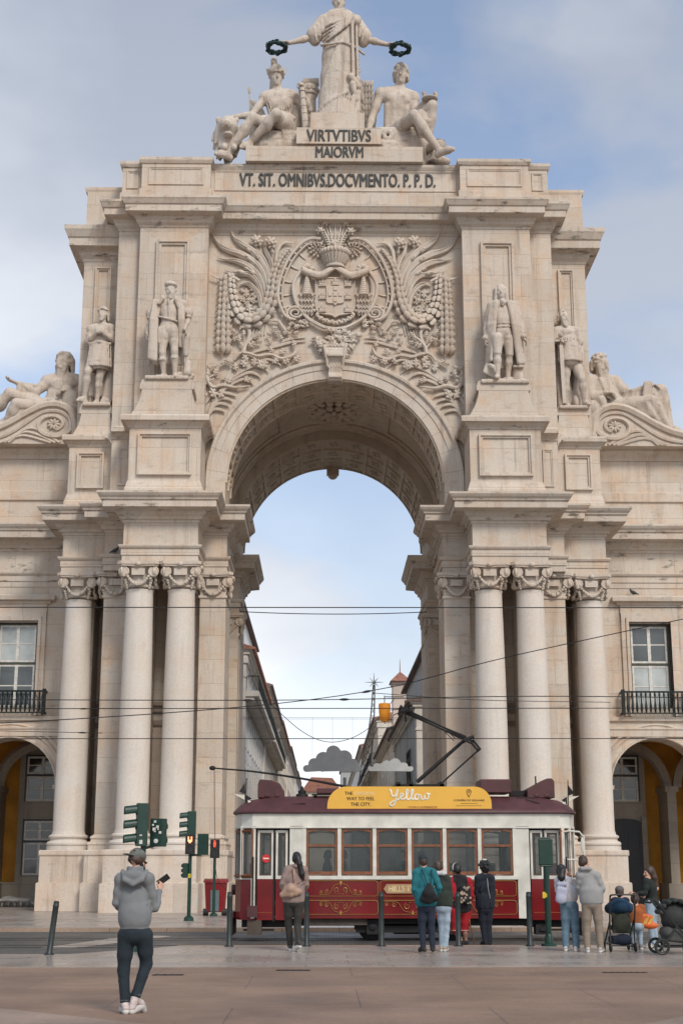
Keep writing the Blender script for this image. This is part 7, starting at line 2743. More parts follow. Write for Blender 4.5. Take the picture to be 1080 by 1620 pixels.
M['post_grey'] = simple('dark_grey_post_paint', (0.030, 0.038, 0.036), 0.45, 0.3, 0.3, 5)
M['post_green'] = simple('municipal_green_paint', (0.005, 0.036, 0.024), 0.42, 0, 0.3, 5)
M['lamp_dark'] = simple('signal_housing_black', (0.016, 0.017, 0.016), 0.5)
M['sticker'] = simple('worn_stickers', (0.5, 0.5, 0.47), 0.7, 0, .4, 20)
M['bin_red'] = simple('red_bin_plastic', (0.20, 0.005, 0.007), 0.4, 0, 0.2, 4)
M['bin_panel'] = simple('blue_grey_panel', (0.10, 0.15, 0.16), 0.5)  # plain blue-grey colour of the bin's front panel
M['glow_red'] = simple('red_signal_light', (0.5, 0.05, 0.02), 0.4, emit=((1.0, 0.07, 0.035), 1.6))
M['glow_amber'] = simple('pale_red_signal_light', (0.6, 0.2, 0.08), 0.4, emit=((1.0, 0.30, 0.14), 1.7))

def bollard(x, y, label, h=1.12, lean=0.0, group='iron bollards along the kerb'):
    o = empty('bollard', (x, y, 0), 0, label, 'bollard', group)
    m = MB()
    rot = roty(lean)
    pts = [(.075, 0), (.075, .03), (.058, .05), (.058, h - .1), (.062, h - .09), (.062, h - .07), (.055, h - .06), (.055, h), (.03, h + .015)]
    b = MB()
    b.lathe(0, 0, pts, 16)
    m.add([tuple(rot @ Vector(v)) for v in b.v], b.f)
    m.build('post', M['post_grey'], o, smooth=40, local=True)
    b = MB()
    b.lathe(0, 0, [(.105, 0.001), (.10, .018), (.07, .022)], 16)
    b.build('base_plate', M['iron'], o, local=True)
    return o

bollard(-2.47, 31.9, 'upright grey bollard at the left end of the tram')
bollard(-.81, 31.95, 'upright grey bollard just right of the woman with the shoulder bag')
bollard(.80, 31.95, 'upright grey bollard standing alone before the middle of the tram')
bollard(2.46, 31.95, 'upright grey bollard held by the person in red sleeves')
bollard(4.0, 31.95, 'upright grey bollard beside the green stop post')
bollard(-5.78, 29.0, 'leaning scratched bollard apart from the others on the left', h=1.0, lean=.10)

def signal(m3, x, y, z, w, h, d, face, lamps, M_h, parent, lit=None, name='signal_head', visor=.2):
    """signal box; face angle = direction the lamps look, about z"""
    rot = rotz(face)
    m = MB()
    m.obox((x, y, z), (w, d, h), rot)
    for k in range(lamps):
        zz = z + h / 2 - h / lamps * (k + .5)
        c = Vector((x, y, zz)) + rot @ Vector((0, -d / 2, 0))
        r = min(w, h / lamps) * .42
        pts0 = [c + rot @ Vector((r * math.cos(a), 0, r * math.sin(a))) for a in np.linspace(-.5, PI + .5, 12)]
        pts1 = [p + rot @ Vector((0, -visor, -visor * .12)) for p in pts0]
        n = len(pts0)
        vs = [tuple(p) for p in pts0 + pts1] + [tuple(c + (p - c) * .93) for p in pts0] + [tuple(c + (p - c) * .96) for p in pts1]
        fs = [(i, i + 1, n + i + 1, n + i) for i in range(n - 1)] + [(2 * n + i + 1, 2 * n + i, 3 * n + i, 3 * n + i + 1) for i in range(n - 1)] + [(n + i, n + i + 1, 3 * n + i + 1, 3 * n + i) for i in range(n - 1)]
        m.add(vs, fs)
        m.cyl(c + rot @ Vector((0, -.005, 0)), c + rot @ Vector((0, -.02, 0)), r * .9, r * .9, 14)
    o = m.build(name, M_h, parent, bevel=.012)
    return o

k, xp = 30.0, -4.14
o = empty('traffic_light', (xp, k, 0), 0, 'large green traffic signal with two heads behind the man in the cap', 'traffic light')
m = MB()
m.cyl((xp, k, 0), (xp, k, 2.55), .06, .055, 14)
m.cyl((xp, k, 2.02), (xp + .28, k, 2.10), .03, .03, 8)
m.cyl((xp, k, 2.16), (xp - .05, k, 2.16), .04, .04, 8)
m.lathe(xp, k, [(.14, 0), (.13, .1), (.07, .16)], 14)
m.build('pole', M['post_green'], o, smooth=40)
a = signal(None, xp - .04, k - .04, 2.50, .27, .86, .22, R(-76), 3, M['post_green'], o, visor=.26)
m = MB()
m.box(xp - .07, xp + .0, k - .185, k - .172, 2.11, 2.19)
m.box(xp - .06, xp - .01, k - .185, k - .172, 2.27, 2.30)
m.build('sticker', M['sticker'], a)
a = signal(None, xp + .30, k, 2.34, .28, .56, .20, R(158), 2, M['post_green'], o, visor=.1)
m = MB()
rg = random.Random(3)
for i in range(7):
    xx, zz = xp + .25 + rg.uniform(-.05, .13), 2.14 + rg.uniform(0, .42)
    s_ = rg.uniform(.012, .034)
    m.box(xx - s_, xx + s_, k - .160, k - .09 + .001 * i, zz - s_, zz + s_)
m.disc_y(xp + .27, 2.17, .045, k - .162, k - .09, 14)
m.build('sticker', M['sticker'], a)

o = empty('traffic_light', (-4.7, 46.9, 0), 0, 'green signal post with lit pedestrian lamp and small yellow plate', 'traffic light')
k = 46.9
m = MB()
m.cyl((-4.7, k, 0), (-4.7, k, 2.75), .062, .055, 14)
m.lathe(-4.7, k, [(.16, 0), (.15, .1), (.075, .16)], 14)
m.cyl((-4.7, k, 2.02), (-4.35, k, 2.04), .035, .035, 8)
m.build('pole', M['post_green'], o, smooth=40)
signal(None, -4.68, k, 2.97, .30, .86, .26, R(-80), 3, M['post_green'], o, visor=.26)
a = signal(None, -4.70, k - .1, 2.36, .30, .62, .20, 0, 2, M['lamp_dark'], o, visor=.03)
m = MB()
m.box(-4.77, -4.73, k - .245, k - .23, 2.44, 2.60)
m.box(-4.67, -4.63, k - .245, k - .23, 2.44, 2.60)
m.box(-4.735, -4.665, k - .246, k - .23, 2.40, 2.50)
m.build('lamp', M['glow_amber'], a)
signal(None, -4.30, k, 2.36, .30, .66, .22, R(165), 2, M['post_green'], o, visor=.05)
m = MB()
m.box(-4.93, -4.76, k - .08, k + .08, 1.32, 1.78)
for i in range(3):
    m.cyl((-4.93, k, 1.40 + .15 * i), (-4.98, k, 1.40 + .15 * i), .06, .05, 8)
m.build('control_box', M['post_green'], o, bevel=.02)
m = MB()
m.box(-4.75, -4.66, k - .075, k - .062, 1.32, 1.45)
m.build('plate', simple('yellow_plate', (.55, .42, .03), .5), o)

o = empty('traffic_light', (-4.2, 51.3, 0), 0, 'slim green post with a single red pedestrian light before the red bin', 'traffic light')
k = 51.3
m = MB()
m.cyl((-4.24, k, 0), (-4.24, k, 1.98), .055, .05, 12)
m.lathe(-4.24, k, [(.13, 0), (.12, .08), (.06, .12)], 12)
m.build('pole', M['post_green'], o, smooth=40)
a = signal(None, -4.24, k, 2.28, .32, .64, .22, 0, 2, M['lamp_dark'], o, visor=.03)
m = MB()
m.ell((-4.24, k - .145, 2.54), (.028, .01, .03), None, 8, 6)
m.ell((-4.24, k - .145, 2.45), (.04, .01, .065), None, 8, 6)
m.box(-4.27, -4.245, k - .15, k - .13, 2.33, 2.42)
m.box(-4.235, -4.21, k - .15, k - .13, 2.33, 2.42)
m.build('lamp', M['glow_red'], a)

o = empty('litter_bin', (-4.2, 52.2, 0), 0, 'tall red wheeled litter bin against the stone plinth', 'bin')
m = MB()
k = 52.2
m.add([(-4.56, k - .3, .12), (-3.92, k - .3, .12), (-3.92, k + .3, .12), (-4.56, k + .3, .12), (-4.62, k - .36, 1.12), (-3.86, k - .36, 1.12), (-3.86, k + .36, 1.12), (-4.62, k + .36, 1.12)],
      [(3, 2, 1, 0), (4, 5, 6, 7), (0, 1, 5, 4), (1, 2, 6, 5), (2, 3, 7, 6), (3, 0, 4, 7)])
m.build('body', M['bin_red'], o, bevel=.03)
m = MB()
m.prism_x([(k - .4, 1.12), (k + .4, 1.12), (k + .36, 1.2), (k, 1.26), (k - .34, 1.2)], -4.66, -3.82)
m.build('lid', M['bin_red'], o, bevel=.02)
m = MB()
m.box(-4.4, -4.1, k - .345, k - .31, .15, .95)
m.build('front_panel', M['bin_panel'], o)
for x in (-4.6, -3.95):
    m = MB()
    m.cyl((x - .06, k - .2, .12), (x + .12, k - .2, .12), .12, .12, 14)
    m.build('wheel', M['lamp_dark'], o)

o = empty('stop_post', (4.42, 32.0, 0), 0, 'plain dark green tram stop post seen from behind, blank plate on top', 'post')
m = MB()
m.cyl((4.42, 32.0, 0), (4.42, 32.0, 1.85), .062, .058, 14)
m.lathe(4.42, 32.0, [(.17, 0), (.165, .05), (.10, .07), (.085, .2), (.065, .25)], 16)
m.build('pole', M['post_green'], o, smooth=40)
m = MB()
m.box(4.26, 4.56, 31.93, 32.07, 1.70, 2.26)
m.prism_y([(4.29, 2.26), (4.53, 2.26), (4.50, 2.29), (4.32, 2.29)], 31.94, 32.06)
m.prism_y([(4.30, 1.66), (4.52, 1.66), (4.56, 1.70), (4.26, 1.70)], 31.94, 32.06)
m.build('plate_box', M['post_green'], o, bevel=.015)
m = MB()
m.box(4.30, 4.36, 31.9, 31.93, 1.0, 1.13)
m.box(4.34, 4.40, 31.93, 31.96, 1.02, 1.10)
m.build('yellow_tag', simple('yellow_tag_paint', (.6, .42, .03), .5), o)

for (x, y, w, l, lab) in ((4.4, 24.0, .36, .05, 'long rusty slot drain in the brown paving, middle right'), (-.95, 24.6, .28, .10, 'small iron cover plate near the pavement edge'), (6.3, 23.9, .40, .16, 'dark square iron cover at the right edge'), (-2.9, 23.6, .24, .10, 'small rusty plate beside the man in the cap')):
    m = MB()
    m.prism([(x - w, y - l), (x + w, y - l), (x + w, y + l), (x - w, y + l)], -.001, .006)
    n_ = int(w / .05)
    for i in range(n_):
        xx = x - w + 2 * w * (i + .5) / n_
        m.box(xx - .012, xx + .012, y - l * .8, y + l * .8, .006, .010)
    tag(m.build('drain_cover', M['iron'], None), lab, 'drain cover', 'iron covers in the paving')
sd = SD()
rg = random.Random(2)
sd.ell((-13.3, 64.0, .15), (1.25, .45, .22), None, .1)
for i in range(12):
    sd.ell((-13.3 + rg.uniform(-1.1, 1.0), 63.8 + rg.uniform(-.3, .3), .2 + rg.uniform(0, .14)), (rg.uniform(.15, .4), .25, rg.uniform(.06, .14)), None, .08)
for i in range(8):
    sd.chain([(-14.3 + .25 * i, 63.6, .25), (-14.2 + .27 * i, 63.5, .12), (-14.2 + .27 * i, 63.5, .03)], [.05, .05, .04], .04)
tag(sd.build('bedding', simple('grey_blanket', (.30, .29, .27), .95, 0, .3, 5), None, .05), 'heap of pale grey bedding on the floor of the left arcade', 'bedding')

M['wire'] = simple('wire_black', (0.014, 0.013, 0.013), 0.6)

def wire(pts, label, r=.016, sag=0.0, n=24, group=None, clamps=()):
    c = []
    a, b = Vector(pts[0]), Vector(pts[-1])
    if len(pts) == 2:
        for i in range(n + 1):
            t = i / n
            p = a.lerp(b, t)
            p.z -= 4 * sag * t * (1 - t)
            c.append(p)
    else:
        c = [Vector(p) for p in bez(pts, n)]
    m = MB()
    m.tube(c, r, 5)
    for t in clamps:
        p = c[int(t * n)]
        d = (c[min(n, int(t * n) + 1)] - p).normalized()
        m.tube([p - d * .18, p - d * .05, p + d * .05, p + d * .18], [r, r * 2.6, r * 2.6, r], 6)
    tag(m.build('overhead_wire', M['wire'], None), label, 'wire', group)

G = 'overhead tram wires across the square'
wire([(-18, 52, 10.96), (18, 52, 11.02)], 'highest straight wire, crossing all the columns just below the capitals', .02, group=G)
wire([(-4.6, 67.2, 13.52), (4.6, 67.2, 13.52)], 'short wire slung inside the arch between its piers', .022, .12, group=G)
wire([(-22, 48, 7.15), (-3, 48, 7.1), (8, 48, 7.25), (22, 48, 7.0)], 'contact wire at balcony foot height, upper of the pair', .016, group=G, clamps=(.36, .44))
wire([(-22, 44, 6.35), (22, 44, 6.45)], 'contact wire running just under the balcony string course', .014, group=G)
wire([(-22, 46, 5.62), (22, 46, 5.68)], 'lowest straight wire, level with the arcade crowns', .014, group=G)
wire([(-5.4, 122, 15.6), (-2.2, 124, 13.0), (.4, 126, 12.3), (3.2, 125, 13.2), (5.6, 122, 15.6)], 'long sagging wire slung between the roofs of the street', .03, group=G)
wire([(-20, 40, 5.0), (-6, 44, 6.2), (1.0, 48, 7.4), (6.0, 46, 8.4), (16, 43, 10.2)], 'slanting wire rising to the right past the right window', .016, group=G, clamps=(.5,))
wire([(1.2, 48, 7.35), (5, 50, 7.35), (10, 52, 7.5)], 'short branch wire in front of the right columns', .012, group=G)
wire([(-14, 50, 7.0), (-8.6, 53, 7.35)], 'short stay wire ending before the left column pair', .012, group=G, clamps=(.9,))
wire([(-14, 50, 6.3), (-8.6, 53, 6.45)], 'lower short stay wire ending before the left column pair', .012, group=G, clamps=(.9,))

def pigeon(loc, rz, label):
    o = empty('pigeon', loc, rz, label, 'pigeon')
    sd = SD()
    sd.ell((0, 0, .11), (.075, .15, .075), np.array(rotx(-.35)), .03)
    sd.cap((0, -.10, .15), (0, -.13, .22), .045, .03, .03)
    sd.ell((0, -.14, .235), (.033, .04, .033), None, .02)
    sd.cap((0, -.175, .232), (0, -.205, .225), .011, .004, .01)
    sd.cap((0, .10, .09), (0, .25, .04), .04, .022, .03)
    for q in (-1, 1):
        sd.cap((q * .025, -.01, .05), (q * .03, -.02, .0), .010, .010, .01)
    sd.build('body', simple('pigeon_plumage', (.035, .036, .04), .7), o, .011)

pigeon((-8.95, 56.72, 14.07), 1.2, 'pigeon perched on the ledge between the left columns')
pigeon((12.9, 60.3, 13.06), -1.3, 'pigeon perched on the hood of the right window')

def cloth(name, col, var=.3, sc=7, bump=.6, rough=.9):
    return simple(name, col, rough, 0, var, sc, bump, 16)

SK = {'light': simple('fair_skin', (.50, .29, .21), .55, 0, .12, 12), 'tan': simple('tanned_skin', (.42, .22, .145), .55, 0, .12, 12), 'dark': simple('brown_skin', (.20, .10, .065), .5, 0, .12, 12)}
HR = {'brown': simple('brown_hair', (.045, .024, .015), .5, 0, .4, 30, .4, 60), 'black': simple('black_hair', (.010, .009, .009), .45, 0, .4, 30, .4, 60)}
M['sole'] = simple('white_rubber_sole', (.55, .53, .50), .6)
M['denim_dark'] = cloth('dark_blue_denim', (.012, .022, .030))
M['denim_mid'] = cloth('mid_blue_denim', (.115, .19, .25))
M['denim_pale'] = cloth('pale_blue_denim', (.30, .38, .46))
M['black_cloth'] = cloth('black_cloth', (.010, .010, .012))

def gb(cx0, cy0, u):
    """drawing of a figure seen from behind (local axes look to -Y)"""
    return lambda cx, cy, y=0.0: V3(-(cx - cx0) * u, y, (cy0 - cy) * u)

def gf(cx0, cy0, u):
    return lambda cx, cy, y=0.0: V3((cx - cx0) * u, y, (cy0 - cy) * u)

def sleeve(sd, J, q, t=1.3, end=.93):
    w = J['wr' + q] * end + J['el' + q] * (1 - end)
    sd_arm(sd, J['sh' + q], J['el' + q], w, t)
    rg = random.Random(ord(q))
    d = unit(J['wr' + q] - J['el' + q])
    for k in range(3):
        p = J['el' + q] + d * (.02 + .03 * k) - V3(0, 0, 0)
        sd.ell(p, (.052 * t, .052 * t, .012), None, .012)
    sd.ell(w, (.034 * t, .034 * t, .030), None, .008)

def jacket(J, hem, hw, dp, t=1.16, st=1.3, arms='LR', end=.93, puff=0.0):
    sd = SD()
    sd_torso(sd, J, t)
    pel = J['pel']
    for z in np.linspace(hem + .05, pel[2] + .26, 6):
        sd.ell(V3(pel[0], pel[1], z), (hw, dp, .08), None, .06)
    sd.ell(V3(pel[0], pel[1], hem + .03), (hw * 1.02, dp * 1.03, .03), None, .012)
    for q in arms:
        sleeve(sd, J, q, st, end)
    sd.ell(J['head'] + V3(0, 0, .01), (.115, .13, .135), None, .01, True)
    sd.cap(J['neck'] + V3(0, 0, .03), J['head'], .062, .062, .005, True)
    rg = random.Random(int(abs(hem * 1000)) + int(abs(J['shL'][0]) * 1000))
    for k in range(12):
        a = rg.uniform(-2.6, 2.6)
        z = rg.uniform(hem + .08, J['chest'][2])
        p0 = V3(pel[0] + math.sin(a) * hw * .98, pel[1] + math.cos(a) * dp * .98, z)
        a2 = a + rg.uniform(.3, .7)
        p1 = V3(pel[0] + math.sin(a2) * hw * .98, pel[1] + math.cos(a2) * dp * .98, z - rg.uniform(.02, .12))
        sd.cap(p0, p1, .015, .008, .02)
    return sd

def trousers(J, t=1.2, cut=.06, wide=0.0):
    sd = SD()
    sd.ell(J['pel'] + V3(0, .012, -.02), (.168, .132, .13), None, .05)
    for q in 'LR':
        hip, kn, an = J['hip' + q], J['kn' + q], J['an' + q]
        e = an + (kn - an) * cut
        sd.cap(hip, hip * .45 + kn * .55, .094 * t, .078 * t + wide * .4, .03)
        sd.cap(hip * .45 + kn * .55, kn, .078 * t + wide * .4, .062 * t + wide * .7, .03)
        sd.cap(kn, e, .062 * t + wide * .7, .050 * t + wide, .03)
        rg = random.Random(int(hip[0] * 999))
        for k in range(6):
            f_ = rg.uniform(.05, .95)
            p = kn + (e - kn) * f_ if k < 4 else kn + (hip - kn) * rg.uniform(.05, .3)
            r = (.062 * t + wide * .8) * (1 - .12 * f_)
            a = rg.uniform(0, 6.28)
            sd.cap(p + V3(math.cos(a) * r, math.sin(a) * r, .012), p + V3(math.cos(a + 1.1) * r, math.sin(a + 1.1) * r, -.012), .009, .006, .016)
        sd.ell(e + V3(0, 0, .01), (.053 * t + wide, .053 * t + wide, .022), None, .008)
    return sd

def shoe(J, q, sole_h=.022, t=1.0):
    an, to = J['an' + q], J['to' + q]
    d = unit((to - an))
    dd = unit((to - an) * V3(1, 1, 0))
    sd = SD()
    heel = an - dd * .05 + V3(0, 0, to[2] - an[2] + .012) * (1 if abs(d[2]) < .75 else .55)
    sd.cap(heel + V3(0, 0, .02), an + V3(0, 0, .005), .042 * t, .046 * t, .02)
    sd.cap(an - V3(0, 0, .01), an * .35 + to * .65 + V3(0, 0, .022), .044 * t, .044 * t, .03)
    sd.cap(an * .35 + to * .65 + V3(0, 0, .018), to + V3(0, 0, .014), .046 * t, .036 * t, .02)
    sl = SD()
    sl.cap(heel - V3(0, 0, .02), an * .35 + to * .65 - V3(0, 0, .006), .040 * t, .046 * t, .02)
    sl.cap(an * .35 + to * .65 - V3(0, 0, .006), to - V3(0, 0, .008), .046 * t, .038 * t, .02)
    return sd, sl

def hair_cap(c, Rm, s=1.0, back=.0, vol=1.0):
    sd = SD()
    f = lambda x, y, z: c + Rm @ (V3(x, y, z) * s)
    sd.ell(f(0, .028, .038), V3(.084, .098, .094) * s * vol, Rm, .02)
    sd.ell(f(0, .062, -.02), V3(.076, .066, .075) * s * vol, Rm, .03)
    for q in (-1, 1):
        sd.ell(f(q * .072, .015, .0), V3(.022, .05, .05) * s, Rm, .02)
    sd.ell(f(0, -.10, -.03), V3(.075, .060, .085) * s, Rm, .012, True)
    rg = random.Random(int(c[2] * 1000))
    for k in range(22):
        a, t = rg.uniform(0, 6.28), rg.uniform(.1, .9)
        p = f(.08 * math.cos(a) * t, .03 + .095 * math.sin(a) * t, .04 + .092 * math.sqrt(1 - t * t))
        sd.cap(p, p + Rm @ V3(rg.uniform(-.02, .02), .03, -.01), .010, .006, .012)
    return sd

def person(label, loc, J, rz, skin, hd=(0, 0, 0), fem=False, curls=(.6, .6), palm=None, legs=False, arms=(1, 1), beard=0, hs=1.0, fr=.009, group=None, vox=.0085, s=1.0, t=.96):
    o = empty('person', loc, rz, label, 'person', group)
    sd = SD()
    Rm = sd_body(sd, J, t, fem, hd=hd, curls=curls, palm=palm, legs=legs, arms=arms, beard=0, fr=fr, hs=hs)
    sd.build('body', SK[skin], o, vox, s)
    return o, Rm

def put(sd, name, mat, o, vox=.0095, s=1.0):
    return sd.build(name, mat, o, vox, s)

def dress(o, J, top, top_mat, leg, leg_mat, shoe_mat, s=1.0, sole=True, sides='LR', shoe_name='shoe'):
    if top is not None:
        put(top, 'jacket', top_mat, o, .0095, s)
    if leg is not None:
        put(leg, 'trousers', leg_mat, o, .0095, s)
    for q in sides:
        a, b = shoe(J, q)
        so = put(a, shoe_name, shoe_mat, o, .008, s)
        if sole:
            put(b, 'sole', M['sole'], so, .008, s)

g = gb(330, 1568, .00166)
J = pose(pel=g(340, 1020), chest=g(325, 800), neck=g(330, 612, .02), head=g(345, 528, -.04), shR=g(232, 660), elR=g(205, 820, -.02), wrR=g(250, 890, -.22), haR=g(330, 840, -.32) - g(250, 890, -.22),
         shL=g(425, 655), elL=g(475, 855, -.06), wrL=g(495, 735, -.22), haL=V3(-.05, -.10, .16),
         hipR=g(285, 1045), knR=g(272, 1280, -.02), anR=g(295, 1505, .03), toR=g(265, 1552, -.10),
         hipL=g(410, 1045), knL=g(425, 1240, -.10), anL=g(362, 1470, .02), toL=g(415, 1545, -.12))
for q in 'LR':
    J['to' + q][2] = .035
o, Rm = person('person in a grey hoodie and backwards cap looking down at a phone', (-2.70, 17.5, 0), J, PI, 'light', hd=(-.85, .35, 0), curls=(.9, .7), palm={'L': V3(.6, -.6, 0), 'R': V3(0, 0, 1)}, vox=.0075)
M['hoodie'] = cloth('grey_marl_jersey', (.17, .18, .185), .12, 9, .5)
sd = jacket(J, g(0, 985)[2], .172, .13, 1.12, 1.22)
sd.ell(J['neck'] + V3(0, .075, -.04), (.125, .075, .09), np.array(rotx(-.5)), .03)
sd.chain([J['neck'] + V3(-.075, -.01, .05), J['neck'] + V3(0, .085, .035), J['neck'] + V3(.075, -.01, .05)], [.028, .03, .028], .02)
sd.chain([J['neck'] + V3(-.14, .02, .02), J['neck'] + V3(-.10, .12, -.08), J['neck'] + V3(0, .155, -.13), J['neck'] + V3(.10, .12, -.08), J['neck'] + V3(.14, .02, .02)], [.025, .03, .03, .03, .025], .02)
sd.ell(V3(J['pel'][0], J['pel'][1], g(0, 985)[2] + .03), (.178, .136, .035), None, .008)
dress(o, J, sd, M['hoodie'], trousers(J, 1.13, .10), M['denim_dark'], cloth('white_pink_trainers', (.50, .42, .40), .4, 14))
sd = SD()
for q in 'LR':
    e = J['an' + q] + (J['kn' + q] - J['an' + q]) * .12
    sd.ell(e, (.062, .062, .03), None, .004)
put(sd, 'turned_cuff', cloth('faded_cuff', (.10, .12, .125)), o)
sd = hair_cap(J['head'], Rm)
sd.ell(J['head'] + Rm @ V3(0, .09, -.085), (.10, .07, .055), Rm, .01, True)
put(sd, 'hair', HR['brown'], o, .008)
sd = SD()
f = lambda x, y, z: J['head'] + Rm @ V3(x, y, z)
sd.ell(f(0, .022, .055), (.094, .108, .082), Rm, .02)
sd.box(f(0, .15, .02), (.062, .055, .007), np.array(Rm @ np.array(rotx(-.15))), .006, .02)
sd.ell(f(0, .0, -.06), (.12, .14, .075), Rm, .006, True)
put(sd, 'cap', cloth('grey_green_cap', (.12, .13, .115)), o, .008)
sd = SD()
sd_beard(sd, J['head'], Rm, .035)
for q in (-1, 1):
    sd.chain([f(q * .066, -.015, -.03), f(q * .058, -.045, -.075), f(q * .03, -.07, -.10)], [.016, .02, .02], .012)
put(sd, 'beard', HR['black'], o, .007)
sd = SD()
sd.chain([f(-.075, .0, .012), f(-.05, -.095, .008), f(-.01, -.108, .006), f(.05, -.095, .008), f(.075, 0, .012)], [.005, .010, .010, .010, .005], .004)
put(sd, 'sunglasses', M['black_cloth'], o, .007)
ph = empty('phone', tuple(Vector((-2.70, 17.5, 0)) + Vector((-(J['wrL'] + V3(-.03, -.10, .12))[0], -(J['wrL'] + V3(0, -.10, .12))[1], (J['wrL'] + V3(0, -.10, .12))[2]))), 0, 'dark smartphone held up in the hand of the person in the cap', 'phone')
m = MB()
m.obox((0, 0, 0), (.16, .012, .078), roty(-.62) @ rotx(.5))
m.build('case', simple('phone_case_black', (.02, .024, .024), .35), ph, local=True, bevel=.004)

g = gb(462, 738, .00318)
J = pose(pel=g(455, 430), chest=g(460, 310), neck=g(470, 212), head=g(478, 166, -.03), shR=g(418, 235), elR=g(385, 320, .03), wrR=g(395, 385, -.10), shL=g(522, 238), elL=g(535, 325, -.05), wrL=g(525, 370, -.22),
         hipR=g(425, 445), knR=g(424, 575, -.10), anR=g(436, 705, -.16), toR=g(430, 726, -.30), hipL=g(490, 445), knL=g(482, 580, .0), anL=g(492, 668, .26), toL=g(474, 722, .16))
J['toR'][2] = .035
J['toL'][2] = .04
o, Rm = person('person with a long black ponytail and mauve jacket walking by the tram doors', (-1.04, 30.1, 0), J, PI + .0, 'tan', hd=(-.5, .12, 0), fem=True)
sd = jacket(J, g(0, 440)[2], .22, .15, 1.14, 1.5)
sd.chain([J['neck'] + V3(-.09, .0, .0), J['neck'] + V3(0, .09, .0), J['neck'] + V3(.09, 0, 0)], [.035] * 3, .02)
dress(o, J, sd, cloth('mauve_grey_wool', (.25, .18, .16), .2), trousers(J, 1.18, .04), cloth('charcoal_trousers', (.030, .027, .023)), cloth('dark_sneaker', (.05, .045, .04)))
sd = hair_cap(J['head'], Rm, 1.0, 0, 1.03)
sd.chain([J['head'] + V3(-.01, .09, .03), J['head'] + V3(-.05, .13, -.10), J['head'] + V3(-.10, .13, -.30), J['head'] + V3(-.13, .11, -.42)], [.05, .055, .05, .02], .03)
put(sd, 'hair', HR['black'], o, .009)
sd = SD()
sd.cap(J['head'] + V3(-.02, .118, .0), J['head'] + V3(-.055, .11, .01), .016, .016, .01)
put(sd, 'hair_tie', M['sole'], o, .007)
bag = empty('shoulder_bag', (-1.04, 30.1, 0), PI, 'tan leather shoulder bag hanging behind the person with the ponytail', 'bag')
sd = SD()
sd.chain([g(385, 385, .16), g(440, 350, .19), g(495, 375, .17)], [.045, .10, .05], .05)
sd.chain([g(385, 392, .16), g(440, 385, .19), g(495, 368, .17)], [.05, .06, .05], .04)
sd.box(g(440, 366, .18), (.15, .05, .075), np.array(roty(-.22)), .03, .03)
put(sd, 'pouch', cloth('tan_leather', (.36, .235, .17), .2, 8, .2, .6), bag, .010)
m = MB()
for dx in (-.01, .03):
    m.tube([Vector(g(470 + dx * 100, 348, .18)), Vector(g(462 + dx * 200, 300, .17)), Vector(g(456 + dx * 100, 230, .11)), Vector(g(450, 215, .0)), Vector(g(452, 240, -.10))], .012, 6)
m.build('strap', simple('tan_strap', (.33, .21, .15), .6), bag, local=True)

g = gb(240, 1128, .00186)
J = pose(pel=g(235, 640), chest=g(230, 420), neck=g(215, 245, .01), head=g(213, 178, -.02), shR=g(135, 300), elR=g(110, 470, .05), wrR=g(150, 590, -.10), shL=g(315, 300), elL=g(378, 450, .05), wrL=g(345, 560, -.12),
         hipR=g(195, 650), knR=g(190, 880, -.03), anR=g(200, 1080, .02), toR=g(165, 1110, -.10), hipL=g(285, 650), knL=g(290, 880, -.03), anL=g(300, 1080, .02), toL=g(305, 1110, -.14))
for q in 'LR':
    J['to' + q][2] = .035
o, Rm = person('person in a teal fleece and dark knitted cap with a black drawstring pack', (1.60, 29.4, 0), J, PI, 'light', hd=(0, .05, 0))
sd = jacket(J, g(0, 640)[2], .205, .15, 1.18, 1.42)
dress(o, J, sd, cloth('teal_fleece', (.010, .125, .150), .2), trousers(J, 1.08, .03), cloth('navy_trousers', (.012, .020, .038)), cloth('brown_black_shoe', (.025, .022, .018)), sole=False)
put(hair_cap(J['head'], Rm), 'hair', HR['brown'], o)
sd = SD()
sd.ell(J['head'] + V3(0, .018, .05), (.094, .108, .098), Rm, .02)
sd.ell(J['head'] + V3(0, .022, .0), (.096, .110, .03), Rm, .012)
sd.ell(J['head'] + V3(0, -.03, -.09), (.12, .14, .08), None, .006, True)
put(sd, 'cap', cloth('dark_navy_knit', (.018, .030, .040)), o, .009)
bg = empty('backpack', (1.60, 29.4, 0), PI, 'black drawstring backpack worn over the teal fleece', 'backpack')
sd = SD()
sd.chain([g(265, 430, .19), g(260, 510, .22), g(250, 570, .20)], [.05, .12, .10], .05)
sd.cap(g(200, 570, .19), g(330, 560, .19), .07, .07, .05)
for k in range(6):
    sd.cap(g(265 + 4 * k - 10, 430, .22), g(190 + 28 * k, 560, .25), .014, .010, .014)
put(sd, 'bag', M['black_cloth'], bg, .010)
m = MB()
for (a, b) in ((250, 190), (280, 300)):
    m.tube([Vector(g(a, 440, .20)), Vector(g((a + b) / 2, 340, .17)), Vector(g(b, 265, .10)), Vector(g(b, 262, -.02))], .009, 5)
m.build('cord', M['black_cloth'], bg, local=True)

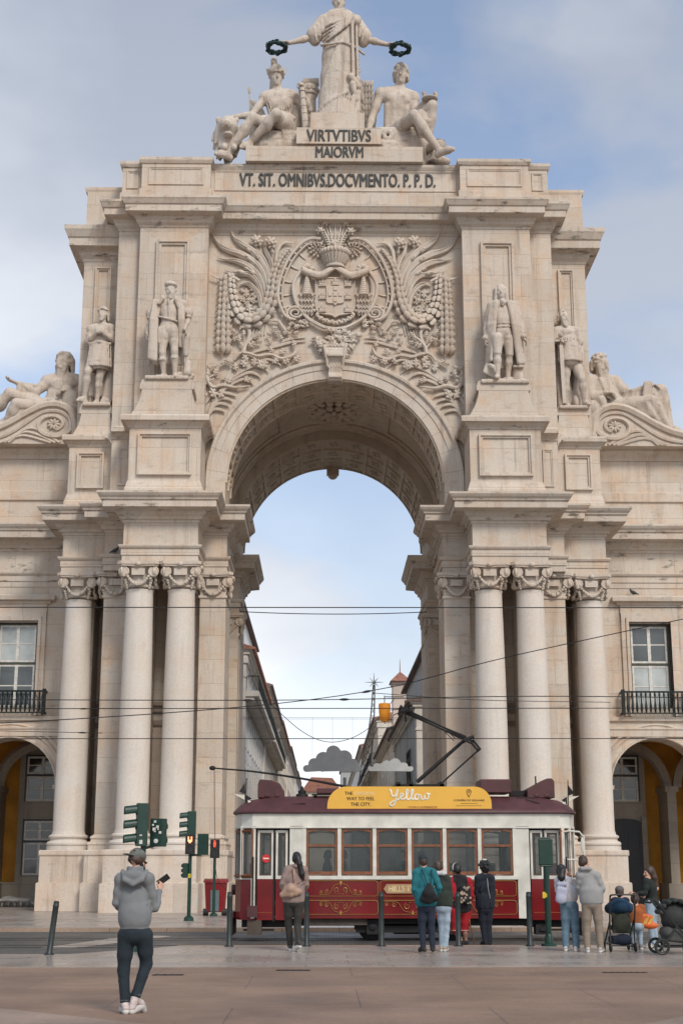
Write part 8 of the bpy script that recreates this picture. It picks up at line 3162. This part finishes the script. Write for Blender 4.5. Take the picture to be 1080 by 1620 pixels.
g = gb(378, 1110, .00189)
J = pose(pel=g(380, 650), chest=g(385, 450), neck=g(335, 300, .0), head=g(308, 238, -.02), shR=g(330, 350), elR=g(322, 480, .0), wrR=g(330, 590, -.12), shL=g(425, 360), elL=g(448, 500, .0), wrL=g(440, 620, -.06),
         hipR=g(355, 665), knR=g(360, 880, -.03), anR=g(362, 1065, .02), toR=g(370, 1092, -.10), hipL=g(408, 665), knL=g(402, 880, -.03), anL=g(392, 1065, .02), toL=g(395, 1092, -.12))
for q in 'LR':
    J['to' + q][2] = .035
J['head'] = J['head'] * V3(.55, 1, 1)
J['neck'] = J['neck'] * V3(.6, 1, 1)
o, Rm = person('person with white collar, dark green jacket and pale jeans beside the teal fleece', (1.98, 29.95, 0), J, PI - .3, 'light', hd=(-.5, .1, 0), fem=True)
dress(o, J, jacket(J, g(0, 650)[2], .175, .135, 1.08, 1.3), cloth('dark_green_coat', (.022, .032, .024)), trousers(J, 1.05, .03, .008), M['denim_pale'], cloth('tan_sneaker', (.32, .25, .18)))
put(hair_cap(J['head'], Rm, 1.0, 0, 1.05), 'hair', HR['brown'], o)
sd = SD()
sd.chain([J['neck'] + V3(-.09, -.02, -.02), J['neck'] + V3(-.07, .06, .0), J['neck'] + V3(.05, .08, .0), J['neck'] + V3(.1, .0, -.03)], [.04, .045, .045, .04], .02)
put(sd, 'collar', cloth('white_collar', (.52, .52, .53)), o)

g = gb(610, 1050, .00206)
J = pose(pel=g(615, 660), chest=g(610, 470), neck=g(575, 310, .0), head=g(558, 250, -.03), shR=g(510, 370), elR=g(530, 500, .08), wrR=g(550, 580, .10), haR=V3(-.1, .1, -.3), shL=g(690, 370), elL=g(715, 520, .02), wrL=g(690, 620, -.10),
         hipR=g(545, 690), knR=g(540, 880, -.06), anR=g(610, 1010, .02), toR=g(600, 1035, -.10), hipL=g(660, 690), knL=g(640, 880, -.06), anL=g(650, 1010, .02), toL=g(660, 1035, -.10))
for q in 'LR':
    J['to' + q][2] = .035
o, Rm = person('person in red sleeves and red knee shorts leaning on a bollard', (2.62, 32.75, -.05), J, PI, 'dark', hd=(.5, .15, 0), legs=True, fem=True, curls=(.9, .6), palm={'R': V3(0, -.3, -1), 'L': V3(1, 0, 0)})
sd = SD()
sd_torso(sd, J, 1.14)
for q in 'LR':
    sleeve(sd, J, q, 1.3)
sd.ell(J['head'], (.12, .13, .12), None, .01, True)
put(sd, 'shirt', cloth('scarlet_jersey', (.33, .006, .016), .2), o)
sd = SD()
sd_torso(sd, J, 1.22)
for z in np.linspace(g(0, 680)[2], J['pel'][2] + .15, 4):
    sd.ell(V3(J['pel'][0], 0, z), (.20, .15, .07), None, .04)
for q in 'LR':
    sd.ell(J['sh' + q] * 1.25 + V3(0, 0, -.3), (.07, .2, .3), None, .02, True)
sd.ell(J['head'], (.12, .13, .13), None, .01, True)
put(sd, 'vest', M['black_cloth'], o)
put(trousers(J, 1.2, .98, .02), 'shorts', cloth('red_shorts', (.36, .008, .014)), o)
sd = SD()
for q in 'LR':
    e = J['kn' + q] + (J['an' + q] - J['kn' + q]) * .03
    sd.ell(e, (.105, .105, .016), None, .004)
put(sd, 'hem_band', cloth('cream_hem', (.5, .45, .38)), o)
for q in 'LR':
    a, b = shoe(J, q)
    put(a, 'boot', M['black_cloth'], o, .009)
put(hair_cap(J['head'], Rm, 1.0, 0, 1.1), 'hair', HR['black'], o)
m = MB()
m.tube([Vector(J['head'] + Rm @ V3(.092 * math.cos(a), .02 + .04 * math.sin(a) * 0, .03 + .105 * math.sin(a))) for a in np.linspace(-.4, PI + .4, 16)], .016, 6)
m.build('headband', cloth('white_headband', (.55, .52, .48)), o, local=True)
bp = empty('backpack', (2.62, 32.75, -.05), PI, 'black backpack printed with pale flowers', 'backpack')
sd = SD()
sd.box(g(640, 500, .22), (.12, .075, .19), None, .05, .03)
sd.ell(g(640, 560, .27), (.10, .06, .09), None, .03)
put(sd, 'bag', M['black_cloth'], bp, .010)
m = MB()
rg = random.Random(12)
for k in range(26):
    c = g(640 + rg.uniform(-52, 52), 520 + rg.uniform(-90, 80), .292 + (.04 if k % 3 == 0 else .0))
    for q in range(5):
        a = q * 2 * PI / 5
        m.ell((c[0] + .016 * math.cos(a), c[1], c[2] + .016 * math.sin(a)), (.013, .007, .013), None, 5, 4)
m.build('flower_print', simple('pale_flower_print', (.42, .32, .24), .8, 0, .5, 30), bp, local=True)
cr = empty('walking_stick', (2.62, 32.75, -.05), PI, 'brown walking stick slanting to the ground beside the red shorts', 'stick')
m = MB()
m.cyl(g(672, 740, .06), g(748, 1046, .02), .018, .015, 8)
m.cyl(g(660, 738, .06), g(690, 736, .06), .022, .022, 8)
m.build('shaft', simple('brown_wood_stick', (.12, .065, .035), .5), cr, local=True)

g = gb(860, 1040, .00206)
J = pose(pel=g(860, 640), chest=g(865, 440), neck=g(862, 290, .0), head=g(862, 222, -.03), shR=g(790, 330), elR=g(775, 470, -.03), wrR=g(800, 560, -.20), shL=g(930, 330), elL=g(945, 480, .02), wrL=g(915, 620, -.04),
         hipR=g(825, 660), knR=g(835, 840, -.03), anR=g(850, 1000, .02), toR=g(815, 1028, -.10), hipL=g(895, 660), knL=g(890, 840, -.03), anL=g(900, 1000, .02), toL=g(905, 1028, -.13))
for q in 'LR':
    J['to' + q][2] = .035
o, Rm = person('person all in dark navy with bushy black hair, close to the tram', (3.14, 32.72, -.05), J, PI, 'dark', hd=(.3, .05, 0), fem=True)
M['navy'] = cloth('dark_navy_cloth', (.009, .012, .022))
sd = jacket(J, g(0, 650)[2], .20, .15, 1.16, 1.4)
for k in range(3):
    sd.chain([J['chest'] + V3(-.10 + .1 * k, .12, .1), J['pel'] + V3(-.12 + .11 * k, .15, .0)], [.012, .016], .012)
dress(o, J, sd, M['navy'], trousers(J, 1.12, .04), M['navy'], M['black_cloth'], sole=False)
sd = hair_cap(J['head'], Rm, 1.0, 0, 1.28)
rg = random.Random(3)
for k in range(34):
    a, t = rg.uniform(0, 6.28), rg.uniform(-.5, 1)
    p = J['head'] + V3(.115 * math.cos(a) * math.sqrt(1 - t * t * .9), .045 + .115 * math.sin(a) * math.sqrt(1 - t * t * .9), .045 + .12 * t)
    if p[1] > J['head'][1] - .04:
        sd.ell(p, .032, None, .012)
put(sd, 'hair', HR['black'], o)
sd = SD()
sd.cap(J['head'] + V3(-.04, .03, .175), J['head'] + V3(.03, .03, .18), .022, .022, .01)
put(sd, 'hair_clip', M['sole'], o, .008)
m = MB()
m.tube([Vector(g(880, 330, .16)), Vector(g(885, 430, .19)), Vector(g(905, 540, .17))], .008, 5)
m.build('zip_line', simple('pale_zip', (.3, .3, .3), .5), o, local=True)

g = gb(282, 704, .00284)
J = pose(pel=g(275, 375), chest=g(255, 270), neck=g(240, 188, .0), head=g(240, 150, -.03), shR=g(205, 215), elR=g(200, 285, -.04), wrR=g(225, 330, -.20), shL=g(290, 220), elL=g(328, 280, -.06), wrL=g(300, 320, -.22),
         hipR=g(252, 395), knR=g(248, 540, -.03), anR=g(245, 670, .02), toR=g(250, 692, -.13), hipL=g(308, 395), knL=g(315, 540, -.03), anL=g(318, 670, .02), toL=g(330, 692, -.12))
for q in 'LR':
    J['to' + q][2] = .035
o, Rm = person('person with dark hair in a white hoodie and blue jeans wearing a pale backpack', (4.56, 30.0, 0), J, PI - .25, 'light', hd=(-1.1, .0, 0), fem=True)
dress(o, J, jacket(J, g(0, 355)[2], .18, .13, 1.08, 1.38), cloth('white_cotton_fleece', (.50, .48, .49), .1), trousers(J, 1.14, .03, .012), M['denim_mid'], cloth('white_trainer', (.45, .44, .43)))
sd = hair_cap(J['head'], Rm, 1.0, 0, 1.06)
sd.chain([J['head'] + V3(.0, .08, .0), J['head'] + V3(.02, .11, -.12), J['head'] + V3(.02, .08, -.2)], [.07, .075, .04], .03)
put(sd, 'hair', HR['black'], o)
bp = empty('backpack', (4.56, 30.0, 0), PI - .25, 'pale lilac backpack on the white hoodie', 'backpack')
sd = SD()
sd.box(g(235, 315, .20), (.12, .07, .155), np.array(roty(-.12)), .05, .03)
sd.ell(g(232, 345, .26), (.10, .05, .09), None, .03)
sd.cap(g(215, 240, .15), g(255, 240, .15), .05, .05, .03)
put(sd, 'bag', cloth('pale_lilac_canvas', (.36, .37, .46), .12), bp, .010)
m = MB()
for a in (215, 265):
    m.tube([Vector(g(a, 255, .16)), Vector(g(a + 2, 205, .10)), Vector(g(a + 6, 200, .0)), Vector(g(a + 5, 230, -.13))], .014, 6)
m.build('strap', cloth('lilac_strap', (.33, .34, .43)), bp, local=True)

g = gb(418, 708, .00282)
J = pose(pel=g(420, 370), chest=g(410, 250), neck=g(385, 140, .0), head=g(380, 88, -.03), shR=g(345, 180), elR=g(330, 260, -.05), wrR=g(355, 330, -.20), shL=g(465, 185), elL=g(500, 270, .0), wrL=g(480, 320, -.18),
         hipR=g(385, 390), knR=g(380, 545, -.03), anR=g(378, 675, .02), toR=g(372, 696, -.13), hipL=g(455, 390), knL=g(465, 545, -.03), anL=g(470, 675, .02), toL=g(485, 696, -.12))
for q in 'LR':
    J['to' + q][2] = .035
o, Rm = person('person with short brown hair in a light grey jacket and beige trousers', (4.93, 29.6, 0), J, PI - .15, 'light', hd=(-.95, .05, 0))
sd = jacket(J, g(0, 378)[2], .225, .155, 1.2, 1.45)
sd.chain([J['neck'] + V3(-.12, -.02, .0), J['neck'] + V3(-.07, .09, .02), J['neck'] + V3(.07, .09, .02), J['neck'] + V3(.12, -.02, .0)], [.035, .04, .04, .035], .02)
dress(o, J, sd, cloth('light_grey_cotton', (.27, .27, .265), .12), trousers(J, 1.16, .03, .006), cloth('beige_cotton', (.235, .19, .145), .14), cloth('cream_shoe', (.44, .41, .37)))
put(hair_cap(J['head'], Rm, 1.0, 0, 1.0), 'hair', HR['brown'], o)

def ring_wheel(m, c, r, th, ax='x', spokes=5, hub=.03):
    n = 22
    pts = []
    for i in range(n + 1):
        a = 2 * PI * i / n
        pts.append(Vector(c) + (Vector((0, math.cos(a) * r, math.sin(a) * r)) if ax == 'x' else Vector((math.cos(a) * r, 0, math.sin(a) * r))))
    m.tube(pts, th, 7)

def pram_wheel(parent, c, r, ax='y', tyre=None, rim=None):
    m = MB()
    ring_wheel(m, c, r - .022, .022, ax)
    w = m.build('wheel', tyre or M['lamp_dark'], parent, smooth=50, local=True)
    m = MB()
    ring_wheel(m, c, r - .048, .009, ax)
    for k in range(5):
        a = 2 * PI * k / 5
        d = Vector((0, math.cos(a), math.sin(a))) if ax == 'x' else Vector((math.cos(a), 0, math.sin(a)))
        m.cyl(Vector(c), Vector(c) + d * (r - .045), .010, .008, 5)
    m.ell(c, (.022, .022, .022), None, 8, 6)
    m.build('rim', rim or M['post_grey'], w, smooth=50, local=True)

o = empty('stroller', (5.55, 30.0, 0), 0, 'dark stroller with a blue hood carrying the child in the grey cap', 'stroller')
m = MB()
for q in (-1, 1):
    x = q * .24
    m.tube([Vector(p) for p in bez([(x, -.42, 1.06), (x * 1.05, -.40, .85), (x * 1.02, -.28, .45), (x, -.30, .12)], 14)], .017, 6)
    m.tube([Vector(p) for p in bez([(x, -.30, .62), (x, .05, .35), (x, .38, .14)], 10)], .016, 6)
    m.tube([Vector((x, -.30, .14)), Vector((x, .38, .16))], .014, 6)
m.tube([Vector(p) for p in bez([(-.24, -.42, 1.06), (-.2, -.46, 1.11), (.2, -.46, 1.11), (.24, -.42, 1.06)], 12)], .019, 6)
m.cyl((-.26, -.30, .12), (.26, -.30, .12), .012, .012, 6)
m.build('frame', M['lamp_dark'], o, smooth=50, local=True)
for q in (-1, 1):
    for (y, r) in ((-.30, .095), (.38, .085)):
        pram_wheel(o, (q * .25, y, r), r, 'x')
sd = SD()
sd.chain([(-.16, -.12, .85), (0, -.20, .90), (.16, -.12, .85)], [.12, .14, .12], .05)
sd.chain([(-.17, .08, .83), (0, .06, .88), (.17, .08, .83)], [.10, .11, .10], .05)
sd.ell((0, .22, .80), (.17, .25, .20), None, .02, True)
for k in range(5):
    sd.chain([(-.24, -.20 + .08 * k, .78), (-.12, -.28 + .10 * k, .94), (.12, -.28 + .10 * k, .94), (.24, -.20 + .08 * k, .78)], [.012] * 4, .008)
put(sd, 'hood', cloth('deep_blue_canvas', (.006, .035, .075), .25), o, .011)
sd = SD()
sd.box((0, -.20, .62), (.19, .035, .26), np.array(rotx(-.18)), .03, .02)
sd.box((0, .04, .45), (.18, .22, .035), np.array(rotx(.1)), .03, .02)
sd.ell((0, -.26, .56), (.18, .07, .18), None, .04)
put(sd, 'seat', cloth('olive_black_canvas', (.022, .024, .016)), o, .011)
sd = SD()
sd.box((0, .0, .22), (.19, .26, .075), None, .04, .03)
sd.ell((.02, -.22, .24), (.17, .1, .11), None, .04)
put(sd, 'basket', cloth('navy_bag_cloth', (.010, .016, .034)), o, .011)

g = gf(0, 0, 1)
J = pose(pel=(0, .02, .52), chest=(0, -.02, .74), neck=(0, -.03, .90), head=(0, -.02, 1.02), shL=(-.13, -.02, .86), elL=(-.17, .06, .70), wrL=(-.12, .18, .62), shR=(.13, -.02, .86), elR=(.17, .06, .70), wrR=(.12, .18, .62),
         hipL=(-.07, .02, .52), knL=(-.08, .26, .52), anL=(-.08, .32, .28), toL=(-.08, .42, .24), hipR=(.07, .02, .52), knR=(.08, .26, .52), anR=(.08, .32, .28), toR=(.08, .42, .24))
Jm = {k: v * V3(-1, -1, 1) for k, v in J.items()}
for a in ('sh', 'el', 'wr', 'hip', 'kn', 'an', 'to'):
    pass
o, Rm = person('small person in a grey cap sitting in the blue hooded stroller', (5.60, 30.05, .13), Jm, PI, 'light', hd=(-.4, .0, 0), hs=.92, fr=.008, t=.66)
sd = SD()
sd_torso(sd, Jm, .80)
for q in 'LR':
    sd_arm(sd, Jm['sh' + q], Jm['el' + q], Jm['wr' + q], 1.0)
sd.ell(Jm['head'], (.11, .12, .12), None, .01, True)
put(sd, 'jacket', cloth('small_navy_jacket', (.012, .02, .045)), o)
sd = SD()
for q in 'LR':
    sd_leg(sd, Jm['hip' + q], Jm['kn' + q], Jm['an' + q], None, .95)
sd.ell(Jm['pel'], (.14, .11, .1), None, .04)
put(sd, 'trousers', M['navy'], o)
for q in 'LR':
    a, b = shoe(Jm, q, t=.8)
    put(a, 'shoe', M['black_cloth'], o)
put(hair_cap(Jm['head'], Rm, .92), 'hair', HR['brown'], o)
sd = SD()
f = lambda x, y, z: Jm['head'] + Rm @ (V3(x, y, z) * .95)
sd.ell(f(0, .02, .06), (.092, .104, .078), Rm, .02)
sd.box(f(0, -.12, .045), (.055, .05, .006), np.array(Rm), .005, .02)
sd.ell(f(0, 0, -.07), (.12, .14, .08), Rm, .006, True)
put(sd, 'cap', cloth('small_grey_cap', (.10, .095, .09)), o, .008)

g = gb(0, 0, 1)
J = pose(pel=(0, 0, .50), chest=(0, 0, .72), neck=(0, .0, .88), head=(0, -.01, 1.0), shL=(-.135, 0, .84), elL=(-.18, .0, .67), wrL=(-.17, -.10, .56), shR=(.135, 0, .84), elR=(.18, .0, .67), wrR=(.16, -.12, .58),
         hipL=(-.065, 0, .48), knL=(-.07, -.02, .27), anL=(-.07, .02, .07), toL=(-.08, -.08, .035), hipR=(.065, 0, .48), knR=(.07, -.02, .27), anR=(.07, .02, .07), toR=(.08, -.08, .035))
o, Rm = person('small person in a rust orange jacket standing between the two strollers', (6.02, 30.55, .0), J, PI, 'light', hd=(-.4, .1, 0), hs=.94, fr=.008, t=.66)
sd = jacket(J, .46, .155, .115, .86, 1.05)
dress(o, J, sd, cloth('rust_orange_fleece', (.30, .085, .022), .2), trousers(J, .80, .04), M['denim_pale'], cloth('grey_small_shoe', (.2, .2, .2)))
put(hair_cap(J['head'], Rm, .96, 0, 1.04), 'hair', HR['brown'], o)
bg = empty('tote_bag', (6.22, 30.5, .5), 0, 'bright orange and yellow patterned bag hung by the second stroller', 'bag')
sd = SD()
sd.box((0, 0, .08), (.13, .06, .13), np.array(roty(.15)), .05, .03)
sd.ell((.08, 0, -.02), (.16, .07, .07), None, .04)
put(sd, 'bag', simple('orange_nylon', (.62, .12, .02), .6, 0, .3, 5), bg, .010)
m = MB()
for k in range(4):
    m.obox((-.05 + .05 * k, -.066, .06 + .03 * (k % 2)), (.022, .006, .17), roty(.5))
m.build('stripe', simple('yellow_nylon', (.65, .42, .08), .6), bg, local=True)

g = gf(0, 0, 1)
J = pose(pel=(.02, 0, .92), chest=(.0, 0, 1.22), neck=(-.02, 0, 1.41), head=(-.035, -.02, 1.54), shL=(-.10, -.12, 1.36), elL=(-.16, -.16, 1.12), wrL=(-.36, -.12, 1.10), haL=(-1, 0, .15), shR=(.10, .10, 1.36), elR=(.10, .12, 1.10), wrR=(-.12, -.02, 1.06), haR=(-1, -.2, .1),
         hipL=(-.05, -.06, .90), knL=(-.06, -.06, .50), anL=(-.02, -.06, .08), toL=(-.16, -.08, .035), hipR=(.06, .06, .90), knR=(.03, .06, .50), anR=(.07, .06, .08), toR=(-.07, .05, .035))
o, Rm = person('person with long brown hair and a black top facing left behind the black pram', (6.50, 31.2, 0), J, 0, 'light', hd=(-1.35, .12, 0), fem=True, palm={'L': V3(0, 1, 0), 'R': V3(0, -1, 0)})
sd = SD()
sd.ell(J['chest'], (.13, .17, .17), None, .05)
sd.ell(J['chest'] * .5 + J['pel'] * .5, (.12, .14, .16), None, .05)
sd.ell(J['pel'] + V3(0, 0, .02), (.14, .17, .12), None, .05)
sd.cap(J['shL'], J['shR'], .07, None, .05)
for q in 'LR':
    sleeve(sd, J, q, 1.22)
sd.ell(J['head'], (.12, .12, .125), None, .01, True)
put(sd, 'jumper', cloth('black_jumper', (.012, .018, .016)), o)
sd = SD()
sd.chain([J['neck'] + V3(-.06, -.09, -.05), J['neck'] + V3(-.08, 0, -.02), J['neck'] + V3(.03, .08, -.0)], [.018] * 3, .01)
put(sd, 'scarf', cloth('cream_scarf', (.45, .40, .33)), o)
dress(o, J, None, None, trousers(J, 1.1, .03), M['denim_pale'], cloth('pale_trainer', (.4, .39, .38)))
sd = hair_cap(J['head'], Rm, 1.0, 0, 1.08)
sd.chain([J['head'] + V3(.06, 0, .03), J['head'] + V3(.10, .0, -.10), J['head'] + V3(.13, .02, -.28), J['head'] + V3(.14, .02, -.42)], [.075, .075, .06, .03], .03)
put(sd, 'hair', HR['brown'], o)

o = empty('stroller', (6.35, 28.95, 0), 0, 'large black pram with folded hood and spoked wheels at the right', 'stroller')
m = MB()
for q in (-1, 1):
    y = q * .24
    m.tube([Vector(p) for p in bez([(-.42, y, .98), (-.36, y, 1.03), (-.28, y, .98), (.05, y, .55), (.42, y, .16)], 18)], .018, 6)
    m.tube([Vector(p) for p in bez([(-.25, y, .14), (-.02, y, .42), (.12, y, .62)], 10)], .017, 6)
    m.tube([Vector((-.25, y, .15)), Vector((.42, y, .15))], .015, 6)
    m.tube([Vector(p) for p in bez([(.40, y, .70), (.52, y, .78), (.60, y, .62)], 8)], .015, 6)
m.cyl((-.42, -.24, .98), (-.42, .24, .98), .022, .022, 8)
m.cyl((-.25, -.26, .14), (-.25, .26, .14), .013, .013, 6)
m.cyl((.42, -.26, .14), (.42, .26, .14), .013, .013, 6)
m.build('frame', M['lamp_dark'], o, smooth=50, local=True)
for q in (-1, 1):
    pram_wheel(o, (-.25, q * .28, .155), .155, 'y')
    pram_wheel(o, (.40, q * .27, .135), .135, 'y')
sd = SD()
for k in range(6):
    a = .25 + .42 * k
    sd.cap((.08 - .30 * math.cos(a), -.20, .72 + .30 * math.sin(a)), (.08 - .30 * math.cos(a), .20, .72 + .30 * math.sin(a)), .045, .045, .07)
    sd.cap((.08 - .32 * math.cos(a), -.22, .72 + .32 * math.sin(a)), (.08 - .32 * math.cos(a), .22, .72 + .32 * math.sin(a)), .028, .028, .01)
sd.ell((.06, 0, .74), (.25, .19, .24), None, .02)
put(sd, 'hood', cloth('charcoal_canvas', (.032, .036, .034)), o, .011)
sd = SD()
sd.chain([(-.02, 0, .62), (.25, 0, .58), (.52, 0, .66)], [.16, .15, .13], .06)
sd.cap((.45, -.14, .62), (.62, -.12, .46), .06, .05, .04)
sd.cap((.45, .14, .62), (.62, .12, .46), .06, .05, .04)
put(sd, 'seat', cloth('black_canvas', (.014, .015, .016)), o, .011)
sd = SD()
sd.box((.06, 0, .36), (.22, .18, .13), np.array(roty(.12)), .06, .05)
sd.cap((-.1, -.15, .42), (-.1, .15, .42), .1, .1, .05)
put(sd, 'basket', cloth('grey_canvas', (.062, .064, .060)), o, .011)
o2 = empty('stroller', (7.02, 28.9, 0), 0, 'stroller with white rimmed wheels cut by the right edge', 'stroller')
m = MB()
for q in (-1, 1):
    m.tube([Vector(p) for p in bez([(.75, q * .22, 1.0), (.55, q * .22, .62), (.05, q * .22, .20)], 12)], .018, 6)
    m.tube([Vector(p) for p in bez([(.6, q * .22, .16), (.45, q * .22, .45), (.35, q * .22, .62)], 8)], .016, 6)
m.build('frame', M['lamp_dark'], o2, smooth=50, local=True)
for q in (-1, 1):
    pram_wheel(o2, (.02, q * .25, .15), .15, 'y', None, M['sole'])
    pram_wheel(o2, (.6, q * .25, .15), .15, 'y', None, M['sole'])
sd = SD()
sd.chain([(.1, 0, .62), (.35, 0, .55), (.6, 0, .78)], [.13, .16, .17], .06)
put(sd, 'seat', M['black_cloth'], o2, .012)

PASS = [(-.35, 36.62, 'black', 'dark', (.02, .03, .035), -.6, 'seated passenger in dark grey behind the first tram window'), (.05, 37.4, 'brown', 'light', (.05, .07, .10), .5, 'seated passenger in slate blue at the far side, first window'),
        (.75, 36.6, 'brown', 'light', (.10, .09, .08), -.3, 'seated passenger in taupe behind the second tram window'), (1.55, 36.65, 'black', 'tan', (.025, .04, .05), .8, 'seated passenger in dark teal behind the third tram window'),
        (2.05, 37.5, 'black', 'dark', (.03, .03, .03), 0, 'seated passenger in black at the far side, fourth window')]
J = pose(pel=(0, 0, .28), chest=(0, 0, .58), neck=(0, .01, .77), head=(0, -.01, .92), shL=(-.18, 0, .71), elL=(-.22, -.02, .45), wrL=(-.12, -.22, .36), shR=(.18, 0, .71), elR=(.22, -.02, .45), wrR=(.12, -.22, .36),
         hipL=(-.09, 0, .25), knL=(-.10, -.40, .25), anL=(-.10, -.38, -.15), toL=(-.1, -.5, -.2), hipR=(.09, 0, .25), knR=(.10, -.40, .25), anR=(.10, -.38, -.15), toR=(.1, -.5, -.2))
for (x, y, hr_, sk, col, yaw, lab) in PASS:
    o, Rm = person(lab, (x, y, 1.02), J, -PI / 2, sk, hd=(yaw, 0, 0), vox=.012, fr=.011)
    sd = SD()
    sd_torso(sd, J, 1.14)
    for q in 'LR':
        sd_arm(sd, J['sh' + q], J['el' + q], J['wr' + q], 1.3)
    sd.ell(J['head'], (.11, .12, .13), None, .01, True)
    put(sd, 'jacket', cloth('passenger_coat', col), o, .014)
    sd = SD()
    for q in 'LR':
        sd_leg(sd, J['hip' + q], J['kn' + q], J['an' + q], J['to' + q], 1.15)
    put(sd, 'trousers', M['black_cloth'], o, .014)
    put(hair_cap(J['head'], Rm), 'hair', HR[hr_], o, .011)
